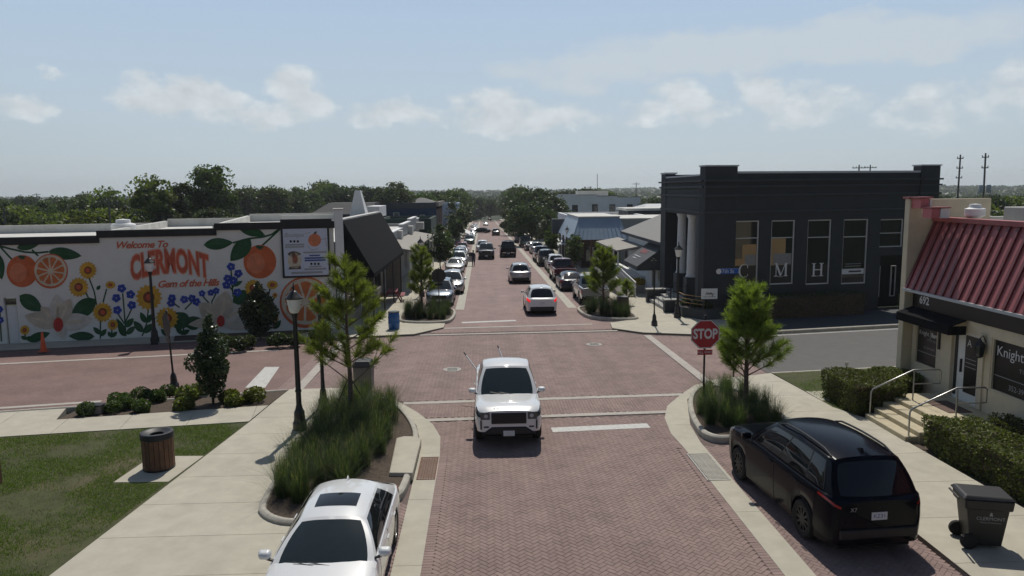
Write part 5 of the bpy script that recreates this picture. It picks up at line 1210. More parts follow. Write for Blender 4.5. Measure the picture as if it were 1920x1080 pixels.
# small dark flat roofed block and pale metal roofs at its right
yd = 96.0; p0, p1 = PY(1174,391,yd), PY(1237,391,yd)
t = thing('flat_roof_block', ((p0.x+p1.x)/2, 98, gz(98)), 'small dark block with a thin white flat roof below the white building', 'building')
MB().box(p0.x+.3, p1.x+4, yd+.3, yd+7, gz(98)-1, p0.z-.3).build('wall', MT['grey_dark'], t); MB().box(p0.x, p1.x+4.3, yd, yd+7.3, p0.z-.298, p0.z).build('roof', MT['roof_white'], t)
yd = 150.0; p0, p1 = PY(1205,386,yd), PY(1246,383,yd)
t = thing('metal_roof_shed', ((p0.x+p1.x)/2, 155, gz(155)), 'distant shed with a pale low metal gable roof', 'building')
mb = MB(); mb.hull([(p0.x,yd,p0.z-.6),(p1.x+9,yd,p0.z-.6),(p1.x+9,yd+12,p0.z-.6),(p0.x,yd+12,p0.z-.6)], [(p0.x+2,yd+5,p1.z),(p1.x+7,yd+5,p1.z),(p1.x+7,yd+7,p1.z),(p0.x+2,yd+7,p1.z)]); mb.build('roof', MT['cap_metal'], t)
MB().box(p0.x+.5,p1.x+8.5,yd+.5,yd+11.5,gz(155)-1,p0.z-.61).build('wall', MT['far_white'], t)
# far shops on the right behind the big street tree
for i, (y0, y1, zt2, mm, lb) in enumerate(((106,116,1.0,'brick_brown','low brown brick shop in the shade of the big street oak'),(140,165,.5,'stone_grey','far low grey shop at the tree shaded end of the right row'))):
    t, fr = shop('far_shop', lb, 10.8, y0, y1, zt2, 10, mm, -1, [(2,5,gz(y0)+.5,gz(y0)+2.2),(6,9,gz(y0)+.5,gz(y0)+2.2)])
    for (p, q_) in ((2,5),(6,9)): fr.window(t, p, q_, gz(y0)+.5, gz(y0)+2.2, 'white_paint')

# ------------------------------------------------------------------ vehicles (front towards +y, origin on the ground under the centre)
def lerp_list(cp, y):
    if y <= cp[0][0]: return cp[0][1]
    for i in range(len(cp)-1):
        if y <= cp[i+1][0]:
            t = (y-cp[i][0])/max(cp[i+1][0]-cp[i][0], 1e-6); return cp[i][1]+(cp[i+1][1]-cp[i][1])*t
    return cp[-1][1]
def soft(cp, y, w=.07): return sum(lerp_list(cp, y+d*w) for d in (-1.5,-.75,0,.75,1.5))/5
def make_vehicle(S):
    """S: dictionary of dimensions; returns the root with all parts in place"""
    L, W, H, WB, RW = S['L'], S['W'], S['H'], S['wb'], S['rw']; yf, yr = L/2, -L/2
    fo_ = S.get('front_over', .9); yw = [yf-fo_, yf-fo_-WB]; RA = RW*1.14; sill = S['sill']; pick = S.get('pickup')
    P0 = S['paint']
    root = thing(S['name'], (0,0,0), S['label'], S['cat'])
    top = S['top']
    def hwf(y):
        d = min(yf-y, y-yr); k = 1.0
        if yf-y < .75: k = min(k, lerp_list(S.get('nose', [(0,.70),(.03,.78),(.09,.855),(.2,.925),(.42,.975),(.75,1.0)]), yf-y))
        if y-yr < .6: k = min(k, lerp_list(S.get('tail', [(0,.76),(.03,.83),(.09,.90),(.2,.955),(.4,.985),(.6,1.0)]), y-yr))
        return W/2*k
    def ztop(y): return soft(top, y)
    def zbot(y):
        z = sill
        d = min(yf-y, y-yr)
        if d < .5: z = sill+.06*(1-d/.5)
        for w in yw:
            if abs(y-w) < RA: z = max(z, RW+math.sqrt(max(RA*RA-(y-w)**2, 0)))
        return z
    bed0, bed1 = (yr+.06, S['cab_rear']-.03) if pick else (99, 99)
    def section(y, inbed=False):
        t = hwf(y); zb = zbot(y); zt = ztop(y); zs = max(zt-S.get('sh', .13), zb+.08); c = S.get('crown', .045)
        p = [(t*.955, zb), (t*.985, zb+.30*(zs-zb)), (t*1.0, zb+.66*(zs-zb)), (t*.988, zs), (t*.955, zt-.04), (t*.89, zt-.005)]
        if inbed: p += [(t*.86, zt-.01), (t*.855, S['bedz']), (0, S['bedz'])]
        else: p += [(t*.66, zt+c*.55), (t*.34, zt+c*.9), (0, zt+c)]
        return p
    ys = set([yf-d for d in (0,.02,.05,.09,.14,.2,.3,.42,.58,.75)]+[yr+d for d in (0,.02,.05,.09,.14,.2,.3,.45,.6)])
    for w in yw:
        for k in range(13): ys.add(round(w+RA*math.cos(PI*k/12), 4))
        ys.add(w+RA+.002); ys.add(w-RA-.002)
    y = yr+.6
    while y < yf-.75: ys.add(round(y, 3)); y += .22
    for (q, _) in top:
        if yr < q < yf: ys.add(q)
    ys = sorted(ys)
    if pick:
        ys = [q for q in ys if not (abs(q-bed0) < .03 or abs(q-bed1) < .03)]
        st = []
        for q in sorted(ys+[bed0-.001, bed0+.001, bed1-.001, bed1+.001]): st.append((q, bed0 < q < bed1))
    else: st = [(q, False) for q in ys]
    mb = MB(); rows = []
    for (q, ib) in st:
        s_ = section(q, ib); ring = [(-x, q, z) for x, z in s_]+[(x, q, z) for x, z in s_[-2::-1]]
        rows.append(len(mb.v)); mb.v += ring; n = len(ring)
    for i in range(len(rows)-1):
        for j in range(n-1): mb.f.append((rows[i]+j, rows[i]+j+1, rows[i+1]+j+1, rows[i+1]+j)); mb.m.append(0)
    for r_, flip in ((rows[0], False), (rows[-1], True)):
        f = tuple(r_+j for j in range(n)); mb.f.append(f[::-1] if flip else f); mb.m.append(0)
    body = mb.build('body', MT[P0], root, smooth=38, world=False)
    def Sf(y, k, side=1, off=0.0):                       # point on the body skin: k = 0 (sill) .. 5 (edge of bonnet)
        s_ = section(y); i = min(int(k), len(s_)-2); f = k-i
        x = s_[i][0]+(s_[i+1][0]-s_[i][0])*f; z = s_[i][1]+(s_[i+1][1]-s_[i][1])*f
        return Vector((x*side, y, z))
    def skin(y, k, side, off):
        p = Sf(y, k, side); e = .02
        dy = Sf(min(y+e, yf), k, side)-Sf(max(y-e, yr), k, side); dk = Sf(y, min(k+.1, 7.9), side)-Sf(y, max(k-.1, 0), side)
        nrm_ = dy.cross(dk); 
        if nrm_.length < 1e-9: return p
        nrm_.normalize()
        if nrm_.x*side < 0 and abs(nrm_.x) > .05: nrm_ = -nrm_
        elif abs(nrm_.x) <= .05 and nrm_.z < 0: nrm_ = -nrm_
        return p+nrm_*off
    def patch(name, y0, y1, k0, k1, side, off, m, parent=root, nu=6, nv=5):
        mb = MB(); mb.grid(lambda u, v: skin(y0+(y1-y0)*u, k0+(k1-k0)*v, side, off), nu, nv)
        return mb.build(name, MT[m], parent, smooth=50, world=False)
    # underbody
    MB().box(-W*.36, W*.36, yr+.12, yf-.12, sill*.75, S['top'][len(S['top'])//2][1]*.72).build('underbody', MT['under_black'], root, world=False)
    MB().box(-W*.44, W*.44, yw[1]+RA+.03, yw[0]-RA-.03, sill*.8, sill+.12).build('sill', MT['plastic_black'], root, world=False)
    # wheels
    tyre = MB().lathe([(RW*.66,-.105),(RW*.90,-.115),(RW*.98,-.085),(RW,-.03),(RW,.03),(RW*.98,.085),(RW*.90,.115),(RW*.66,.105)], 26, axis='x', ring=True).mesh('tyre', MT['tyre'], 40)
    rm = MB().lathe([(RW*.67,.02),(RW*.67,.10),(RW*.60,.095),(RW*.58,.03)], 22, axis='x', ring=True)
    ns = S.get('spokes', 10)
    for k in range(ns):
        a = 2*PI*k/ns; c, s_ = math.cos(a), math.sin(a); rm.bar((.085, c*RW*.1, s_*RW*.1), (.075, c*RW*.62, s_*RW*.62), RW*.13, .025, up=Vector((1,0,0)))
    rimm = rm.mesh('rim', MT[S.get('rim', 'steel')]); hubm = MB().lathe([(RW*.55,-.02),(RW*.55,.03),(RW*.2,.04),(RW*.16,.095),(0,.10)], 18, axis='x').mesh('wheel', MT['plastic_black'])
    for w in yw:
        for side in (-1, 1):
            h = bpy.data.objects.new('wheel', hubm); COL.objects.link(h); h.parent = root; h.location = (side*(W/2-.125), w, RW)
            if side < 0: h.rotation_euler = (0, 0, PI)
            for nm, me in (('tyre', tyre), ('rim', rimm)):
                o = bpy.data.objects.new(nm, me); COL.objects.link(o); o.parent = h
    # cabin
    cw = S['cab']                                          # (rear base y, rear roof y, front roof y, front base y, roof half width, base half width factor)
    rb, rt, ft, fb, rhw = cw['rb'], cw['rt'], cw['ft'], cw['fb'], cw['hw']; bf = .93
    CRN = S.get('rcrown', .075)
    def crn(s_): return CRN*(1-abs(s_)**2.5)
    def zroof(y):
        t = (y-rt)/(ft-rt); return H-S.get('arch', .05)*(2*t-1)**2*(1 if t > .5 else S.get('rear_arch', 1.0))-CRN
    def bx_(y): return hwf(y)*bf
    def base_pt(y): return Vector((bx_(y), y, ztop(y)-.035))
    def roof_pt(y): return Vector((rhw*(1-.03*abs((y-(rt+ft)/2)/(ft-rt)*2)**2), y, zroof(y)))
    def side(s_, t, sd): 
        b_ = base_pt(rb+(fb-rb)*s_); r_ = roof_pt(rt+(ft-rt)*s_); p = b_.lerp(r_, t); p.x += .030*math.sin(PI*t); p.x *= sd; return p
    def front(s_, t):
        b_ = base_pt(fb); r_ = roof_pt(ft); bow = 1-s_*s_
        return Vector((s_*(b_.x+(r_.x-b_.x)*t+.030*math.sin(PI*t)), fb+(ft-fb)*t+bow*(.16*(1-t)+.07*t), b_.z+(r_.z-b_.z)*t+crn(s_)*t+.02*math.sin(PI*t)))
    def rear(s_, t):
        b_ = base_pt(rb); r_ = roof_pt(rt); bow = 1-s_*s_
        return Vector((s_*(b_.x+(r_.x-b_.x)*t+.030*math.sin(PI*t)), rb+(rt-rb)*t-bow*(.10*(1-t)+.05*t), b_.z+(r_.z-b_.z)*t+crn(s_)*t+.02*math.sin(PI*t)))
    def roof(u, s_):
        bow = 1-s_*s_; y0 = rt-bow*.05; y1 = ft+bow*.07; y = y0+(y1-y0)*u; yc = rt+(ft-rt)*u
        r_ = roof_pt(yc); return Vector((s_*r_.x, y, r_.z+crn(s_)+.02*math.sin(PI*u)*(1-abs(s_)**6)))
    mb = MB()
    for sd in (-1, 1): mb.grid(lambda u, v: side(u, v, sd), 14, 6)
    mb.grid(lambda u, v: front(2*u-1, v), 12, 6); mb.grid(lambda u, v: rear(2*u-1, v), 12, 6); mb.grid(lambda u, v: roof(u, 2*v-1), 12, 14)
    me = mb.mesh('cabin', MT[S.get('roof_paint', P0)], 40); bm = bmesh.new(); bm.from_mesh(me); bmesh.ops.remove_doubles(bm, verts=bm.verts, dist=.004); bmesh.ops.recalc_face_normals(bm, faces=bm.faces); bm.to_mesh(me); bm.free()
    me.polygons.foreach_set('use_smooth', [True]*len(me.polygons)); me.set_sharp_from_angle(angle=R(66))
    cabin = link('cabin', me, root, False)
    def gpatch(name, fn, u0, u1, v0, v1, off, m, parent=root, nu=10, nv=6, rnd_=0.0):
        """glass lying 4 mm proud of the cabin skin, corners rounded off"""
        ctr = Vector((0, (rt+ft)/2, H*.6)); mb = MB()
        def f(a, b_):
            if rnd_:
                # pull the corners in
                ca, cb = 2*a-1, 2*b_-1; q = 1-rnd_*(abs(ca)**3)*(abs(cb)**3); ca *= q; cb *= q; a, b_ = (ca+1)/2, (cb+1)/2
            u, v = u0+(u1-u0)*a, v0+(v1-v0)*b_; e = .01; p = fn(u, v)
            n_ = (fn(u+e, v)-fn(u-e, v)).cross(fn(u, v+e)-fn(u, v-e)); n_.normalize()
            if n_.dot(p-ctr) < 0: n_ = -n_
            return p+n_*off
        mb.grid(f, nu, nv); return mb.build(name, MT[m], parent, smooth=60, world=False)
    ws = gpatch('windshield', lambda u, v: front(2*u-1, v), .055, .945, .05, .93, .005, S.get('glass','glass_tint'), rnd_=.03)
    gpatch('rear_window', lambda u, v: rear(2*u-1, v), *S.get('rw_rect', (.08,.92,.30,.90)), .005, 'glass_car', rnd_=.04)
    for sd in (-1, 1):
        gpatch('window_surround', lambda u, v: side(u, v, sd), S['side_win'][0][0]-.012, S['side_win'][-1][1]+.012, .085, .915, .003, 'plastic_black', nu=14, rnd_=.02)
        for (s0, s1) in S['side_win']: gpatch('side_window', lambda u, v: side(u, v, sd), s0, s1, .10, .90, .005, 'glass_car', nu=8, rnd_=.03)
        if S.get('chrome'): gpatch('window_trim', lambda u, v: side(u, v, sd), S['side_win'][0][0], S['side_win'][-1][1], .055, .085, .008, 'chrome', nu=12, nv=1)
        # doors with handles
        for (y0, y1) in S['doors']:
            sm = patch('door', y0, y1, .25, 4.1, sd, .004, P0, nu=8, nv=8); patch('seam', y0-.012, y1+.012, .22, 4.12, sd, .0018, 'under_black', sm, nu=8, nv=8)
            hp = skin(y0+.16, 3.0, sd, .03); MB().box(hp.x-.014, hp.x+.014, hp.y-.10, hp.y+.10, hp.z-.015, hp.z+.015).build('handle', MT[S.get('handle', P0)], sm, world=False, bevel=.01)
        # mirrors
        b_ = base_pt(fb-.16); mx = sd*(b_.x+.14); mz = b_.z+.12
        mo = MB().hull([(mx-.12,fb-.24,mz-.085),(mx+.12,fb-.24,mz-.085),(mx+.12,fb-.24,mz+.085),(mx-.12,fb-.24,mz+.085)], [(mx-.10,fb-.08,mz-.06),(mx+.08,fb-.09,mz-.06),(mx+.07,fb-.09,mz+.05),(mx-.09,fb-.08,mz+.05)]).build('mirror', MT[S.get('mirror', P0)], root, world=False, bevel=.05, seg=3, smooth=60)
        MB().bar((sd*(b_.x-.02), fb-.14, b_.z+.03), (mx, fb-.15, mz-.04), .05, .03).build('stalk', MT['plastic_black'], mo, world=False)
        # lamps
        hl = S['head']; fz_ = S['face']; n0 = hwf(yf); mb = MB(); mb.grid(lambda u, v: skin(yf-hl[0]+(hl[0]-.004)*u, hl[2]+(hl[3]-hl[2])*v, sd, .006), 8, 5)
        hb = fz_.get('hz', (fz_['gz0']+(fz_['gz1']-fz_['gz0'])*.35, fz_['gz1']+.01))
        mb.box(*sorted((sd*n0*(fz_['gw']+.05), sd*n0*1.0)), yf-.05, yf+.012, hb[0], hb[1]); hlo = mb.build('headlight', MT['lens_clear'], root, smooth=50, world=False)
        cx_ = sd*n0*(fz_['gw']+1.0)/2; MB().lathe([(.055,0),(.05,.008),(0,.012)], 14, (0,0,0)).xform(Matrix.Translation((cx_, yf+.013, (hb[0]+hb[1])/2)) @ Matrix.Rotation(-PI/2, 4, 'X')).build('bulb', MT['cap_metal'], hlo, world=False)
        tl = S['tail_lamp']; patch('taillight', yr+tl[1], yr+tl[0], tl[2], tl[3], sd, .008, S.get('tail_mat', 'lens_red'), nu=8)
        # arch lips
        for w in yw:
            mb = MB(); pts = []
            for k in range(15):
                a = PI*k/14; yy = w+RA*1.02*math.cos(a); zz = RW+RA*1.02*math.sin(a)
                if zz > sill*.9: pts.append(Vector((sd*(hwf(yy)*.972), yy, zz)))
            mb.tube(pts, .022 if S.get('flare') else .010, 6); mb.build('wheel_arch', MT['plastic_black' if S.get('flare') else P0], root, smooth=50, world=False)
    fz = S['face']
    nx = hwf(yf)
    def front_box(name, x0, x1, z0, z1, m, y_=yf, d=.03, parent=root): return MB().box(x0, x1, y_-.08, y_+d, z0, z1).build(name, MT[m], parent, world=False, bevel=.012)
    gr_ = front_box('grille', -nx*fz['gw'], nx*fz['gw'], fz['gz0'], fz['gz1'], 'plastic_black')
    for k in range(3): z = fz['gz0']+(fz['gz1']-fz['gz0'])*(k+.8)/3.6; MB().box(-nx*fz['gw']*.92, nx*fz['gw']*.92, yf+.03, yf+.04, z-.012, z+.012).build('bar', MT[fz.get('bars', 'plastic_black')], gr_, world=False)
    if pick:
        MB().hull([(-nx*1.0,yf-.1,sill-.02),(nx*1.0,yf-.1,sill-.02),(nx*1.0,yf+.05,sill-.02),(-nx*1.0,yf+.05,sill-.02)], [(-nx*.60,yf-.1,fz['bz']+.06),(nx*.60,yf-.1,fz['bz']+.06),(nx*.60,yf+.035,fz['bz']+.06),(-nx*.60,yf+.035,fz['bz']+.06)]).build('lower_bumper', MT['plastic_black'], root, world=False, bevel=.03)
        for sd in (-1, 1): MB().box(sd*nx*.80-.07, sd*nx*.80+.07, yf-.02, yf+.014, fz['bz']+.035, fz['bz']+.085).build('fog_lamp', MT['lens_clear'], root, world=False, bevel=.01); MB().box(sd*nx*.985-.02, sd*nx*.985+.02, yf-.06, yf+.012, fz['bz']+.0, fz['gz1']-.2).build('air_duct', MT['plastic_black'], root, world=False)
    else: front_box('bumper', -nx*.98, nx*.98, sill+.02, fz['bz'], fz.get('bm', 'plastic_black'), d=.04)
    def plate(y_, z, sgn, txt):
        p = MB().box(-.155, .155, y_-.006, y_+.006, z-.075, z+.075).build('number_plate', MT['plate'], root, world=False)
        if txt: put_text(txt, (lambda x, y: Vector((-sgn*x, y_+sgn*.009, z+y))), 'lettering', MT['print_blue'], p, size=.11)
    if fz.get('plate'): plate(yf+.048, fz['plate'], 1, S.get('ptxt_f'))
    rx = hwf(yr); rz = S['rear']
    MB().box(-rx*1.02, rx*1.02, yr-.05, yr+.10, sill+rz.get('lift', .06), rz['bz']).build('rear_bumper', MT[rz.get('bm', 'plastic_black')], root, world=False, bevel=.03, seg=2)
    plate(yr-.012 if rz['pz'] > rz['bz'] else yr-.058, rz['pz'], -1, S.get('ptxt'))
    if pick:
        MB().box(-rx*.93, rx*.93, yr-.012, yr+.02, rz['bz']+.04, ztop(yr+.3)-.06).build('tailgate', MT[P0], root, world=False, bevel=.02)
        if rz.get('twin'):
            for sd in (-1, 1): MB().box(sd*.48-.2, sd*.48+.2, yr-.066, yr-.05, sill+.12, sill+.22).build('bumper_step', MT['chrome'], root, world=False)
    if S.get('rails'):
        for sd in (-1, 1):
            pts = [Vector((sd*rhw*.90, rt+.12+(ft-rt-.3)*k/8, roof(.05+.88*k/8, .90).z+(.055 if 0 < k < 8 else .0))) for k in range(9)]
            MB().tube(pts, .022, 6).build('roof_rail', MT[S['rails']], root, smooth=50, world=False)
    if S.get('sunroof'):
        a, b_ = S['sunroof']; mb = MB(); mb.grid(lambda u, v: roof(a+(b_-a)*u, (-.66+1.32*v))+Vector((0,0,.006)), 8, 8); mb.build('sunroof', MT['glass_car'], root, smooth=60, world=False)
    if S.get('fin'): p = roof(.1, 0); MB().hull([(-.03,p.y-.1,p.z-.01),(.03,p.y-.1,p.z-.01),(.02,p.y+.12,p.z-.01),(-.02,p.y+.12,p.z-.01)], [(-.008,p.y-.1,p.z+.07),(.008,p.y-.1,p.z+.07),(.006,p.y,p.z+.05),(-.006,p.y,p.z+.05)]).build('antenna', MT[P0], root, world=False)
    for sd in (-1, 1):
        a = front(sd*.15-.1, .055); b_ = front(sd*.15+.42, .13); MB().tube([a+Vector((0,.02,.02)), b_+Vector((0,.02,.02))], .008, 5).build('wiper', MT['plastic_black'], root, world=False)
    root['_top'] = H
    return root
SEDAN = dict(name='sedan', cat='car', L=4.75, W=1.85, H=1.41, wb=2.82, rw=.335, sill=.20, front_over=.90,
  top=[(-2.38,.80),(-2.3,.87),(-2.0,.93),(-1.4,.96),(0,.96),(.9,.94),(1.3,.89),(1.9,.80),(2.25,.68),(2.38,.58)],
  cab=dict(rb=-2.15, rt=-1.28, ft=.32, fb=1.22, hw=.575), side_win=[(.20,.545),(.56,.93)], doors=[(-.98,-.08),(-.04,.95)], chrome=True,
  head=(.52,.06,3.0,4.3), tail_lamp=(.45,.02,2.7,4.2), face=dict(gw=.62,gz0=.34,gz1=.62,bz=.33,plate=.42), rear=dict(bz=.42,pz=.72), fin=True, rw_rect=(.08,.92,.10,.92))
SUV = dict(name='suv', cat='car', L=5.02, W=2.0, H=1.92, wb=3.1, rw=.39, sill=.25, front_over=.88, roof_paint=None,
  top=[(-2.51,1.06),(-2.44,1.20),(-2.1,1.25),(0,1.24),(1.0,1.23),(1.4,1.22),(2.0,1.19),(2.3,1.13),(2.45,1.04),(2.51,.95)],
  cab=dict(rb=-2.38, rt=-1.98, ft=.38, fb=1.18, hw=.70), side_win=[(.07,.24),(.255,.575),(.59,.92)], doors=[(-1.35,-.28),(-.24,.95)], chrome=False,
  head=(.5,.05,3.2,4.4), tail_lamp=(.5,.01,3.35,3.85), face=dict(gw=.7,gz0=.5,gz1=.92,bz=.42,plate=.5), rear=dict(bz=.62,pz=.86,lift=.18), rails='plastic_black', rw_rect=(.07,.93,.08,.88), arch=.06, fin=True)
CROSS = dict(SUV, L=4.6, W=1.86, H=1.67, wb=2.66, rw=.35, sill=.22,
  top=[(-2.3,.88),(-2.22,1.02),(-1.9,1.06),(0,1.03),(.9,1.01),(1.3,.98),(1.85,.90),(2.18,.78),(2.3,.68)],
  cab=dict(rb=-2.12, rt=-1.62, ft=.42, fb=1.18, hw=.62), side_win=[(.10,.28),(.305,.60),(.625,.92)], doors=[(-1.15,-.2),(-.16,.92)], rails=None, flare=True,
  face=dict(gw=.7,gz0=.45,gz1=.76,bz=.38,plate=.42), rear=dict(bz=.52,pz=.74))
PICK = dict(name='pickup_truck', cat='truck', pickup=True, L=5.35, W=1.88, H=1.86, wb=3.2, rw=.40, sill=.42, front_over=.92, flare=True, bedz=.72, rcrown=.045,
  top=[(-2.68,1.12),(-2.6,1.18),(-.75,1.18),(-.7,1.15),(.3,1.14),(1.0,1.13),(1.25,1.12),(2.0,1.12),(2.45,1.10),(2.60,1.05),(2.68,1.00)],
  cab=dict(rb=-.78, rt=-.62, ft=.46, fb=1.24, hw=.69), cab_rear=-.82, side_win=[(.06,.42),(.47,.92)], doors=[(-.66,.06),(.10,.95)],
  nose=[(0,.82),(.03,.87),(.09,.915),(.2,.955),(.42,.985),(.75,1.0)], tail=[(0,.95),(.03,.97),(.09,.985),(.6,1.0)],
  head=(.42,.01,3.0,4.2), tail_lamp=(.22,.0,1.6,3.8), face=dict(gw=.62,gz0=.70,gz1=1.00,bz=.55,plate=.44,hz=(.82,1.02)), rear=dict(bz=.60,pz=.52,bm='plastic_black',twin=True), rw_rect=(.10,.90,.12,.88), sh=.15)
JEEP = dict(SUV, L=4.5, W=1.88, H=1.85, wb=2.9, rw=.40, sill=.34, flare=True, rails=None,
  top=[(-2.25,1.05),(-2.2,1.14),(0,1.14),(.8,1.14),(1.0,1.12),(2.0,1.10),(2.2,1.02),(2.25,.95)],
  cab=dict(rb=-2.12, rt=-2.0, ft=.45, fb=.86, hw=.72), side_win=[(.05,.33),(.36,.62),(.66,.95)], doors=[(-.95,-.1),(-.06,.72)],
  nose=[(0,.86),(.03,.9),(.1,.94),(.75,1.0)], tail=[(0,.93),(.05,.97),(.6,1.0)], face=dict(gw=.6,gz0=.65,gz1=.98,bz=.52,plate=.45), rear=dict(bz=.55,pz=.8), fin=None)
def veh(S, paint_, label, x, y, rz=0.0, name=None, **kw):
    d = dict(S); d.update(kw); d['paint'] = paint_; d['label'] = label
    if d.get('roof_paint') is None: d['roof_paint'] = paint_
    if name: d['name'] = name
    v = make_vehicle(d); v.location = (x, y, gz(y)); v.rotation_euler = (0, 0, rz); slope(v); return v
def slope(v):
    y = v.location.y; v.rotation_euler.x = math.atan((gz(y+1.5)-gz(y-1.5))/3.0)*math.cos(v.rotation_euler.z)
PROTO = {}
def veh_copy(key, S, paint_, label, x, y, rz=0.0, group=None, scale=1.0):
    """later cars of a shape reuse its meshes and carry their own paint"""
    if key not in PROTO:
        v = veh(S, paint_, label, x, y, rz); PROTO[key] = (v, paint_)
    else:
        src, p0 = PROTO[key]; v = copy_tree(src)
        def rec(o):
            for s_ in o.material_slots:
                if s_.material and s_.material.name == p0: s_.link = 'OBJECT'; s_.material = MT[paint_]
            for c in o.children: rec(c)
        rec(v); v['label'] = label
    v.location = (x, y, gz(y)); v.rotation_euler = (0, 0, rz); v.scale = (scale,)*3; slope(v)
    if group: v['group'] = group
    return v
# white sedan in the foreground, facing the camera
veh(SEDAN, 'car_white', 'white sedan with a dark sunroof parked against the kerbed grass bed', -2.74, 13.0, PI, sunroof=(.50,.80))
# black SUV, tail to the camera
veh(SUV, 'car_black', 'large black SUV parked beside the office sidewalk', 7.18, 15.62, R(4.4), ptxt='KZ31', rim='plastic_black', spokes=10, handle='car_black', tail_mat='lens_red')
bk = [o for o in bpy.data.objects if o.get('label', '').startswith('large black SUV')][0]
put_text('X7', lambda x, y: Vector((-.52+x, -2.524, 1.0+y)), 'lettering', MT['print_grey'], bk, size=.11, world=False)
# white pickup coming through the crossing
tr = veh(PICK, 'car_white', 'white pickup truck with two thin white poles in its bed, driving over the crosswalk', .62, 22.35, PI)
put_text('FRONTIER', lambda x, y: Vector((-x, 2.655-y*.55, 1.112+y*.45)), 'lettering', MT['plastic_black'], tr, size=.13, space=1.5, world=False)
# cars in the street beyond the crossing
veh(dict(CROSS, tail_mat='lens_lit', tail_lamp=(.5,.01,2.9,4.3)), 'car_white', 'white crossover with lit red tail lamps driving away past the far crosswalk', 3.45, 46.2, 0.0)
veh_copy('cross', CROSS, 'car_silver', 'pale silver crossover driving away ahead of the white crossover', 3.1, 64.8, 0.0)
veh_copy('pick', dict(PICK, L=5.5), 'car_silver', 'silver pickup truck parked behind the right hand grass bed', 7.25, 50.6, 0.0, 'cars parked on the right side of the street')
veh_copy('fastback', dict(SEDAN, sunroof=(.05,.95)), 'car_darkblue', 'dark blue fastback sedan parked between the silver and maroon trucks', 6.75, 58.6, 0.0, 'cars parked on the right side of the street')
veh_copy('pick', PICK, 'car_maroon', 'maroon pickup truck parked ahead of the dark blue sedan', 6.95, 65.8, 0.0, 'cars parked on the right side of the street', 1.04)
veh_copy('cross', CROSS, 'car_white', 'white crossover parked just past the maroon pickup', 7.3, 76.5, 0.0, 'cars parked on the right side of the street')
veh_copy('jeep', JEEP, 'car_charcoal', 'charcoal boxy SUV parked beyond the white crossover', 6.9, 82.5, 0.0, 'cars parked on the right side of the street')
veh_copy('pick', PICK, 'car_grey', 'grey pickup truck parked near the outdoor umbrella', 6.9, 88.6, 0.0, 'cars parked on the right side of the street')
veh_copy('cross', CROSS, 'car_silver', 'silver crossover parked beside the small yellow green bed', 7.4, 104, 0.0, 'cars parked on the right side of the street')
veh_copy('sedan', SEDAN, 'car_charcoal', 'charcoal sedan parked under the big street oak', 7.1, 112, 0.0, 'cars parked on the right side of the street')
veh_copy('jeep', JEEP, 'car_teal', 'dark teal boxy SUV parked beneath the big street oak', 6.8, 122, 0.0, 'cars parked on the right side of the street')
veh_copy('jeep', JEEP, 'car_slate', 'slate blue boxy SUV parked beyond the teal one', 6.6, 136, 0.0, 'cars parked on the right side of the street')
for y, p in ((196,'car_charcoal'),(206,'car_slate'),(218,'car_teal')): veh_copy('cross', CROSS, p, 'far dark parked crossover at the end of the right hand row', 6.6, y, 0.0, 'far cars at the end of the right hand row')
veh_copy('pick', PICK, 'car_black', 'black pickup truck driving away beside the parked dark trucks', 3.2, 98.6, 0.0, None, 1.09)
veh_copy('pick', PICK, 'car_charcoal', 'dark pickup truck driving towards the crossing past the parked silver cars', .35, 95.2, PI, None, 1.07)
veh_copy('cross', CROSS, 'car_white', 'white crossover following the dark pickup truck', -.15, 110, PI)
veh_copy('cross', CROSS, 'car_charcoal', 'dark crossover driving away far down the street', 2.9, 173, 0.0)
veh_copy('sedan', SEDAN, 'car_black', 'black sedan backing out across the street', -.6, 190, R(75))
veh_copy('sedan', SEDAN, 'car_white', 'white sedan approaching far down the street', .9, 268, PI)
veh_copy('cross', CROSS, 'car_maroon', 'dark red car driving away at the far end of the street', 3.4, 380, 0.0)
veh_copy('sedan', SEDAN, 'car_charcoal', 'dark sedan at the tree shaded end of the street', -.5, 520, PI)
# parked along the left, facing the camera
GL = 'cars parked on the left side of the street'
veh_copy('cross', CROSS, 'car_slate', 'slate grey crossover parked behind the left hand grass bed', -2.95, 50.9, PI, GL)
veh_copy('cross', CROSS, 'car_silver', 'silver crossover parked next to the slate grey one', -2.45, 57.6, PI, GL)
veh_copy('sedan', SEDAN, 'car_white', 'white sedan parked beyond the second grass bed on the left', -2.9, 76.0, PI, GL)
sv = veh_copy('cross', CROSS, 'car_silver', 'silver crossover with its street side door open', -2.75, 83.5, PI, GL)
veh_copy('cross', CROSS, 'car_slate', 'slate grey crossover parked behind the open doored car', -2.9, 90.0, PI, GL)
veh_copy('sedan', SEDAN, 'car_white', 'white sedan parked just before the red car', -3.0, 100, PI, GL)
veh_copy('cross', CROSS, 'car_red', 'red crossover parked among white cars', -3.0, 106, PI, GL)
veh_copy('cross', CROSS, 'car_teal', 'dark green crossover parked beyond the red one', -2.5, 134, PI, GL)
for y, p in ((142,'car_white'),(152,'car_silver'),(172,'car_white'),(206,'car_white'),(216,'car_silver'),(230,'car_white'),(242,'car_white')):
    veh_copy('sedan', SEDAN, p, 'far pale sedan parked in the left hand row under the trees', -2.6, y, PI, 'far pale cars in the left hand row')
od = MB().hull([(0,0,.45),(.06,0,.45),(.06,1.0,.45),(0,1.0,.45)], [(0,0,1.02),(.06,0,1.02),(.06,1.0,1.02),(0,1.0,1.02)]).build('open_door', MT['car_silver'], sv, world=False, bevel=.03)
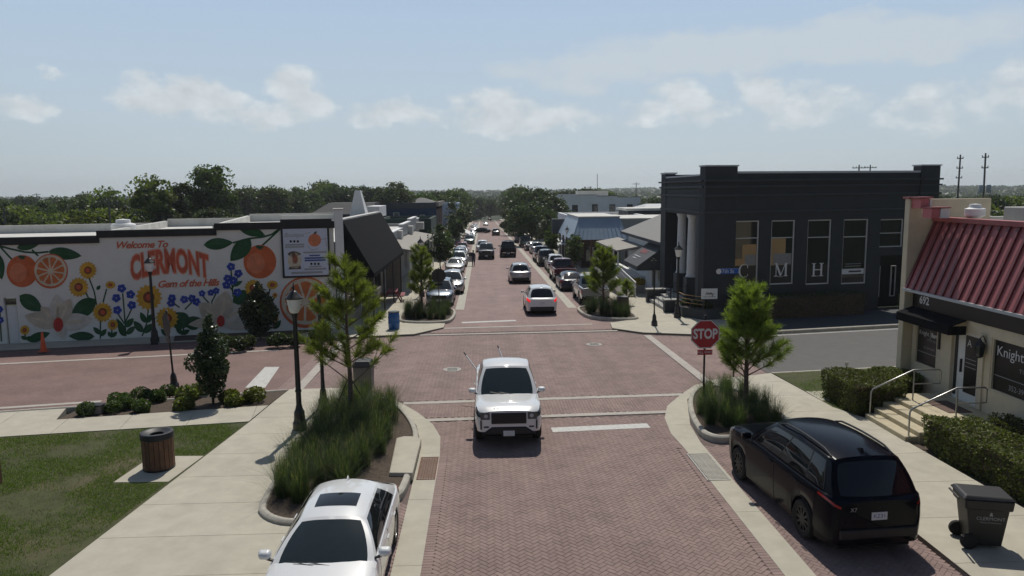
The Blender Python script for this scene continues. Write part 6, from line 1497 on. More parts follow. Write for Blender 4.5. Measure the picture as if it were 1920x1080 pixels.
MB().hull([(.01,.05,1.03),(.05,.05,1.03),(.05,.95,1.03),(.01,.95,1.03)], [(.01,.25,1.5),(.05,.25,1.5),(.05,.8,1.5),(.01,.8,1.5)]).build('side_window', MT['glass_car'], od, world=False)
od.location = (-.93, .9, 0); od.rotation_euler = (0, 0, R(118))

# ------------------------------------------------------------------ street furniture
def lamp_post():
    t = thing('lamp_post', (0,0,0), '-', 'street lamp', 'black lamp posts with white urn globes')
    MB().lathe([(.23,0),(.23,.07),(.205,.10),(.20,.30),(.165,.36),(.15,.62),(.105,.72),(.09,.80)], 12).build('base', MT['iron_black'], t, world=False)
    pl = MB().lathe([(.085,.80),(.080,.84),(.074,1.2),(.092,1.22),(.092,1.28),(.072,1.30),(.056,3.36),(.068,3.40),(.09,3.48),(.10,3.56)], 12).build('pole', MT['iron_black'], t, world=False)
    for k in range(6): a = 2*PI*k/6; MB().bar((.071*math.cos(a),.071*math.sin(a),1.32),(.056*math.cos(a),.056*math.sin(a),3.34),.014,.010).build('flute', MT['iron_black'], pl, world=False)
    MB().lathe([(.105,3.56),(.15,3.62),(.175,3.78),(.205,3.93),(.215,3.97)], 20).build('globe', MT['lamp_glass'], t, smooth=40, world=False)
    c = MB().lathe([(.245,3.97),(.25,4.0),(.20,4.06),(.13,4.13),(.10,4.18),(.05,4.21)], 20).build('cap', MT['iron_black'], t, smooth=40, world=False)
    MB().lathe([(.05,4.205),(.025,4.25),(.045,4.29),(.02,4.34),(.012,4.44),(0,4.46)], 10).build('finial', MT['iron_black'], c, world=False)
    return t
lp = lamp_post(); first = True
for (loc, lb) in ((G(563,810), 'black lamp post with a white globe beside the tall grass bed and wide sidewalk'), (G(291,645), 'black lamp post with a white globe standing before the town name on the painted wall'),
                  (G(1270,598), 'black lamp post with a white globe at the steps of the columned building'), (G(791,556), 'black lamp post with a white globe by the porch of the pale stepped shop'),
                  (Vector((9.0,80,gz(80))), 'black lamp post with a white globe beside the blue roofed restaurant'), (Vector((8.9,118,gz(118))), 'black lamp post with a white globe under the big street oak'),
                  (Vector((-5.0,102,gz(102))), 'black lamp post with a white globe by the dark green shop'), (Vector((-5.0,150,gz(150))), 'black lamp post with a white globe far along the left sidewalk')):
    o = lp if first else copy_tree(lp); first = False; o.location = loc; o['label'] = lb; o.rotation_euler.z = rnd.uniform(0, 1)

def sign_post(loc, h, label, cat='sign post', lean=0.0, base=True, r=.038):
    t = thing('sign_post', loc, label, cat); t.rotation_euler.y = lean
    if base: MB().lathe([(.20,0),(.20,.06),(.17,.10),(.165,.28),(.12,.36),(.10,.60),(.06,.70)], 12).build('base', MT['iron_black'], t, world=False)
    MB().lathe([(r*1.2,.0 if not base else .70),(r,1.0 if base else .3),(r,h-.14)], 10).build('pole', MT['iron_black'], t, world=False)
    MB().lathe([(r,h-.14),(r*1.7,h-.11),(r*.8,h-.08),(r*1.4,h-.04),(0,h)], 10).build('finial', MT['iron_black'], t, world=False)
    return t
def octo(t, z, size, rz, face=True):
    """stop sign: aluminium octagon, white border, red field, white letters; its face looks along -y before rz"""
    M_ = Matrix.Rotation(rz, 4, 'Z')
    def ring(s_, y): return [tuple(M_ @ Vector((s_/2/math.cos(PI/8)*math.cos(PI/8+PI/4*k), y, z+s_/2/math.cos(PI/8)*math.sin(PI/8+PI/4*k)))) for k in range(8)]
    p = MB().hull(ring(size, -.052), ring(size, -.047)).build('sign_plate', MT['iron_black'], t, world=False)
    if face:
        MB().hull(ring(size*.985, -.0545), ring(size*.985, -.053)).build('border', MT['print_white'], p, world=False); MB().hull(ring(size*.93, -.057), ring(size*.93, -.055)).build('field', MT['sign_red'], p, world=False)
        for nm, m, bd in (('lettering', 'print_white', .012),): put_text('STOP', lambda x, y: M_ @ Vector((x*.88, -.059, z+y*1.2)), nm, MT[m], p, size=size*.40, bold=bd, world=False)
    q = MB().hull(*[[tuple(M_ @ Vector((sx_*.23, y, z-size/2-.04-.16*(k)))) for sx_, k in ((-1,1),(1,1),(1,0),(-1,0))] for y in (-.052, -.047)]).build('lower_plate', MT['sign_red' if face else 'iron_black'], t, world=False)
    if face: put_text('ALL WAY', lambda x, y: M_ @ Vector((x, -.0545, z-size/2-.12+y)), 'lettering', MT['print_white'], q, size=.105, world=False)
s1 = sign_post(Vector((6.72,22.2,.02)), PX(1318,588,6.72).z, 'black post with a red STOP sign beside the bushy young pine', 'stop sign', base=False, r=.032)
octo(s1, PY(1318,628,22.15).z, .88, 0.0)
b2 = G(824,594); s2 = sign_post(b2, 2.95, 'black post with the dark back of a stop sign in the far left grass bed', 'stop sign', base=False, r=.03); octo(s2, PY(824,517,b2.y).z-b2.z, .82, PI, False)
b3 = G(328,735); s3 = sign_post(b3, PY(318,580,b3.y).z-b3.z, 'black post with an edge on stop sign beside the columnar holly', 'stop sign', lean=R(-2.0), r=.034); octo(s3, 2.45, .85, R(-52), False)
sign_post(G(607,765), PY(604,547,24.0).z, 'black ornamental post with flared base behind the pine of the tall grass bed', r=.06)
b4 = G(1227,613); p4 = sign_post(b4, PY(1222,484,b4.y).z-b4.z, 'black ornamental post with flared base on the corner sidewalk below the columns', lean=R(-1.2)); MB().box(-.14,.14,-.06,.06,b4.z*0+3.5,3.58).build('bracket', MT['iron_black'], p4, world=False)
sign_post(Vector((11.2,44.0,gz(44))), 2.9, 'slim black ornamental post beside the low cheek wall of the stone steps', r=.03)
bn = Vector((PY(1381,509,27.2).x,27.2,gz(27.2))); ns = sign_post(bn, 3.95, 'black post with a blue 7th St name blade rising behind the right hand pine', 'street sign', base=False, r=.03)
pa_ = PY(1345,509,27.2); L_ = bn.x-pa_.x; zz = pa_.z-bn.z
bl = MB().hull([(-L_+.06,-.012,zz-.10),(.08,-.012,zz-.10),(.08,-.012,zz+.10),(-L_+.06,-.012,zz+.10)], [(-L_+.06,.012,zz-.10),(.08,.012,zz-.10),(.08,.012,zz+.10),(-L_+.06,.012,zz+.10)]).build('name_blade', MT['sign_blue'], ns, world=False, bevel=.05, seg=3)
put_text('7th St', lambda x, y: Vector((-L_*.45+x, -.016, zz+y)), 'lettering', MT['print_white'], bl, size=.19, world=False); MB().lathe([(.10,0),(.095,.004),(0,.005)], 18).xform(Matrix.Translation((-L_+.05,-.014,zz)) @ Matrix.Rotation(PI/2, 4, 'X')).build('emblem', MT['print_white'], bl, world=False)

# slatted litter bin
c = Vector((-8.34,18.62,.088)); t = thing('litter_bin', c, 'round litter bin of brown wooden slats with a black ring lid', 'litter bin')
MB().lathe([(.335,.03),(.335,.84),(.31,.84)], 28).build('liner', MT['plastic_black'], t, world=False)
sm = MB().box(.338,.375,-.052,.052,.05,.82).mesh('slat', MT['wood_slat'])
for k in range(20):
    o = bpy.data.objects.new('slat', sm); COL.objects.link(o); o.parent = t; o.rotation_euler.z = 2*PI*k/20
MB().lathe([(.36,0),(.38,.0),(.385,.05),(.36,.055)], 28, ring=True).build('foot_ring', MT['iron_black'], t, smooth=40, world=False)
MB().lathe([(.385,.80),(.40,.81),(.40,.93),(.385,.955),(.33,.965),(.29,.95),(.19,.90),(.17,.90),(.16,.89),(.16,.80)], 28).build('lid', MT['plastic_black'], t, smooth=40, world=False)
# blue barrel
c = G(739,617,.08); t = thing('barrel', c, 'blue plastic barrel used as a bin on the far corner sidewalk', 'barrel')
MB().lathe([(.27,0),(.29,.03),(.30,.30),(.312,.32),(.312,.36),(.30,.38),(.30,.60),(.312,.62),(.312,.66),(.30,.68),(.29,.92),(.275,.94),(.26,.92),(.26,.60),(0,.60)], 24).build('drum', MT['barrel_blue'], t, smooth=35, world=False)
MB().lathe([(.29,.90),(.305,.91),(.305,.95),(.27,.95)], 24).build('rim', MT['plastic_black'], t, world=False)
# wheeled cart
c = Vector((9.58,13.45,.09)); t = thing('wheelie_bin', c, 'black wheeled garbage cart on the sidewalk by the clipped hedge', 'garbage cart', rz=R(-14))
def rr(x, y, z): return [(-x,-y,z),(x,-y,z),(x,y,z),(-x,y,z)]
MB().hull([(-.26,-.25,.06),(.30,-.25,.06),(.30,.25,.06),(-.26,.25,.06)], [(-.38,-.31,.98),(.40,-.31,.98),(.40,.31,.98),(-.38,.31,.98)]).build('body', MT['plastic_black'], t, world=False, bevel=.03, seg=2)
MB().hull([(-.40,-.335,.80),(.42,-.335,.80),(.42,.335,.80),(-.40,.335,.80)], [(-.42,-.345,1.0),(.44,-.345,1.0),(.44,.345,1.0),(-.42,.345,1.0)]).build('collar', MT['plastic_black'], t, world=False, bevel=.02)
ld = MB().hull([(-.47,-.37,1.003),(.47,-.37,1.003),(.47,.37,1.003),(-.47,.37,1.003)], [(-.40,-.30,1.075),(.40,-.30,1.06),(.40,.30,1.06),(-.40,.30,1.075)]).build('lid', MT['plastic_black'], t, world=False, bevel=.025, seg=2)
MB().tube([(-.50,-.25,.98),(-.50,.25,.98)], .02, 8).build('handle', MT['plastic_black'], t, world=False)
for sd in (-1, 1):
    MB().lathe([(.05,-.035),(.145,-.04),(.15,0),(.145,.04),(.05,.035)], 20).xform(Matrix.Translation((-.30, sd*.30, .15)) @ Matrix.Rotation(PI/2, 4, 'X')).build('wheel', MT['tyre'], t, smooth=40, world=False)
put_text('CLERMONT', lambda x, y: Vector((.06+x, -.250-.0652*(.62+y-.06)-.005, .62+y)), 'lettering', MT['print_grey'], t, size=.095, world=False); put_text('Choice of Champions', lambda x, y: Vector((.06+x, -.250-.0652*(.545+y-.06)-.005, .545+y)), 'lettering', MT['print_grey'], t, size=.042, world=False)
MB().hull([(.03,-.294,.68),(.09,-.294,.68),(.09,-.302,.68)], [(.05,-.298,.75),(.07,-.298,.75),(.07,-.303,.75)]).build('emblem', MT['print_grey'], t, world=False)
# square bin at the head of the grass bed
c = Vector((-4.3,26.0,.09)); t = thing('litter_bin', c, 'square olive brown litter bin with a black hood behind the tall grass', 'litter bin')
MB().hull(rr(.30,.30,0), rr(.33,.33,.85)).build('body', MT['wall_taupe'], t, world=False, bevel=.02); MB().hull(rr(.40,.40,.853), rr(.24,.24,1.05)).build('hood', MT['plastic_black'], t, world=False, bevel=.03)
c = Vector((8.15,43.2,gz(43.2)+.13)); t = thing('litter_bin', c, 'square brown litter bin standing in the far right grass bed', 'litter bin')
MB().hull(rr(.30,.30,0), rr(.30,.30,.95)).build('body', MT['brick_brown'], t, world=False, bevel=.02); MB().hull(rr(.33,.33,.953), rr(.25,.25,1.05)).build('lid', MT['plastic_black'], t, world=False, bevel=.02)
# traffic cone
c = G(82,659,.08); t = thing('traffic_cone', c, 'orange traffic cone standing before the painted wall', 'traffic cone')
MB().box(-.19,.19,-.19,.19,0,.035).build('foot', MT['cone_orange'], t, world=False, bevel=.02); MB().lathe([(.14,.035),(.035,.90),(.03,.92)], 16).build('cone', MT['cone_orange'], t, smooth=35, world=False)
# small green-brown service box and lawn stake, dark post
c = G(181,775,.07); t = thing('service_box', c, 'small dark service box among the round shrubs', 'service box'); MB().box(-.22,.22,-.15,.15,0,.26).build('case', MT['wall_taupe'], t, world=False, bevel=.02); MB().box(-.24,.24,-.17,.17,.262,.30).build('lid', MT['iron_black'], t, world=False, bevel=.01)
c = G(1587,694,.08); t = thing('marker_stake', c, 'small grey utility marker stake in the lawn by the asphalt street', 'marker'); MB().bar((0,0,0),(0,0,.30),.05,.03).build('stake', MT['stone_grey'], t, world=False); MB().box(-.06,.06,-.02,.02,.20,.32).build('plate', MT['cap_metal'], t, world=False)
c = G(-6,908,.08); t = thing('lawn_post', c, 'dark wooden post standing in the patchy lawn', 'post'); MB().box(-.09,.09,-.09,.09,-.1,1.0).build('shaft', MT['wood_slat'], t, world=False, bevel=.015); MB().hull(rr(.11,.11,1.0), rr(.02,.02,1.1)).build('cap', MT['iron_black'], t, world=False)
# red picnic table
c = Vector((-6.35,51.5,gz(51.5)+.08)); t = thing('picnic_table', c, 'dark red picnic table with benches beside the black awning', 'picnic table', rz=R(4))
for k in range(4): MB().box(-.36+k*.185,-.36+k*.185+.165,-.9,.9,.72,.76).build('table_plank', MT['picnic_red'], t, world=False)
for sd in (-1, 1):
    for k in range(2): MB().box(sd*.72-.14+k*.145,sd*.72-.14+k*.145+.13,-.9,.9,.43,.47).build('bench_plank', MT['picnic_red'], t, world=False)
    for y in (-.65, .65): MB().bar((sd*.62,y,0),(sd*.22,y,.72),.05,.09).build('leg', MT['picnic_red'], t, world=False)
for y in (-.65, .65): MB().bar((-.8,y,.40),(.8,y,.40),.05,.07).build('cross_bar', MT['picnic_red'], t, world=False)
# two thin white poles in the bed of the white pickup
for (x, u0, v0, u1, v1, lb) in ((0, 893,684, 870,661, 'thin white pole leaning out of the pickup bed behind its driver side'), (1, 943,672, 933,648, 'thin white pole standing up behind the cab roof of the pickup')):
    a = PY(u0+4, v0+14, 24.4); b_ = PY(u1, v1, 25.0); t = thing('white_pole', a, lb, 'pole', 'thin poles in the pickup bed'); MB().tube([a, a.lerp(b_, .85)], .024, 6).build('shaft', MT['white_paint'], t); MB().tube([a.lerp(b_, .852), b_], .022, 6).build('tip', MT['iron_black'], t)
# patio umbrellas and planters on the right
for (x, y, lb) in ((9.9,84.5,'white patio umbrella beside the blue roofed restaurant'),(9.6,132,'small white patio umbrella in the shade of the oak'),(10.0,138,'white patio umbrella far beyond the oak')):
    t = thing('patio_umbrella', (x,y,gz(y)+.08), lb, 'umbrella'); MB().lathe([(1.5,2.15),(1.48,2.19),(.75,2.55),(.05,2.8),(0,2.82)], 8).build('canopy', MT['cloth_white'], t, world=False); MB().tube([(0,0,0),(0,0,2.75)], .03, 8).build('pole', MT['steel'], t, world=False); MB().lathe([(.28,0),(.28,.06),(.05,.1)], 12).build('base', MT['iron_black'], t, world=False)
for k, (x, y, lb) in enumerate(((10.6,82.5,'dark round patio table nearest the white umbrella pole'),(11.2,79.6,'dark round patio table near the porch posts'),(10.3,77.2,'dark round patio table by the white ramp end'))):
    t = thing('patio_table', (x,y,gz(y)+.08), lb, 'table'); MB().lathe([(.45,.70),(.45,.74),(0,.745)], 14).build('top', MT['iron_black'], t, world=False); MB().tube([(0,0,0),(0,0,.70)], .04, 8).build('stem', MT['iron_black'], t, world=False); MB().lathe([(.25,0),(.25,.03),(.05,.06)], 12).build('foot', MT['iron_black'], t, world=False)
    for j in range(2):
        a = 1.2+j*PI+k; cx, cy = x+.85*math.cos(a), y+.85*math.sin(a); ch = thing('patio_chair', (cx,cy,gz(y)+.08), 'black metal patio chair pulled up to a round table', 'chair', 'patio chairs by the blue roofed restaurant', rz=a+PI/2)
        MB().box(-.21,.21,-.2,.2,.42,.46).build('seat', MT['iron_black'], ch, world=False); MB().box(-.21,.21,-.23,-.2,.46,.88).build('backrest', MT['iron_black'], ch, world=False)
        for sx_ in (-.18,.18):
            for sy_ in (-.18,.18): MB().bar((sx_,sy_,0),(sx_,sy_,.42),.03,.03).build('leg', MT['iron_black'], ch, world=False)
pc = G(1195,548,.08)
t = thing('planter_box', pc, 'grey square planter with yellow green foliage on the right sidewalk', 'planter'); MB().hull(rr(.42,.42,0), rr(.48,.48,.62)).build('box', MT['stone_grey'], t, world=False, bevel=.02); planter_c = pc
# utility poles
def upole(x, y, ztop, label, arms=2, transf=0, lean=0.0, r=.17):
    t = thing('utility_pole', (x, y, gz(y)-.1), label, 'utility pole'); t.rotation_euler.y = lean; h = ztop-gz(y)+.1
    MB().tube([(0,0,0),(0,0,h)], [r, r*.62], 10).build('pole', MT['wood_pole'], t, world=False)
    for k in range(arms):
        z = h-.5-k*1.3; hw = 1.1 if arms < 3 and not (transf and y > 90 and x > 0) else .42; am = MB().bar((-hw,0,z),(hw,0,z),.10,.12).build('cross_arm', MT['wood_pole'], t, world=False)
        for sx_ in ((-1,-.45,.45,1) if hw > 1 else (-.38,.38)): MB().lathe([(.05,z+.06),(.07,z+.14),(.03,z+.26),(0,z+.27)], 8, (sx_,0,0)).build('insulator', MT['stone_grey'], am, world=False)
    for k in range(transf): MB().lathe([(.26,-.5),(.28,-.45),(.28,.4),(.22,.48),(0,.5)], 12, ((-.5,.5,0)[k],-.15,h-4.4)).build('transformer', MT['cap_metal'], t, smooth=40, world=False)
    return t
for (u, v, y, arms, tf, lb, ln) in ((1801,290,100,3,0,'tall grey utility pole with side insulators beyond the red roof',0),(1852,287,92,2,2,'tall utility pole carrying two grey transformers beyond the red roof',R(-1.2)),
        (1193,342,230,2,0,'distant utility pole with a crossarm behind the white building',0),(203,372,92,1,2,'utility pole with two pale transformers before the left hand trees',0),(3,390,80,0,0,'plain leaning utility pole among the left hand shrubs',R(2)),
        (1611,309,120,1,0,'utility pole top showing over the dark roof near its middle',0),(1632,309,128,1,0,'utility pole top showing over the dark roof next to another',0),(68,362,220,1,0,'far utility pole over the left hand treetops',0)):
    p = PY(u, v, y); upole(p.x, y, p.z, lb, arms, tf, ln, .16)
p = PY(1120,326,240); t = thing('radio_mast', (p.x,240,gz(240)), 'thin dark mast rising behind the white building', 'mast'); MB().tube([(0,0,0),(0,0,p.z-gz(240))], .09, 6).build('shaft', MT['iron_black'], t, world=False)
# people
def person(loc, rz, label, top, legs, h=1.72):
    """one continuous body grown from a skeleton"""
    J = [((0,0,.93),(.15,.11)),((0,0,1.12),(.14,.10)),((0,0,1.34),(.17,.11)),((0,0,1.46),(.07,.06)),((0,.01,1.56),(.075,.085)),((0,.02,1.68),(.085,.10)),((0,.01,1.75),(.05,.06))]
    Ed = [(i, i+1) for i in range(6)]
    for sd in (-1, 1):
        n = len(J); J += [((sd*.19,0,1.40),(.06,.06)),((sd*.25,-.02,1.12),(.045,.045)),((sd*.23,.10,.88),(.036,.036)),((sd*.22,.14,.79),(.04,.025)),((sd*.095,0,.86),(.095,.10)),((sd*.11,.03,.48),(.065,.07)),((sd*.12,-.02,.09),(.045,.05)),((sd*.13,.10,.04),(.04,.035))]
        Ed += [(2,n),(n,n+1),(n+1,n+2),(n+2,n+3),(0,n+4),(n+4,n+5),(n+5,n+6),(n+6,n+7)]
    me = bpy.data.meshes.new('sk'); me.from_pydata([j[0] for j in J], Ed, []); ob = bpy.data.objects.new('sk', me); COL.objects.link(ob)
    m = ob.modifiers.new('s', 'SKIN'); m.use_smooth_shade = True
    for i, j in enumerate(J): me.skin_vertices[0].data[i].radius = j[1]
    me.skin_vertices[0].data[0].use_root = True
    ob.modifiers.new('u', 'SUBSURF').levels = 1
    me2 = bpy.data.meshes.new_from_object(ob.evaluated_get(bpy.context.evaluated_depsgraph_get())); bpy.data.objects.remove(ob)
    for mm in ('skin', top, legs): me2.materials.append(MT[mm])
    for p in me2.polygons:
        z = p.center.z; x = abs(p.center.x); p.material_index = 0 if z > 1.47 or (x > .2 and z < 1.1) else (1 if z > .90 else 2)
    t = thing('person', loc, label, 'person', rz=rz); t.scale = (h/1.78,)*3
    link('body', me2, t, False); MB().lathe([(.095,1.66),(.098,1.72),(.085,1.79),(.04,1.825),(0,1.83)], 12, (0,.005,0)).build('hair', MT['brick_brown'], t, smooth=60, world=False)
person(Vector((-1.15,82.9,gz(83))), R(200), 'person in dark clothes standing at the open car door', 'cloth_dark', 'cloth_dark')
person(Vector((9.3,190,gz(190)+.08)), R(180), 'person in a white shirt walking on the far right sidewalk', 'cloth_white', 'cloth_dark')

# ------------------------------------------------------------------ vegetation
import numpy as np
from mathutils import noise as mnoise
NR = np.random.RandomState(11)
def quads_mesh(name, C, U, V, m):
    """many small quads: centres C, half axes U and V (n x 3 arrays)"""
    n = len(C); P = np.empty((n, 4, 3)); P[:,0] = C-U-V; P[:,1] = C+U-V*.6; P[:,2] = C+U*.8+V; P[:,3] = C-U+V*.7
    me = bpy.data.meshes.new(name); me.vertices.add(4*n); me.vertices.foreach_set('co', P.reshape(-1))
    me.loops.add(4*n); me.loops.foreach_set('vertex_index', np.arange(4*n)); me.polygons.add(n); me.polygons.foreach_set('loop_start', np.arange(0, 4*n, 4))
    me.update(calc_edges=True); me.materials.append(MT[m]); return me
def rand_dirs(n):
    d = NR.normal(size=(n, 3)); return d/np.linalg.norm(d, axis=1)[:, None]
def leaf_quads(C, size, up=.35, jit=.4):
    n = len(C); d = rand_dirs(n); d[:,2] += up; d /= np.linalg.norm(d, axis=1)[:, None]
    a = np.cross(d, rand_dirs(n)); a /= np.linalg.norm(a, axis=1)[:, None]; b = np.cross(d, a)
    s = size*(1+jit*NR.uniform(-1, 1, n))[:, None]; return C, a*s, b*s*.62
def lobes_cloud(lobes, n, shell=.55):
    """points in a bunch of ellipsoids, denser towards their skins"""
    vol = np.array([l[3]*l[4]*l[5] for l in lobes])**.67; cnt = NR.multinomial(n, vol/vol.sum()); out = []
    for l, k in zip(lobes, cnt):
        d = rand_dirs(k); r = NR.uniform(0, 1, k)**.33; r = shell+(1-shell)*r*NR.uniform(.75, 1.12, k); out.append(np.array(l[:3])+d*r[:, None]*np.array(l[3:6]))
    return np.concatenate(out)
def twig_lobes(h0, h1, rx, n, seed, squash=.7):
    """clump layout of a broadleaf crown: lobes of different size scattered over the crown's volume"""
    r = random.Random(seed); L = []
    for i in range(n):
        a = r.uniform(0, 2*PI); t = r.uniform(0, 1); zz = h0+(h1-h0)*t; w = math.sin(PI*(.18+.72*t))**.7
        rr_ = rx*w*math.sqrt(r.uniform(.05, 1))*.85; s_ = rx*r.uniform(.26, .46)*(1.12-.5*t)
        L.append((rr_*math.cos(a), rr_*math.sin(a), zz, s_, s_*r.uniform(.8,1.2), s_*squash*r.uniform(.7,1.1)))
    return L
def broad_tree(seed, h, rx, n_leaf, leaf, m, trunk_h, n_lobe=16, h0=None, squash=.7, lr=.2):
    """returns (trunk mesh, crown mesh) with the base at the origin"""
    L = twig_lobes(h0 if h0 is not None else trunk_h*1.05, h-rx*.22, rx, n_lobe, seed, squash); nf = int(n_leaf*.22); ce = np.array([0,0,(L[0][2]*0+(h0 if h0 is not None else trunk_h*1.05)+h)/2]); C = np.concatenate([lobes_cloud(L, n_leaf-nf), ce+rand_dirs(nf)*NR.uniform(.3,1.04,nf)[:,None]*np.array([rx*.98, rx*.98, (h-(h0 if h0 is not None else trunk_h*1.05))/2])]); C[:,2] = np.minimum(C[:,2], h+NR.uniform(-.2,.1,len(C)))
    cr = quads_mesh('crown', *leaf_quads(C, leaf), m); r = random.Random(seed+1); mb = MB()
    mb.tube([(0,0,-.3),(.05*r.uniform(-1,1)*h*.1,0,trunk_h*.6),(0,.02*h*r.uniform(-1,1),trunk_h)], [lr,lr*.75,lr*.6], 8)
    for l in sorted(L, key=lambda q: -q[3])[:7]:
        mid = Vector((l[0]*.45, l[1]*.45, trunk_h+(l[2]-trunk_h)*.55)); mb.tube([(0,0,trunk_h*.9), mid, (l[0],l[1],l[2])], [lr*.5, lr*.3, lr*.1], 6)
    return mb.mesh('trunk', MT['bark'], 50), cr
def put_tree(meshes, loc, label, name='tree', group=None, rz=None, sc=1.0, cat='tree', zs=1.0):
    t = thing(name, loc, label, cat, group, rnd.uniform(0, 6.28) if rz is None else rz); t.scale = (sc, sc, sc*zs)
    for nm, me in zip(('trunk', 'crown'), meshes): o = bpy.data.objects.new(nm, me); COL.objects.link(o); o.parent = t
    return t
# --- treeline variants
TV = [broad_tree(21, 10, 4.6, 8000, .22, 'leaf_dark', 2.6, 34), broad_tree(22, 11.5, 4.2, 8000, .22, 'leaf_mid', 3.0, 34), broad_tree(23, 8.5, 4.8, 8000, .22, 'leaf_dark', 2.0, 30), broad_tree(24, 12.5, 3.8, 7000, .21, 'leaf_mid', 4.0, 28), broad_tree(25, 9, 5.2, 8000, .23, 'leaf_light', 2.0, 32)]
KIND = ('dense dark oak', 'mid green leafy tree', 'spreading dark oak', 'taller airy tree', 'light green spreading tree')
def row(n, u0, u1, y0, y1, vtop, jitter, group, where, kinds=(0,1,2,3), smin=.6):
    """trees whose tops reach about the given picture height; they stand on the ground at y"""
    for i in range(n):
        u = u0+(u1-u0)*(i+rnd.uniform(-.3,.3)+.5)/n; y = rnd.uniform(y0, y1); k = rnd.choice(kinds); zt_ = PY(u, vtop(u)+rnd.uniform(-jitter, jitter), y)
        h = (10,11.5,8.5,12.5,9)[k]; sc = max(smin, (zt_.z-gz(y))/h)
        put_tree(TV[k], (zt_.x, y, gz(y)-.1), KIND[k]+' '+where, 'tree', group, sc=min(sc, 1.9), zs=1.0)
def vl(u):      # skyline of the left hand woods in the photograph
    pts = [(-80,368),(0,366),(90,372),(150,362),(230,360),(300,362),(440,352),(520,345),(580,352),(610,342),(680,346),(730,346),(760,352),(800,356),(870,362),(905,372)]
    return lerp_list(pts, u)
row(18, -120, 420, 120, 190, lambda u: vl(u)+8, 6, 'woods behind the painted building', 'in the woods beyond the painted building'); row(20, -120, 900, 200, 300, vl, 7, 'woods behind the painted building', 'in the far woods on the left', (0,1,2,3))
row(15, 430, 860, 165, 215, lambda u: vl(u)+5, 6, 'woods behind the left row of shops', 'in the woods behind the left row of shops', (0,1,2,3))
row(14, -60, 500, 92, 118, lambda u: 392+rnd.uniform(-6,10), 5, 'nearer trees behind the painted building', 'close behind the painted building', (0,2,4), .4)
row(12, -40, 420, 62, 84, lambda u: 424+rnd.uniform(-4,12), 6, 'low scrub behind the painted building', 'in the scrub just behind the painted building', (2,4), .3)
# named tall trees on the left
Tg = broad_tree(41, 15, 4.2, 6500, .22, 'leaf_mid', 7.0, 18, h0=7.5, squash=.6, lr=.35); p = PY(393,306,112); put_tree(Tg, (p.x,112,gz(112)), 'tallest tree with a dense crown leaning over the woods', sc=(p.z-gz(112))/15)
Ts = broad_tree(42, 13, 3.6, 3400, .24, 'leaf_light', 5.5, 22, h0=6.0, squash=.5, lr=.28); p = PY(278,326,104); put_tree(Ts, (p.x,104,gz(104)), 'open crowned tree of separate leafy tufts beside the tallest tree', sc=(p.z-gz(104))/13)
Td = broad_tree(43, 12, 3.0, 5200, .22, 'leaf_dark', 4.0, 18, h0=3.5, lr=.25); p = PY(330,342,108); put_tree(Td, (p.x,108,gz(108)), 'dark vine hung tree between the two tallest trees', sc=(p.z-gz(108))/12)
p = PY(196,349,130); put_tree(Ts, (p.x,130,gz(130)), 'sparse flat topped tree above the woods near the utility pole', sc=(p.z-gz(130))/13)
p = PY(606,338,230); put_tree(Ts, (p.x,230,gz(230)), 'lone tufted tree top standing over the far woods', sc=(p.z-gz(230))/13)
p = PY(742,339,230); put_tree(Tg, (p.x,230,gz(230)), 'broad tree top standing over the far woods by the pale house', sc=(p.z-gz(230))/15)
# big oak on the right of the street and street trees
Oak = broad_tree(51, 11, 6.2, 11000, .22, 'leaf_dark', 2.6, 30, h0=2.6, squash=.75, lr=.4)
p = PY(975,362,126); put_tree(Oak, (8.0,124,gz(124)), 'large dark street oak spreading over the parked cars', 'street_oak', sc=(p.z-gz(126))/11*.84, cat='tree', rz=1.0)
put_tree(Oak, (10.5,146,gz(146)), 'second street oak standing beyond the largest one', 'street_oak', sc=.95)
put_tree(TV[2], (8.4,172,gz(172)), 'rounded street tree past the two oaks', 'street_oak', sc=.9)
Sm = [broad_tree(61, 4.2, 1.1, 2600, .10, 'leaf_mid', 1.0, 14, h0=1.0, lr=.07), broad_tree(62, 5.0, 1.4, 2600, .11, 'leaf_dark', 1.2, 14, h0=1.2, lr=.08)]
for (x, y, k, s_, lb) in ((-4.2,72,1,1.0,'small dark street tree near the pale stepped porch'),(-4.0,78,0,1.0,'small street tree next to the white parked sedan'),(-4.3,118,1,1.1,'small street tree by the red awning'),(-4.6,126,1,1.5,'fuller street tree past the red awning'),(-5.2,140,0,1.8,'taller street tree shading the pale cars'),
                          (9.0,73.5,0,.9,'small street tree before the blue roofed porch'),(8.6,93,0,1.0,'small street tree beside the grey truck'),(9.2,107,1,1.1,'small street tree by the narrow white shop'),(8.8,97.5,0,.8,'young thin street tree in the yellow green bed')):
    put_tree(Sm[k], (x,y,gz(y)+.05), lb, 'street_tree', sc=s_)
for (y, x, k, s_) in ((160,-7.2,0,.7),(178,-8,2,.9),(196,-7.6,1,.8),(214,-8.4,0,.95),(236,-7.8,2,1.0),(262,-8.5,1,.95),(292,-8.6,0,1.05),(330,-8.8,3,1.0),(380,-9,1,1.1),(440,-9,0,1.1),(200,10,0,.85),(226,10.4,2,1.0),(252,10.2,1,1.0),(284,10.6,0,1.05),(322,10.8,3,.95),(370,11,1,1.1),(430,11,2,1.2),(500,10.5,0,1.2)):
    put_tree(TV[k], (x*(.95 if y < 225 else 1.18),y,gz(y)-.1), KIND[k]+(' lining the left side of the far street' if x < 0 else ' lining the right side of the far street'), 'street_tree', 'trees lining the far street', sc=s_*1.22)
row(18, 700, 1180, 560, 640, lambda u: 371+rnd.uniform(-3,4), 3, 'woods closing the far end of the street', 'closing the far end of the street', (0,1,2,3))
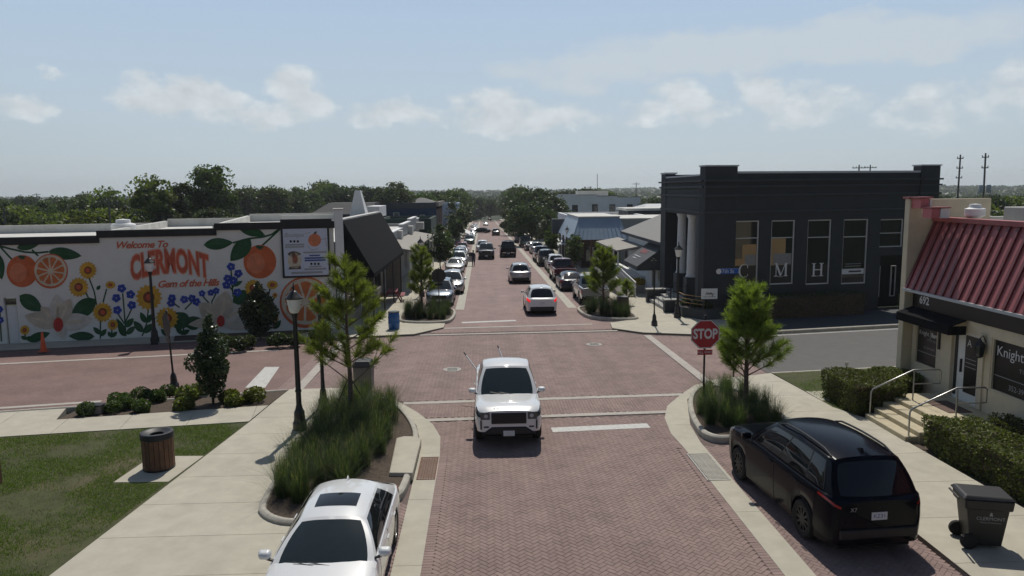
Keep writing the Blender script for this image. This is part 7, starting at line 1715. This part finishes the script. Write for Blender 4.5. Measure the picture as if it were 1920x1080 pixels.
row(26, 880, 1320, 330, 480, lambda u: 370, 4, 'low woods along the horizon', 'in the low woods along the horizon', (0,1,2), .3)
row(14, 1700, 2000, 170, 300, lambda u: 366, 4, 'farther woods beyond the red roof', 'in the farther woods beyond the red roof', (0,1,2), .3)
row(9, 1010, 1260, 250, 330, lambda u: 366 if u > 1150 else 360, 4, 'woods behind the white building', 'showing above the white two storey building', (0,1,2))
row(7, 1055, 1145, 205, 240, lambda u: 351+abs(u-1100)*.12, 3, 'tree group over the white roof', 'in the clump rising over the white roof', (0,1))
row(10, 1206, 1300, 150, 260, lambda u: 374, 5, 'low woods left of the dark building', 'in the low woods beside the dark building', (0,2,4), .3)
row(16, 1740, 2020, 90, 150, lambda u: 368 if u > 1800 else 376, 6, 'woods beyond the red roof', 'in the woods beyond the red roof', (0,2,4,1), .4); row(9, 1740, 2000, 60, 80, lambda u: 392, 5, 'shrubby trees beyond the red roof', 'close beyond the red roof', (2,4), .3)
# far wooded hills as one mass
C = []
for i in range(42000):
    u = NR.uniform(-250, 2200); y = NR.uniform(640, 2100); d = ray(u, 360); x = d.x/d.y*y
    z = gz(y)+min((y-380)/900, 1)*(4*math.sin(x*.0021+.6)+2.5*math.sin(x*.0057+y*.002)); C.append((x, y, z+NR.uniform(0, 7.5)))
C = np.array(C); q = leaf_quads(C, 3.2, up=.6)
tag(link('far_woods', quads_mesh('far_woods', *q, 'leaf_dark')), 'far wooded hills fading along the horizon', 'woods', kind='stuff')

# --- young pines with long needles
def pine(seed, h, tufts, spread=1.0):
    r = random.Random(seed); mb = MB(); T = []
    mb.tube([(0,0,-.1),(.02,.01,h*.3),(-.02,.02,h*.6),(.0,0,h*.93)], [.085,.068,.045,.016], 8)
    nb = tufts
    for i in range(nb):
        t = .22+.74*(i+.5)/nb; z = h*t; a = i*2.399+r.uniform(-.4,.4); ln = spread*h*(.30*(1-t)+.075)*r.uniform(.75,1.2)
        b0 = Vector((0,0,z)); tip = b0+Vector((math.cos(a)*ln, math.sin(a)*ln, ln*r.uniform(.55,1.0))); mid = b0.lerp(tip, .55)+Vector((0,0,-.07*ln))
        mb.tube([b0, mid, tip], [.022,.015,.008], 5); T.append((tip, (tip-mid).normalized())); T.append((mid.lerp(tip,.5), (tip-mid).normalized()))
        if ln > .35: T.append((mid, (tip-b0).normalized()))
        if ln > .5:
            for sg in (-1, 1):
                s2 = mid+Vector((math.cos(a+sg*.9)*ln*.35, math.sin(a+sg*.9)*ln*.35, ln*.28)); mb.tube([mid, s2], [.012,.006], 4); T.append((s2, (s2-mid).normalized()))
    T += [(Vector((0,0,h*.93)), Vector((0,0,1))), (Vector((0,0,h*.86)), Vector((0,0,1)))]
    C = []; U = []; V = []
    for (p, d) in T:
        n = 150; f = NR.uniform(0, .30, n); dirs = rand_dirs(n)*.80+np.array(d)*.75; dirs[:,2] += .12; dirs /= np.linalg.norm(dirs, axis=1)[:, None]
        ln = NR.uniform(.15, .29, n); base = np.array(p)-np.array(d)*(.16-f)[:, None]
        sd = np.cross(dirs, rand_dirs(n)); sd /= np.linalg.norm(sd, axis=1)[:, None]
        C.append(base+dirs*ln[:, None]/2); U.append(dirs*ln[:, None]/2); V.append(sd*.0050)
    return mb.mesh('trunk', MT['bark_pine'], 50), quads_mesh('crown', np.concatenate(C), np.concatenate(U), np.concatenate(V), 'pine_needle')
def pine_at(base, top_px, seed, tufts, label, spread, rz):
    h = PY(top_px[0], top_px[1], base.y).z-base.z; put_tree(pine(seed, h, tufts, spread), base, label, 'pine_tree', 'young pines in the kerbed beds', rz=rz)
pine_at(Vector((-4.05,21.9,.12)), (650,490), 5, 26, 'young long needled pine rising from the tall grass bed by the lamp post', .86, .4)
pine_at(Vector((8.2,22.6,.12)), (1398,538), 6, 38, 'bushy young pine beside the STOP sign', .92, 1.3)
pine_at(Vector((-3.75,44.6,gz(44)+.12)), (808,462), 7, 28, 'slim young pine in the grass bed by the blue barrel', .75, 2.1)
pine_at(Vector((7.15,44.2,gz(44)+.12)), (1126,466), 8, 34, 'young pine in the grass bed below the white ramp', .95, .9)
pine_at(Vector((9.2,47.5,gz(47)+.1)), (1158,528), 9, 12, 'small pine sapling beside the brown bin', .9, 3.0)
for k, a in enumerate((.6, 2.7, 4.8)):      # guy stakes of the near pine
    st = thing('tree_stake', (-4.05+.75*math.cos(a),21.9+.75*math.sin(a),.12), 'dark guy strap staked out from the near pine trunk', 'tree stake', 'guy straps of the near pine') if False else None
tsp = thing('tree_brace', (-4.05,21.9,.12), 'dark tripod brace tied around the trunk of the pine by the lamp post', 'tree brace')
for a in (.6, 2.7, 4.8): MB().tube([(.75*math.cos(a),.75*math.sin(a),0),(.06*math.cos(a),.06*math.sin(a),1.35)], .016, 5).build('strut', MT['iron_black'], tsp, world=False)

# --- tall ornamental grass
def muhly(name, poly, clumps, h, label, seed, blades=420, dz=.12, plume=.0):
    r = random.Random(seed); rs = np.random.RandomState(seed); xs_ = [p[0] for p in poly]; ys_ = [p[1] for p in poly]; pts = []; tries = 0
    while len(pts) < clumps and tries < 4000:
        tries += 1; x, y = r.uniform(min(xs_), max(xs_)), r.uniform(min(ys_), max(ys_))
        if inside((x, y), poly) and all((x-q[0])**2+(y-q[1])**2 > .16 for q in pts): pts.append((x, y))
    V = []; F = []; Mi = []
    for (x, y) in pts:
        hh = h*r.uniform(.8, 1.12); z0 = gz(y)+dz
        for b_ in range(blades):
            a = rs.uniform(0, 2*PI); le = hh*rs.uniform(.55, 1.1); lean = abs(rs.normal(0, .44))+.05; bx0, by0 = x+rs.normal(0,.07), y+rs.normal(0,.07); w = .0036
            ca, sa = math.cos(a), math.sin(a); i0 = len(V); pr = []
            for k, t in enumerate((0, .45, .8, 1.0)):
                o_ = le*lean*t**1.7; zz = z0+le*t*(1-.25*lean*t); ww = w*(1-.75*t); px_, py_ = bx0+ca*o_, by0+sa*o_; V.append((px_-sa*ww, py_+ca*ww, zz)); V.append((px_+sa*ww, py_-ca*ww, zz))
            for k in range(3): F.append((i0+2*k, i0+2*k+1, i0+2*k+3, i0+2*k+2)); Mi.append(1 if (k == 2 and rs.uniform() < plume) else 0)
    me = bpy.data.meshes.new(name); me.from_pydata(V, [], F); me.materials.append(MT['muhly']); me.materials.append(MT['muhly_plume']); me.polygons.foreach_set('material_index', Mi)
    tag(link(name, me), label, 'grass', kind='stuff')
def shrink(poly, k, dx=0, dy=0):
    cx, cy = sum(p[0] for p in poly)/len(poly), sum(p[1] for p in poly)/len(poly); return [(cx+(p[0]-cx)*k+dx, cy+(p[1]-cy)*k+dy) for p in poly]
muhly('tall_grass', [(-4.95,16.6),(-4.3,15.9),(-3.3,16.6),(-2.85,18.2),(-2.75,20.6),(-2.6,22.0),(-3.2,23.6),(-3.9,24.6),(-4.7,24.6),(-4.95,22.5)], 62, .90, 'tall dark ornamental grass filling the bed behind the white sedan', 3, 430, plume=.25)
muhly('tall_grass', shrink(BEDR, .80), 22, .85, 'ornamental grass around the pine and the STOP sign', 4, 430, plume=.25)
muhly('tall_grass', shrink(BED2, .82), 24, .95, 'ornamental grass in the far left kerbed bed', 5, 300)
muhly('tall_grass', shrink(BEDR2, .82), 24, .95, 'ornamental grass in the far right kerbed bed', 6, 300)
muhly('tall_grass', rect(-3.9,-2.1,66.5,69.8), 12, .8, 'green ornamental grass between the parked silver cars on the left', 7, 240, dz=.05); muhly('tall_grass', rect(6.1,8.4,71.5,73.2), 8, .6, 'low yellow green grass by the maroon truck', 8, 240, dz=.05)
# lawn blades
def lawn_blades(poly, n, label, seed):
    rs = np.random.RandomState(seed); xs_ = [p[0] for p in poly]; ys_ = [p[1] for p in poly]; P = []
    while len(P) < n:
        x, y = rs.uniform(min(xs_), max(xs_)), rs.uniform(min(ys_), max(ys_))
        bare = mnoise.fractal(Vector((x*.42, y*.42, seed*3.1)), .9, 2.0, 5)
        if inside((x, y), poly) and not (-9.05 < x < -7.5 and 17.6 < y < 19.5) and rs.uniform() < max(.06, min(1.0, .85-1.9*bare)): P.append((x, y))
    P = np.array(P); n = len(P); a = rs.uniform(0, 2*PI, n); h = rs.uniform(.03, .075, n); ln = rs.normal(0, .03, (n, 2)); V = np.empty((n, 3, 3)); z = np.array([gz(y) for y in P[:,1]])+.07
    w = .007; V[:,0,0] = P[:,0]-np.sin(a)*w; V[:,0,1] = P[:,1]+np.cos(a)*w; V[:,0,2] = z; V[:,1,0] = P[:,0]+np.sin(a)*w; V[:,1,1] = P[:,1]-np.cos(a)*w; V[:,1,2] = z; V[:,2,0] = P[:,0]+ln[:,0]; V[:,2,1] = P[:,1]+ln[:,1]; V[:,2,2] = z+h
    me = bpy.data.meshes.new('lawn_grass'); me.vertices.add(3*n); me.vertices.foreach_set('co', V.reshape(-1)); me.loops.add(3*n); me.loops.foreach_set('vertex_index', np.arange(3*n)); me.polygons.add(n); me.polygons.foreach_set('loop_start', np.arange(0, 3*n, 3)); me.update(calc_edges=True); me.materials.append(MT['grass_blade'])
    tag(link('lawn_grass', me), label, 'grass', kind='stuff')
lawn_blades([(-15.5,12),(-8.3,12),(-7.25,22.3),(-15.5,21.1)], 90000, 'short mown grass of the patchy lawn', 1)
lawn_blades([(11.1,22.4),(14.1,22.0),(16.3,23.6),(24,25.2),(24,29.2),(16,27.9),(11.0,27.3)], 26000, 'short dry grass of the small lawn by the asphalt street', 2)

# --- clipped hedges
def hedge(x0, x1, y0, y1, h, label, n, m='leaf_hedge', skew=0.0, z0=.05):
    t = thing('hedge', ((x0+x1)/2,(y0+y1)/2,z0), label, 'hedge'); P = []
    dx, dy = (x1-x0)/2, (y1-y0)/2
    A = np.array([dx*dy*4, dx*2*h, dx*2*h, dy*2*h, dy*2*h]); cnt = NR.multinomial(n, A/A.sum())
    for f, k in enumerate(cnt):
        u, v, e = NR.uniform(-1,1,k), NR.uniform(0,1,k), np.abs(NR.normal(0,.055,k))
        if f == 0: q = np.stack([u*dx, NR.uniform(-1,1,k)*dy, h-e+.025], 1)
        elif f in (1, 2): s_ = -1 if f == 1 else 1; q = np.stack([u*dx, s_*(dy-e+.02), v*h], 1)
        else: s_ = -1 if f == 3 else 1; q = np.stack([s_*(dx-e+.02), u*dy, v*h], 1)
        P.append(q)
    P = np.concatenate(P); P += .05*np.sin(P[:,[1,2,0]]*3.1+P[:,[2,0,1]]*2.3); P[:,0] += skew*P[:,1]
    o = bpy.data.objects.new('foliage', quads_mesh('foliage', *leaf_quads(P, .030, up=.5), m)); COL.objects.link(o); o.parent = t
    b_ = MB(); b_.box(-dx+.10, dx-.10, -dy+.10, dy-.10, 0, h-.10); b_.v = [(v[0]+skew*v[1], v[1], v[2]) for v in b_.v]; b_.build('branches', MT['mulch'], t, world=False)
    return t
hedge(11.25, 12.9, 21.75, 23.9, .95, 'tall clipped hedge between the steps and the small lawn', 9000)
hedge(13.05, 14.1, 22.9, 24.3, .85, 'clipped hedge at the office corner below its first window', 5000)
hedge(11.75, 13.15, 9.5, 18.85, .88, 'long clipped hedge beside the garbage cart', 26000, skew=-.02)
hedge(13.55, 14.15, 12.0, 19.0, .8, 'shaded hedge close under the office windows', 8000)
struct(sheet('planting_strip', [(11.35,8),(14.15,8),(14.15,19.2),(11.5,19.2)], .03, MT['mulch'], thick=.1), 'dark mulched strip under the long hedge', 'planting bed')
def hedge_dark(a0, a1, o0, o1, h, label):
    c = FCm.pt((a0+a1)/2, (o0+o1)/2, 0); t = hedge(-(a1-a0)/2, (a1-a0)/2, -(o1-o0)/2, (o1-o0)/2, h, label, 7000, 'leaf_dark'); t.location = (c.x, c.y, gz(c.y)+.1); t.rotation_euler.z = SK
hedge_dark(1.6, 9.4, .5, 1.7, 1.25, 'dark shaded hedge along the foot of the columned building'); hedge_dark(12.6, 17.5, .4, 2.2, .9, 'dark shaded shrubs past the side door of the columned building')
# --- hollies, round shrubs, golden shrubs
def columnar(base, h, rx, label, seed, n=5200, m='leaf_holly', leaf=.042, name='holly_tree'):
    L = []; r = random.Random(seed)
    for i in range(46):
        t = (i+.5)/46; w = rx*(min(1, .45+1.6*t) if t < .35 else (1-((t-.35)/.65)**1.35)*.95+.06); a = i*2.4; rr_ = w*r.uniform(.2,.72); s_ = max(.10, w*r.uniform(.34,.52)); L.append((rr_*math.cos(a), rr_*math.sin(a), h*(.10+.88*t), s_, s_, s_*.9))
    C = lobes_cloud(L, n); mb = MB(); mb.tube([(0,0,-.1),(0,0,h*.9)], [.05,.015], 7)
    for i in range(5): a = i*1.26; mb.tube([(0,0,.15),(rx*.5*math.cos(a),rx*.5*math.sin(a),h*.4)], [.02,.006], 5)
    put_tree((mb.mesh('trunk', MT['bark'], 50), quads_mesh('crown', *leaf_quads(C, leaf, up=.2), m)), base, label, name, rz=0)
b_ = G(400,757,.07); columnar(b_, PY(402,588,b_.y).z-b_.z, .78, 'glossy columnar holly in the round shrub bed', 1, 6500)
b_ = G(488,634,.1); columnar(b_, PY(484,528,b_.y).z-b_.z, 1.05, 'dark conical holly against the painted wall', 2, 6500, leaf=.055)
def ball(c, r, label, m, n, leaf, group, squash=.85, name='shrub'):
    t = thing(name, c, label, 'shrub', group); L = [(NR.uniform(-.25,.25)*r, NR.uniform(-.25,.25)*r, r*squash*.75, r*.85, r*.85, r*squash*.8)]+[(r*.55*math.cos(a), r*.55*math.sin(a), r*squash*.6*NR.uniform(.6,1.3), r*.42, r*.42, r*.42) for a in NR.uniform(0, 6.28, 6)]
    C = lobes_cloud(L, n, .75); C[:,2] = np.maximum(C[:,2], .01); o = bpy.data.objects.new('foliage', quads_mesh('foliage', *leaf_quads(C, leaf, up=.4), m)); COL.objects.link(o); o.parent = t
    MB().tube([(0,0,-.05),(0,0,r*.7)], [.03,.02], 6).build('stem', MT['bark'], t, world=False)
for (u, v, r_) in ((165,777,.40),(217,759,.38),(213,773,.36),(238,766,.40),(268,750,.44),(266,772,.38),(296,752,.40),(318,742,.38),(236,755,.32)): ball(G(u,v,.07), r_*.82, 'small round dark green shrub in the mulched corner bed', 'leaf_mid', 1500, .030, 'round shrubs of the corner bed')
for (u, v, r_) in ((352,750,.50),(375,742,.45),(430,752,.42),(440,760,.38),(478,752,.50),(345,768,.42)): ball(G(u,v,.07), r_*.82, 'loose golden green shrub around the columnar holly', 'leaf_gold', 900, .045, 'golden shrubs of the corner bed', .8)
for (u, v, r_) in ((418,652,.55),(445,655,.5),(462,650,.45),(520,648,.5),(548,646,.45),(595,640,.5)): ball(G(u,v,.1), r_, 'low dark shrub at the foot of the painted wall', 'leaf_dark', 900, .05, 'low shrubs below the painted wall', .8)
ball(planter_c+Vector((0,0,.58)), .62, 'yellow green plant in the grey square planter', 'leaf_yellow', 900, .05, None, .5, 'potted_plant')
for k, (x, y) in enumerate(((11.7,42.6),(12.2,41.9),(12.6,41.3))): ball(Vector((x,y,.3)), .32, 'small dark plant in the corner planter wall', 'leaf_dark', 500, .04, 'plants in the corner planter')
ball(G(1292,772,.13)*0+Vector((11.55,22.0,.1)), .28, 'small yellow green weed at the foot of the tall hedge', 'leaf_gold', 500, .04, None, .8)

# ------------------------------------------------------------------ air
hm = bpy.data.materials.new('haze'); hm.use_nodes = True; ht = hm.node_tree; ht.nodes.clear()
pv = ht.nodes.new('ShaderNodeVolumePrincipled'); pv.inputs['Color'].default_value = (.90, .95, 1.0, 1); pv.inputs['Density'].default_value = .00022; pv.inputs['Anisotropy'].default_value = .35
mo_ = ht.nodes.new('ShaderNodeOutputMaterial'); ht.links.new(pv.outputs[0], mo_.inputs['Volume'])
tag(MB().box(-2700, 2700, -70, 3700, -60, 60).build('haze', hm), 'thin pale haze in the air', 'haze', kind='stuff')
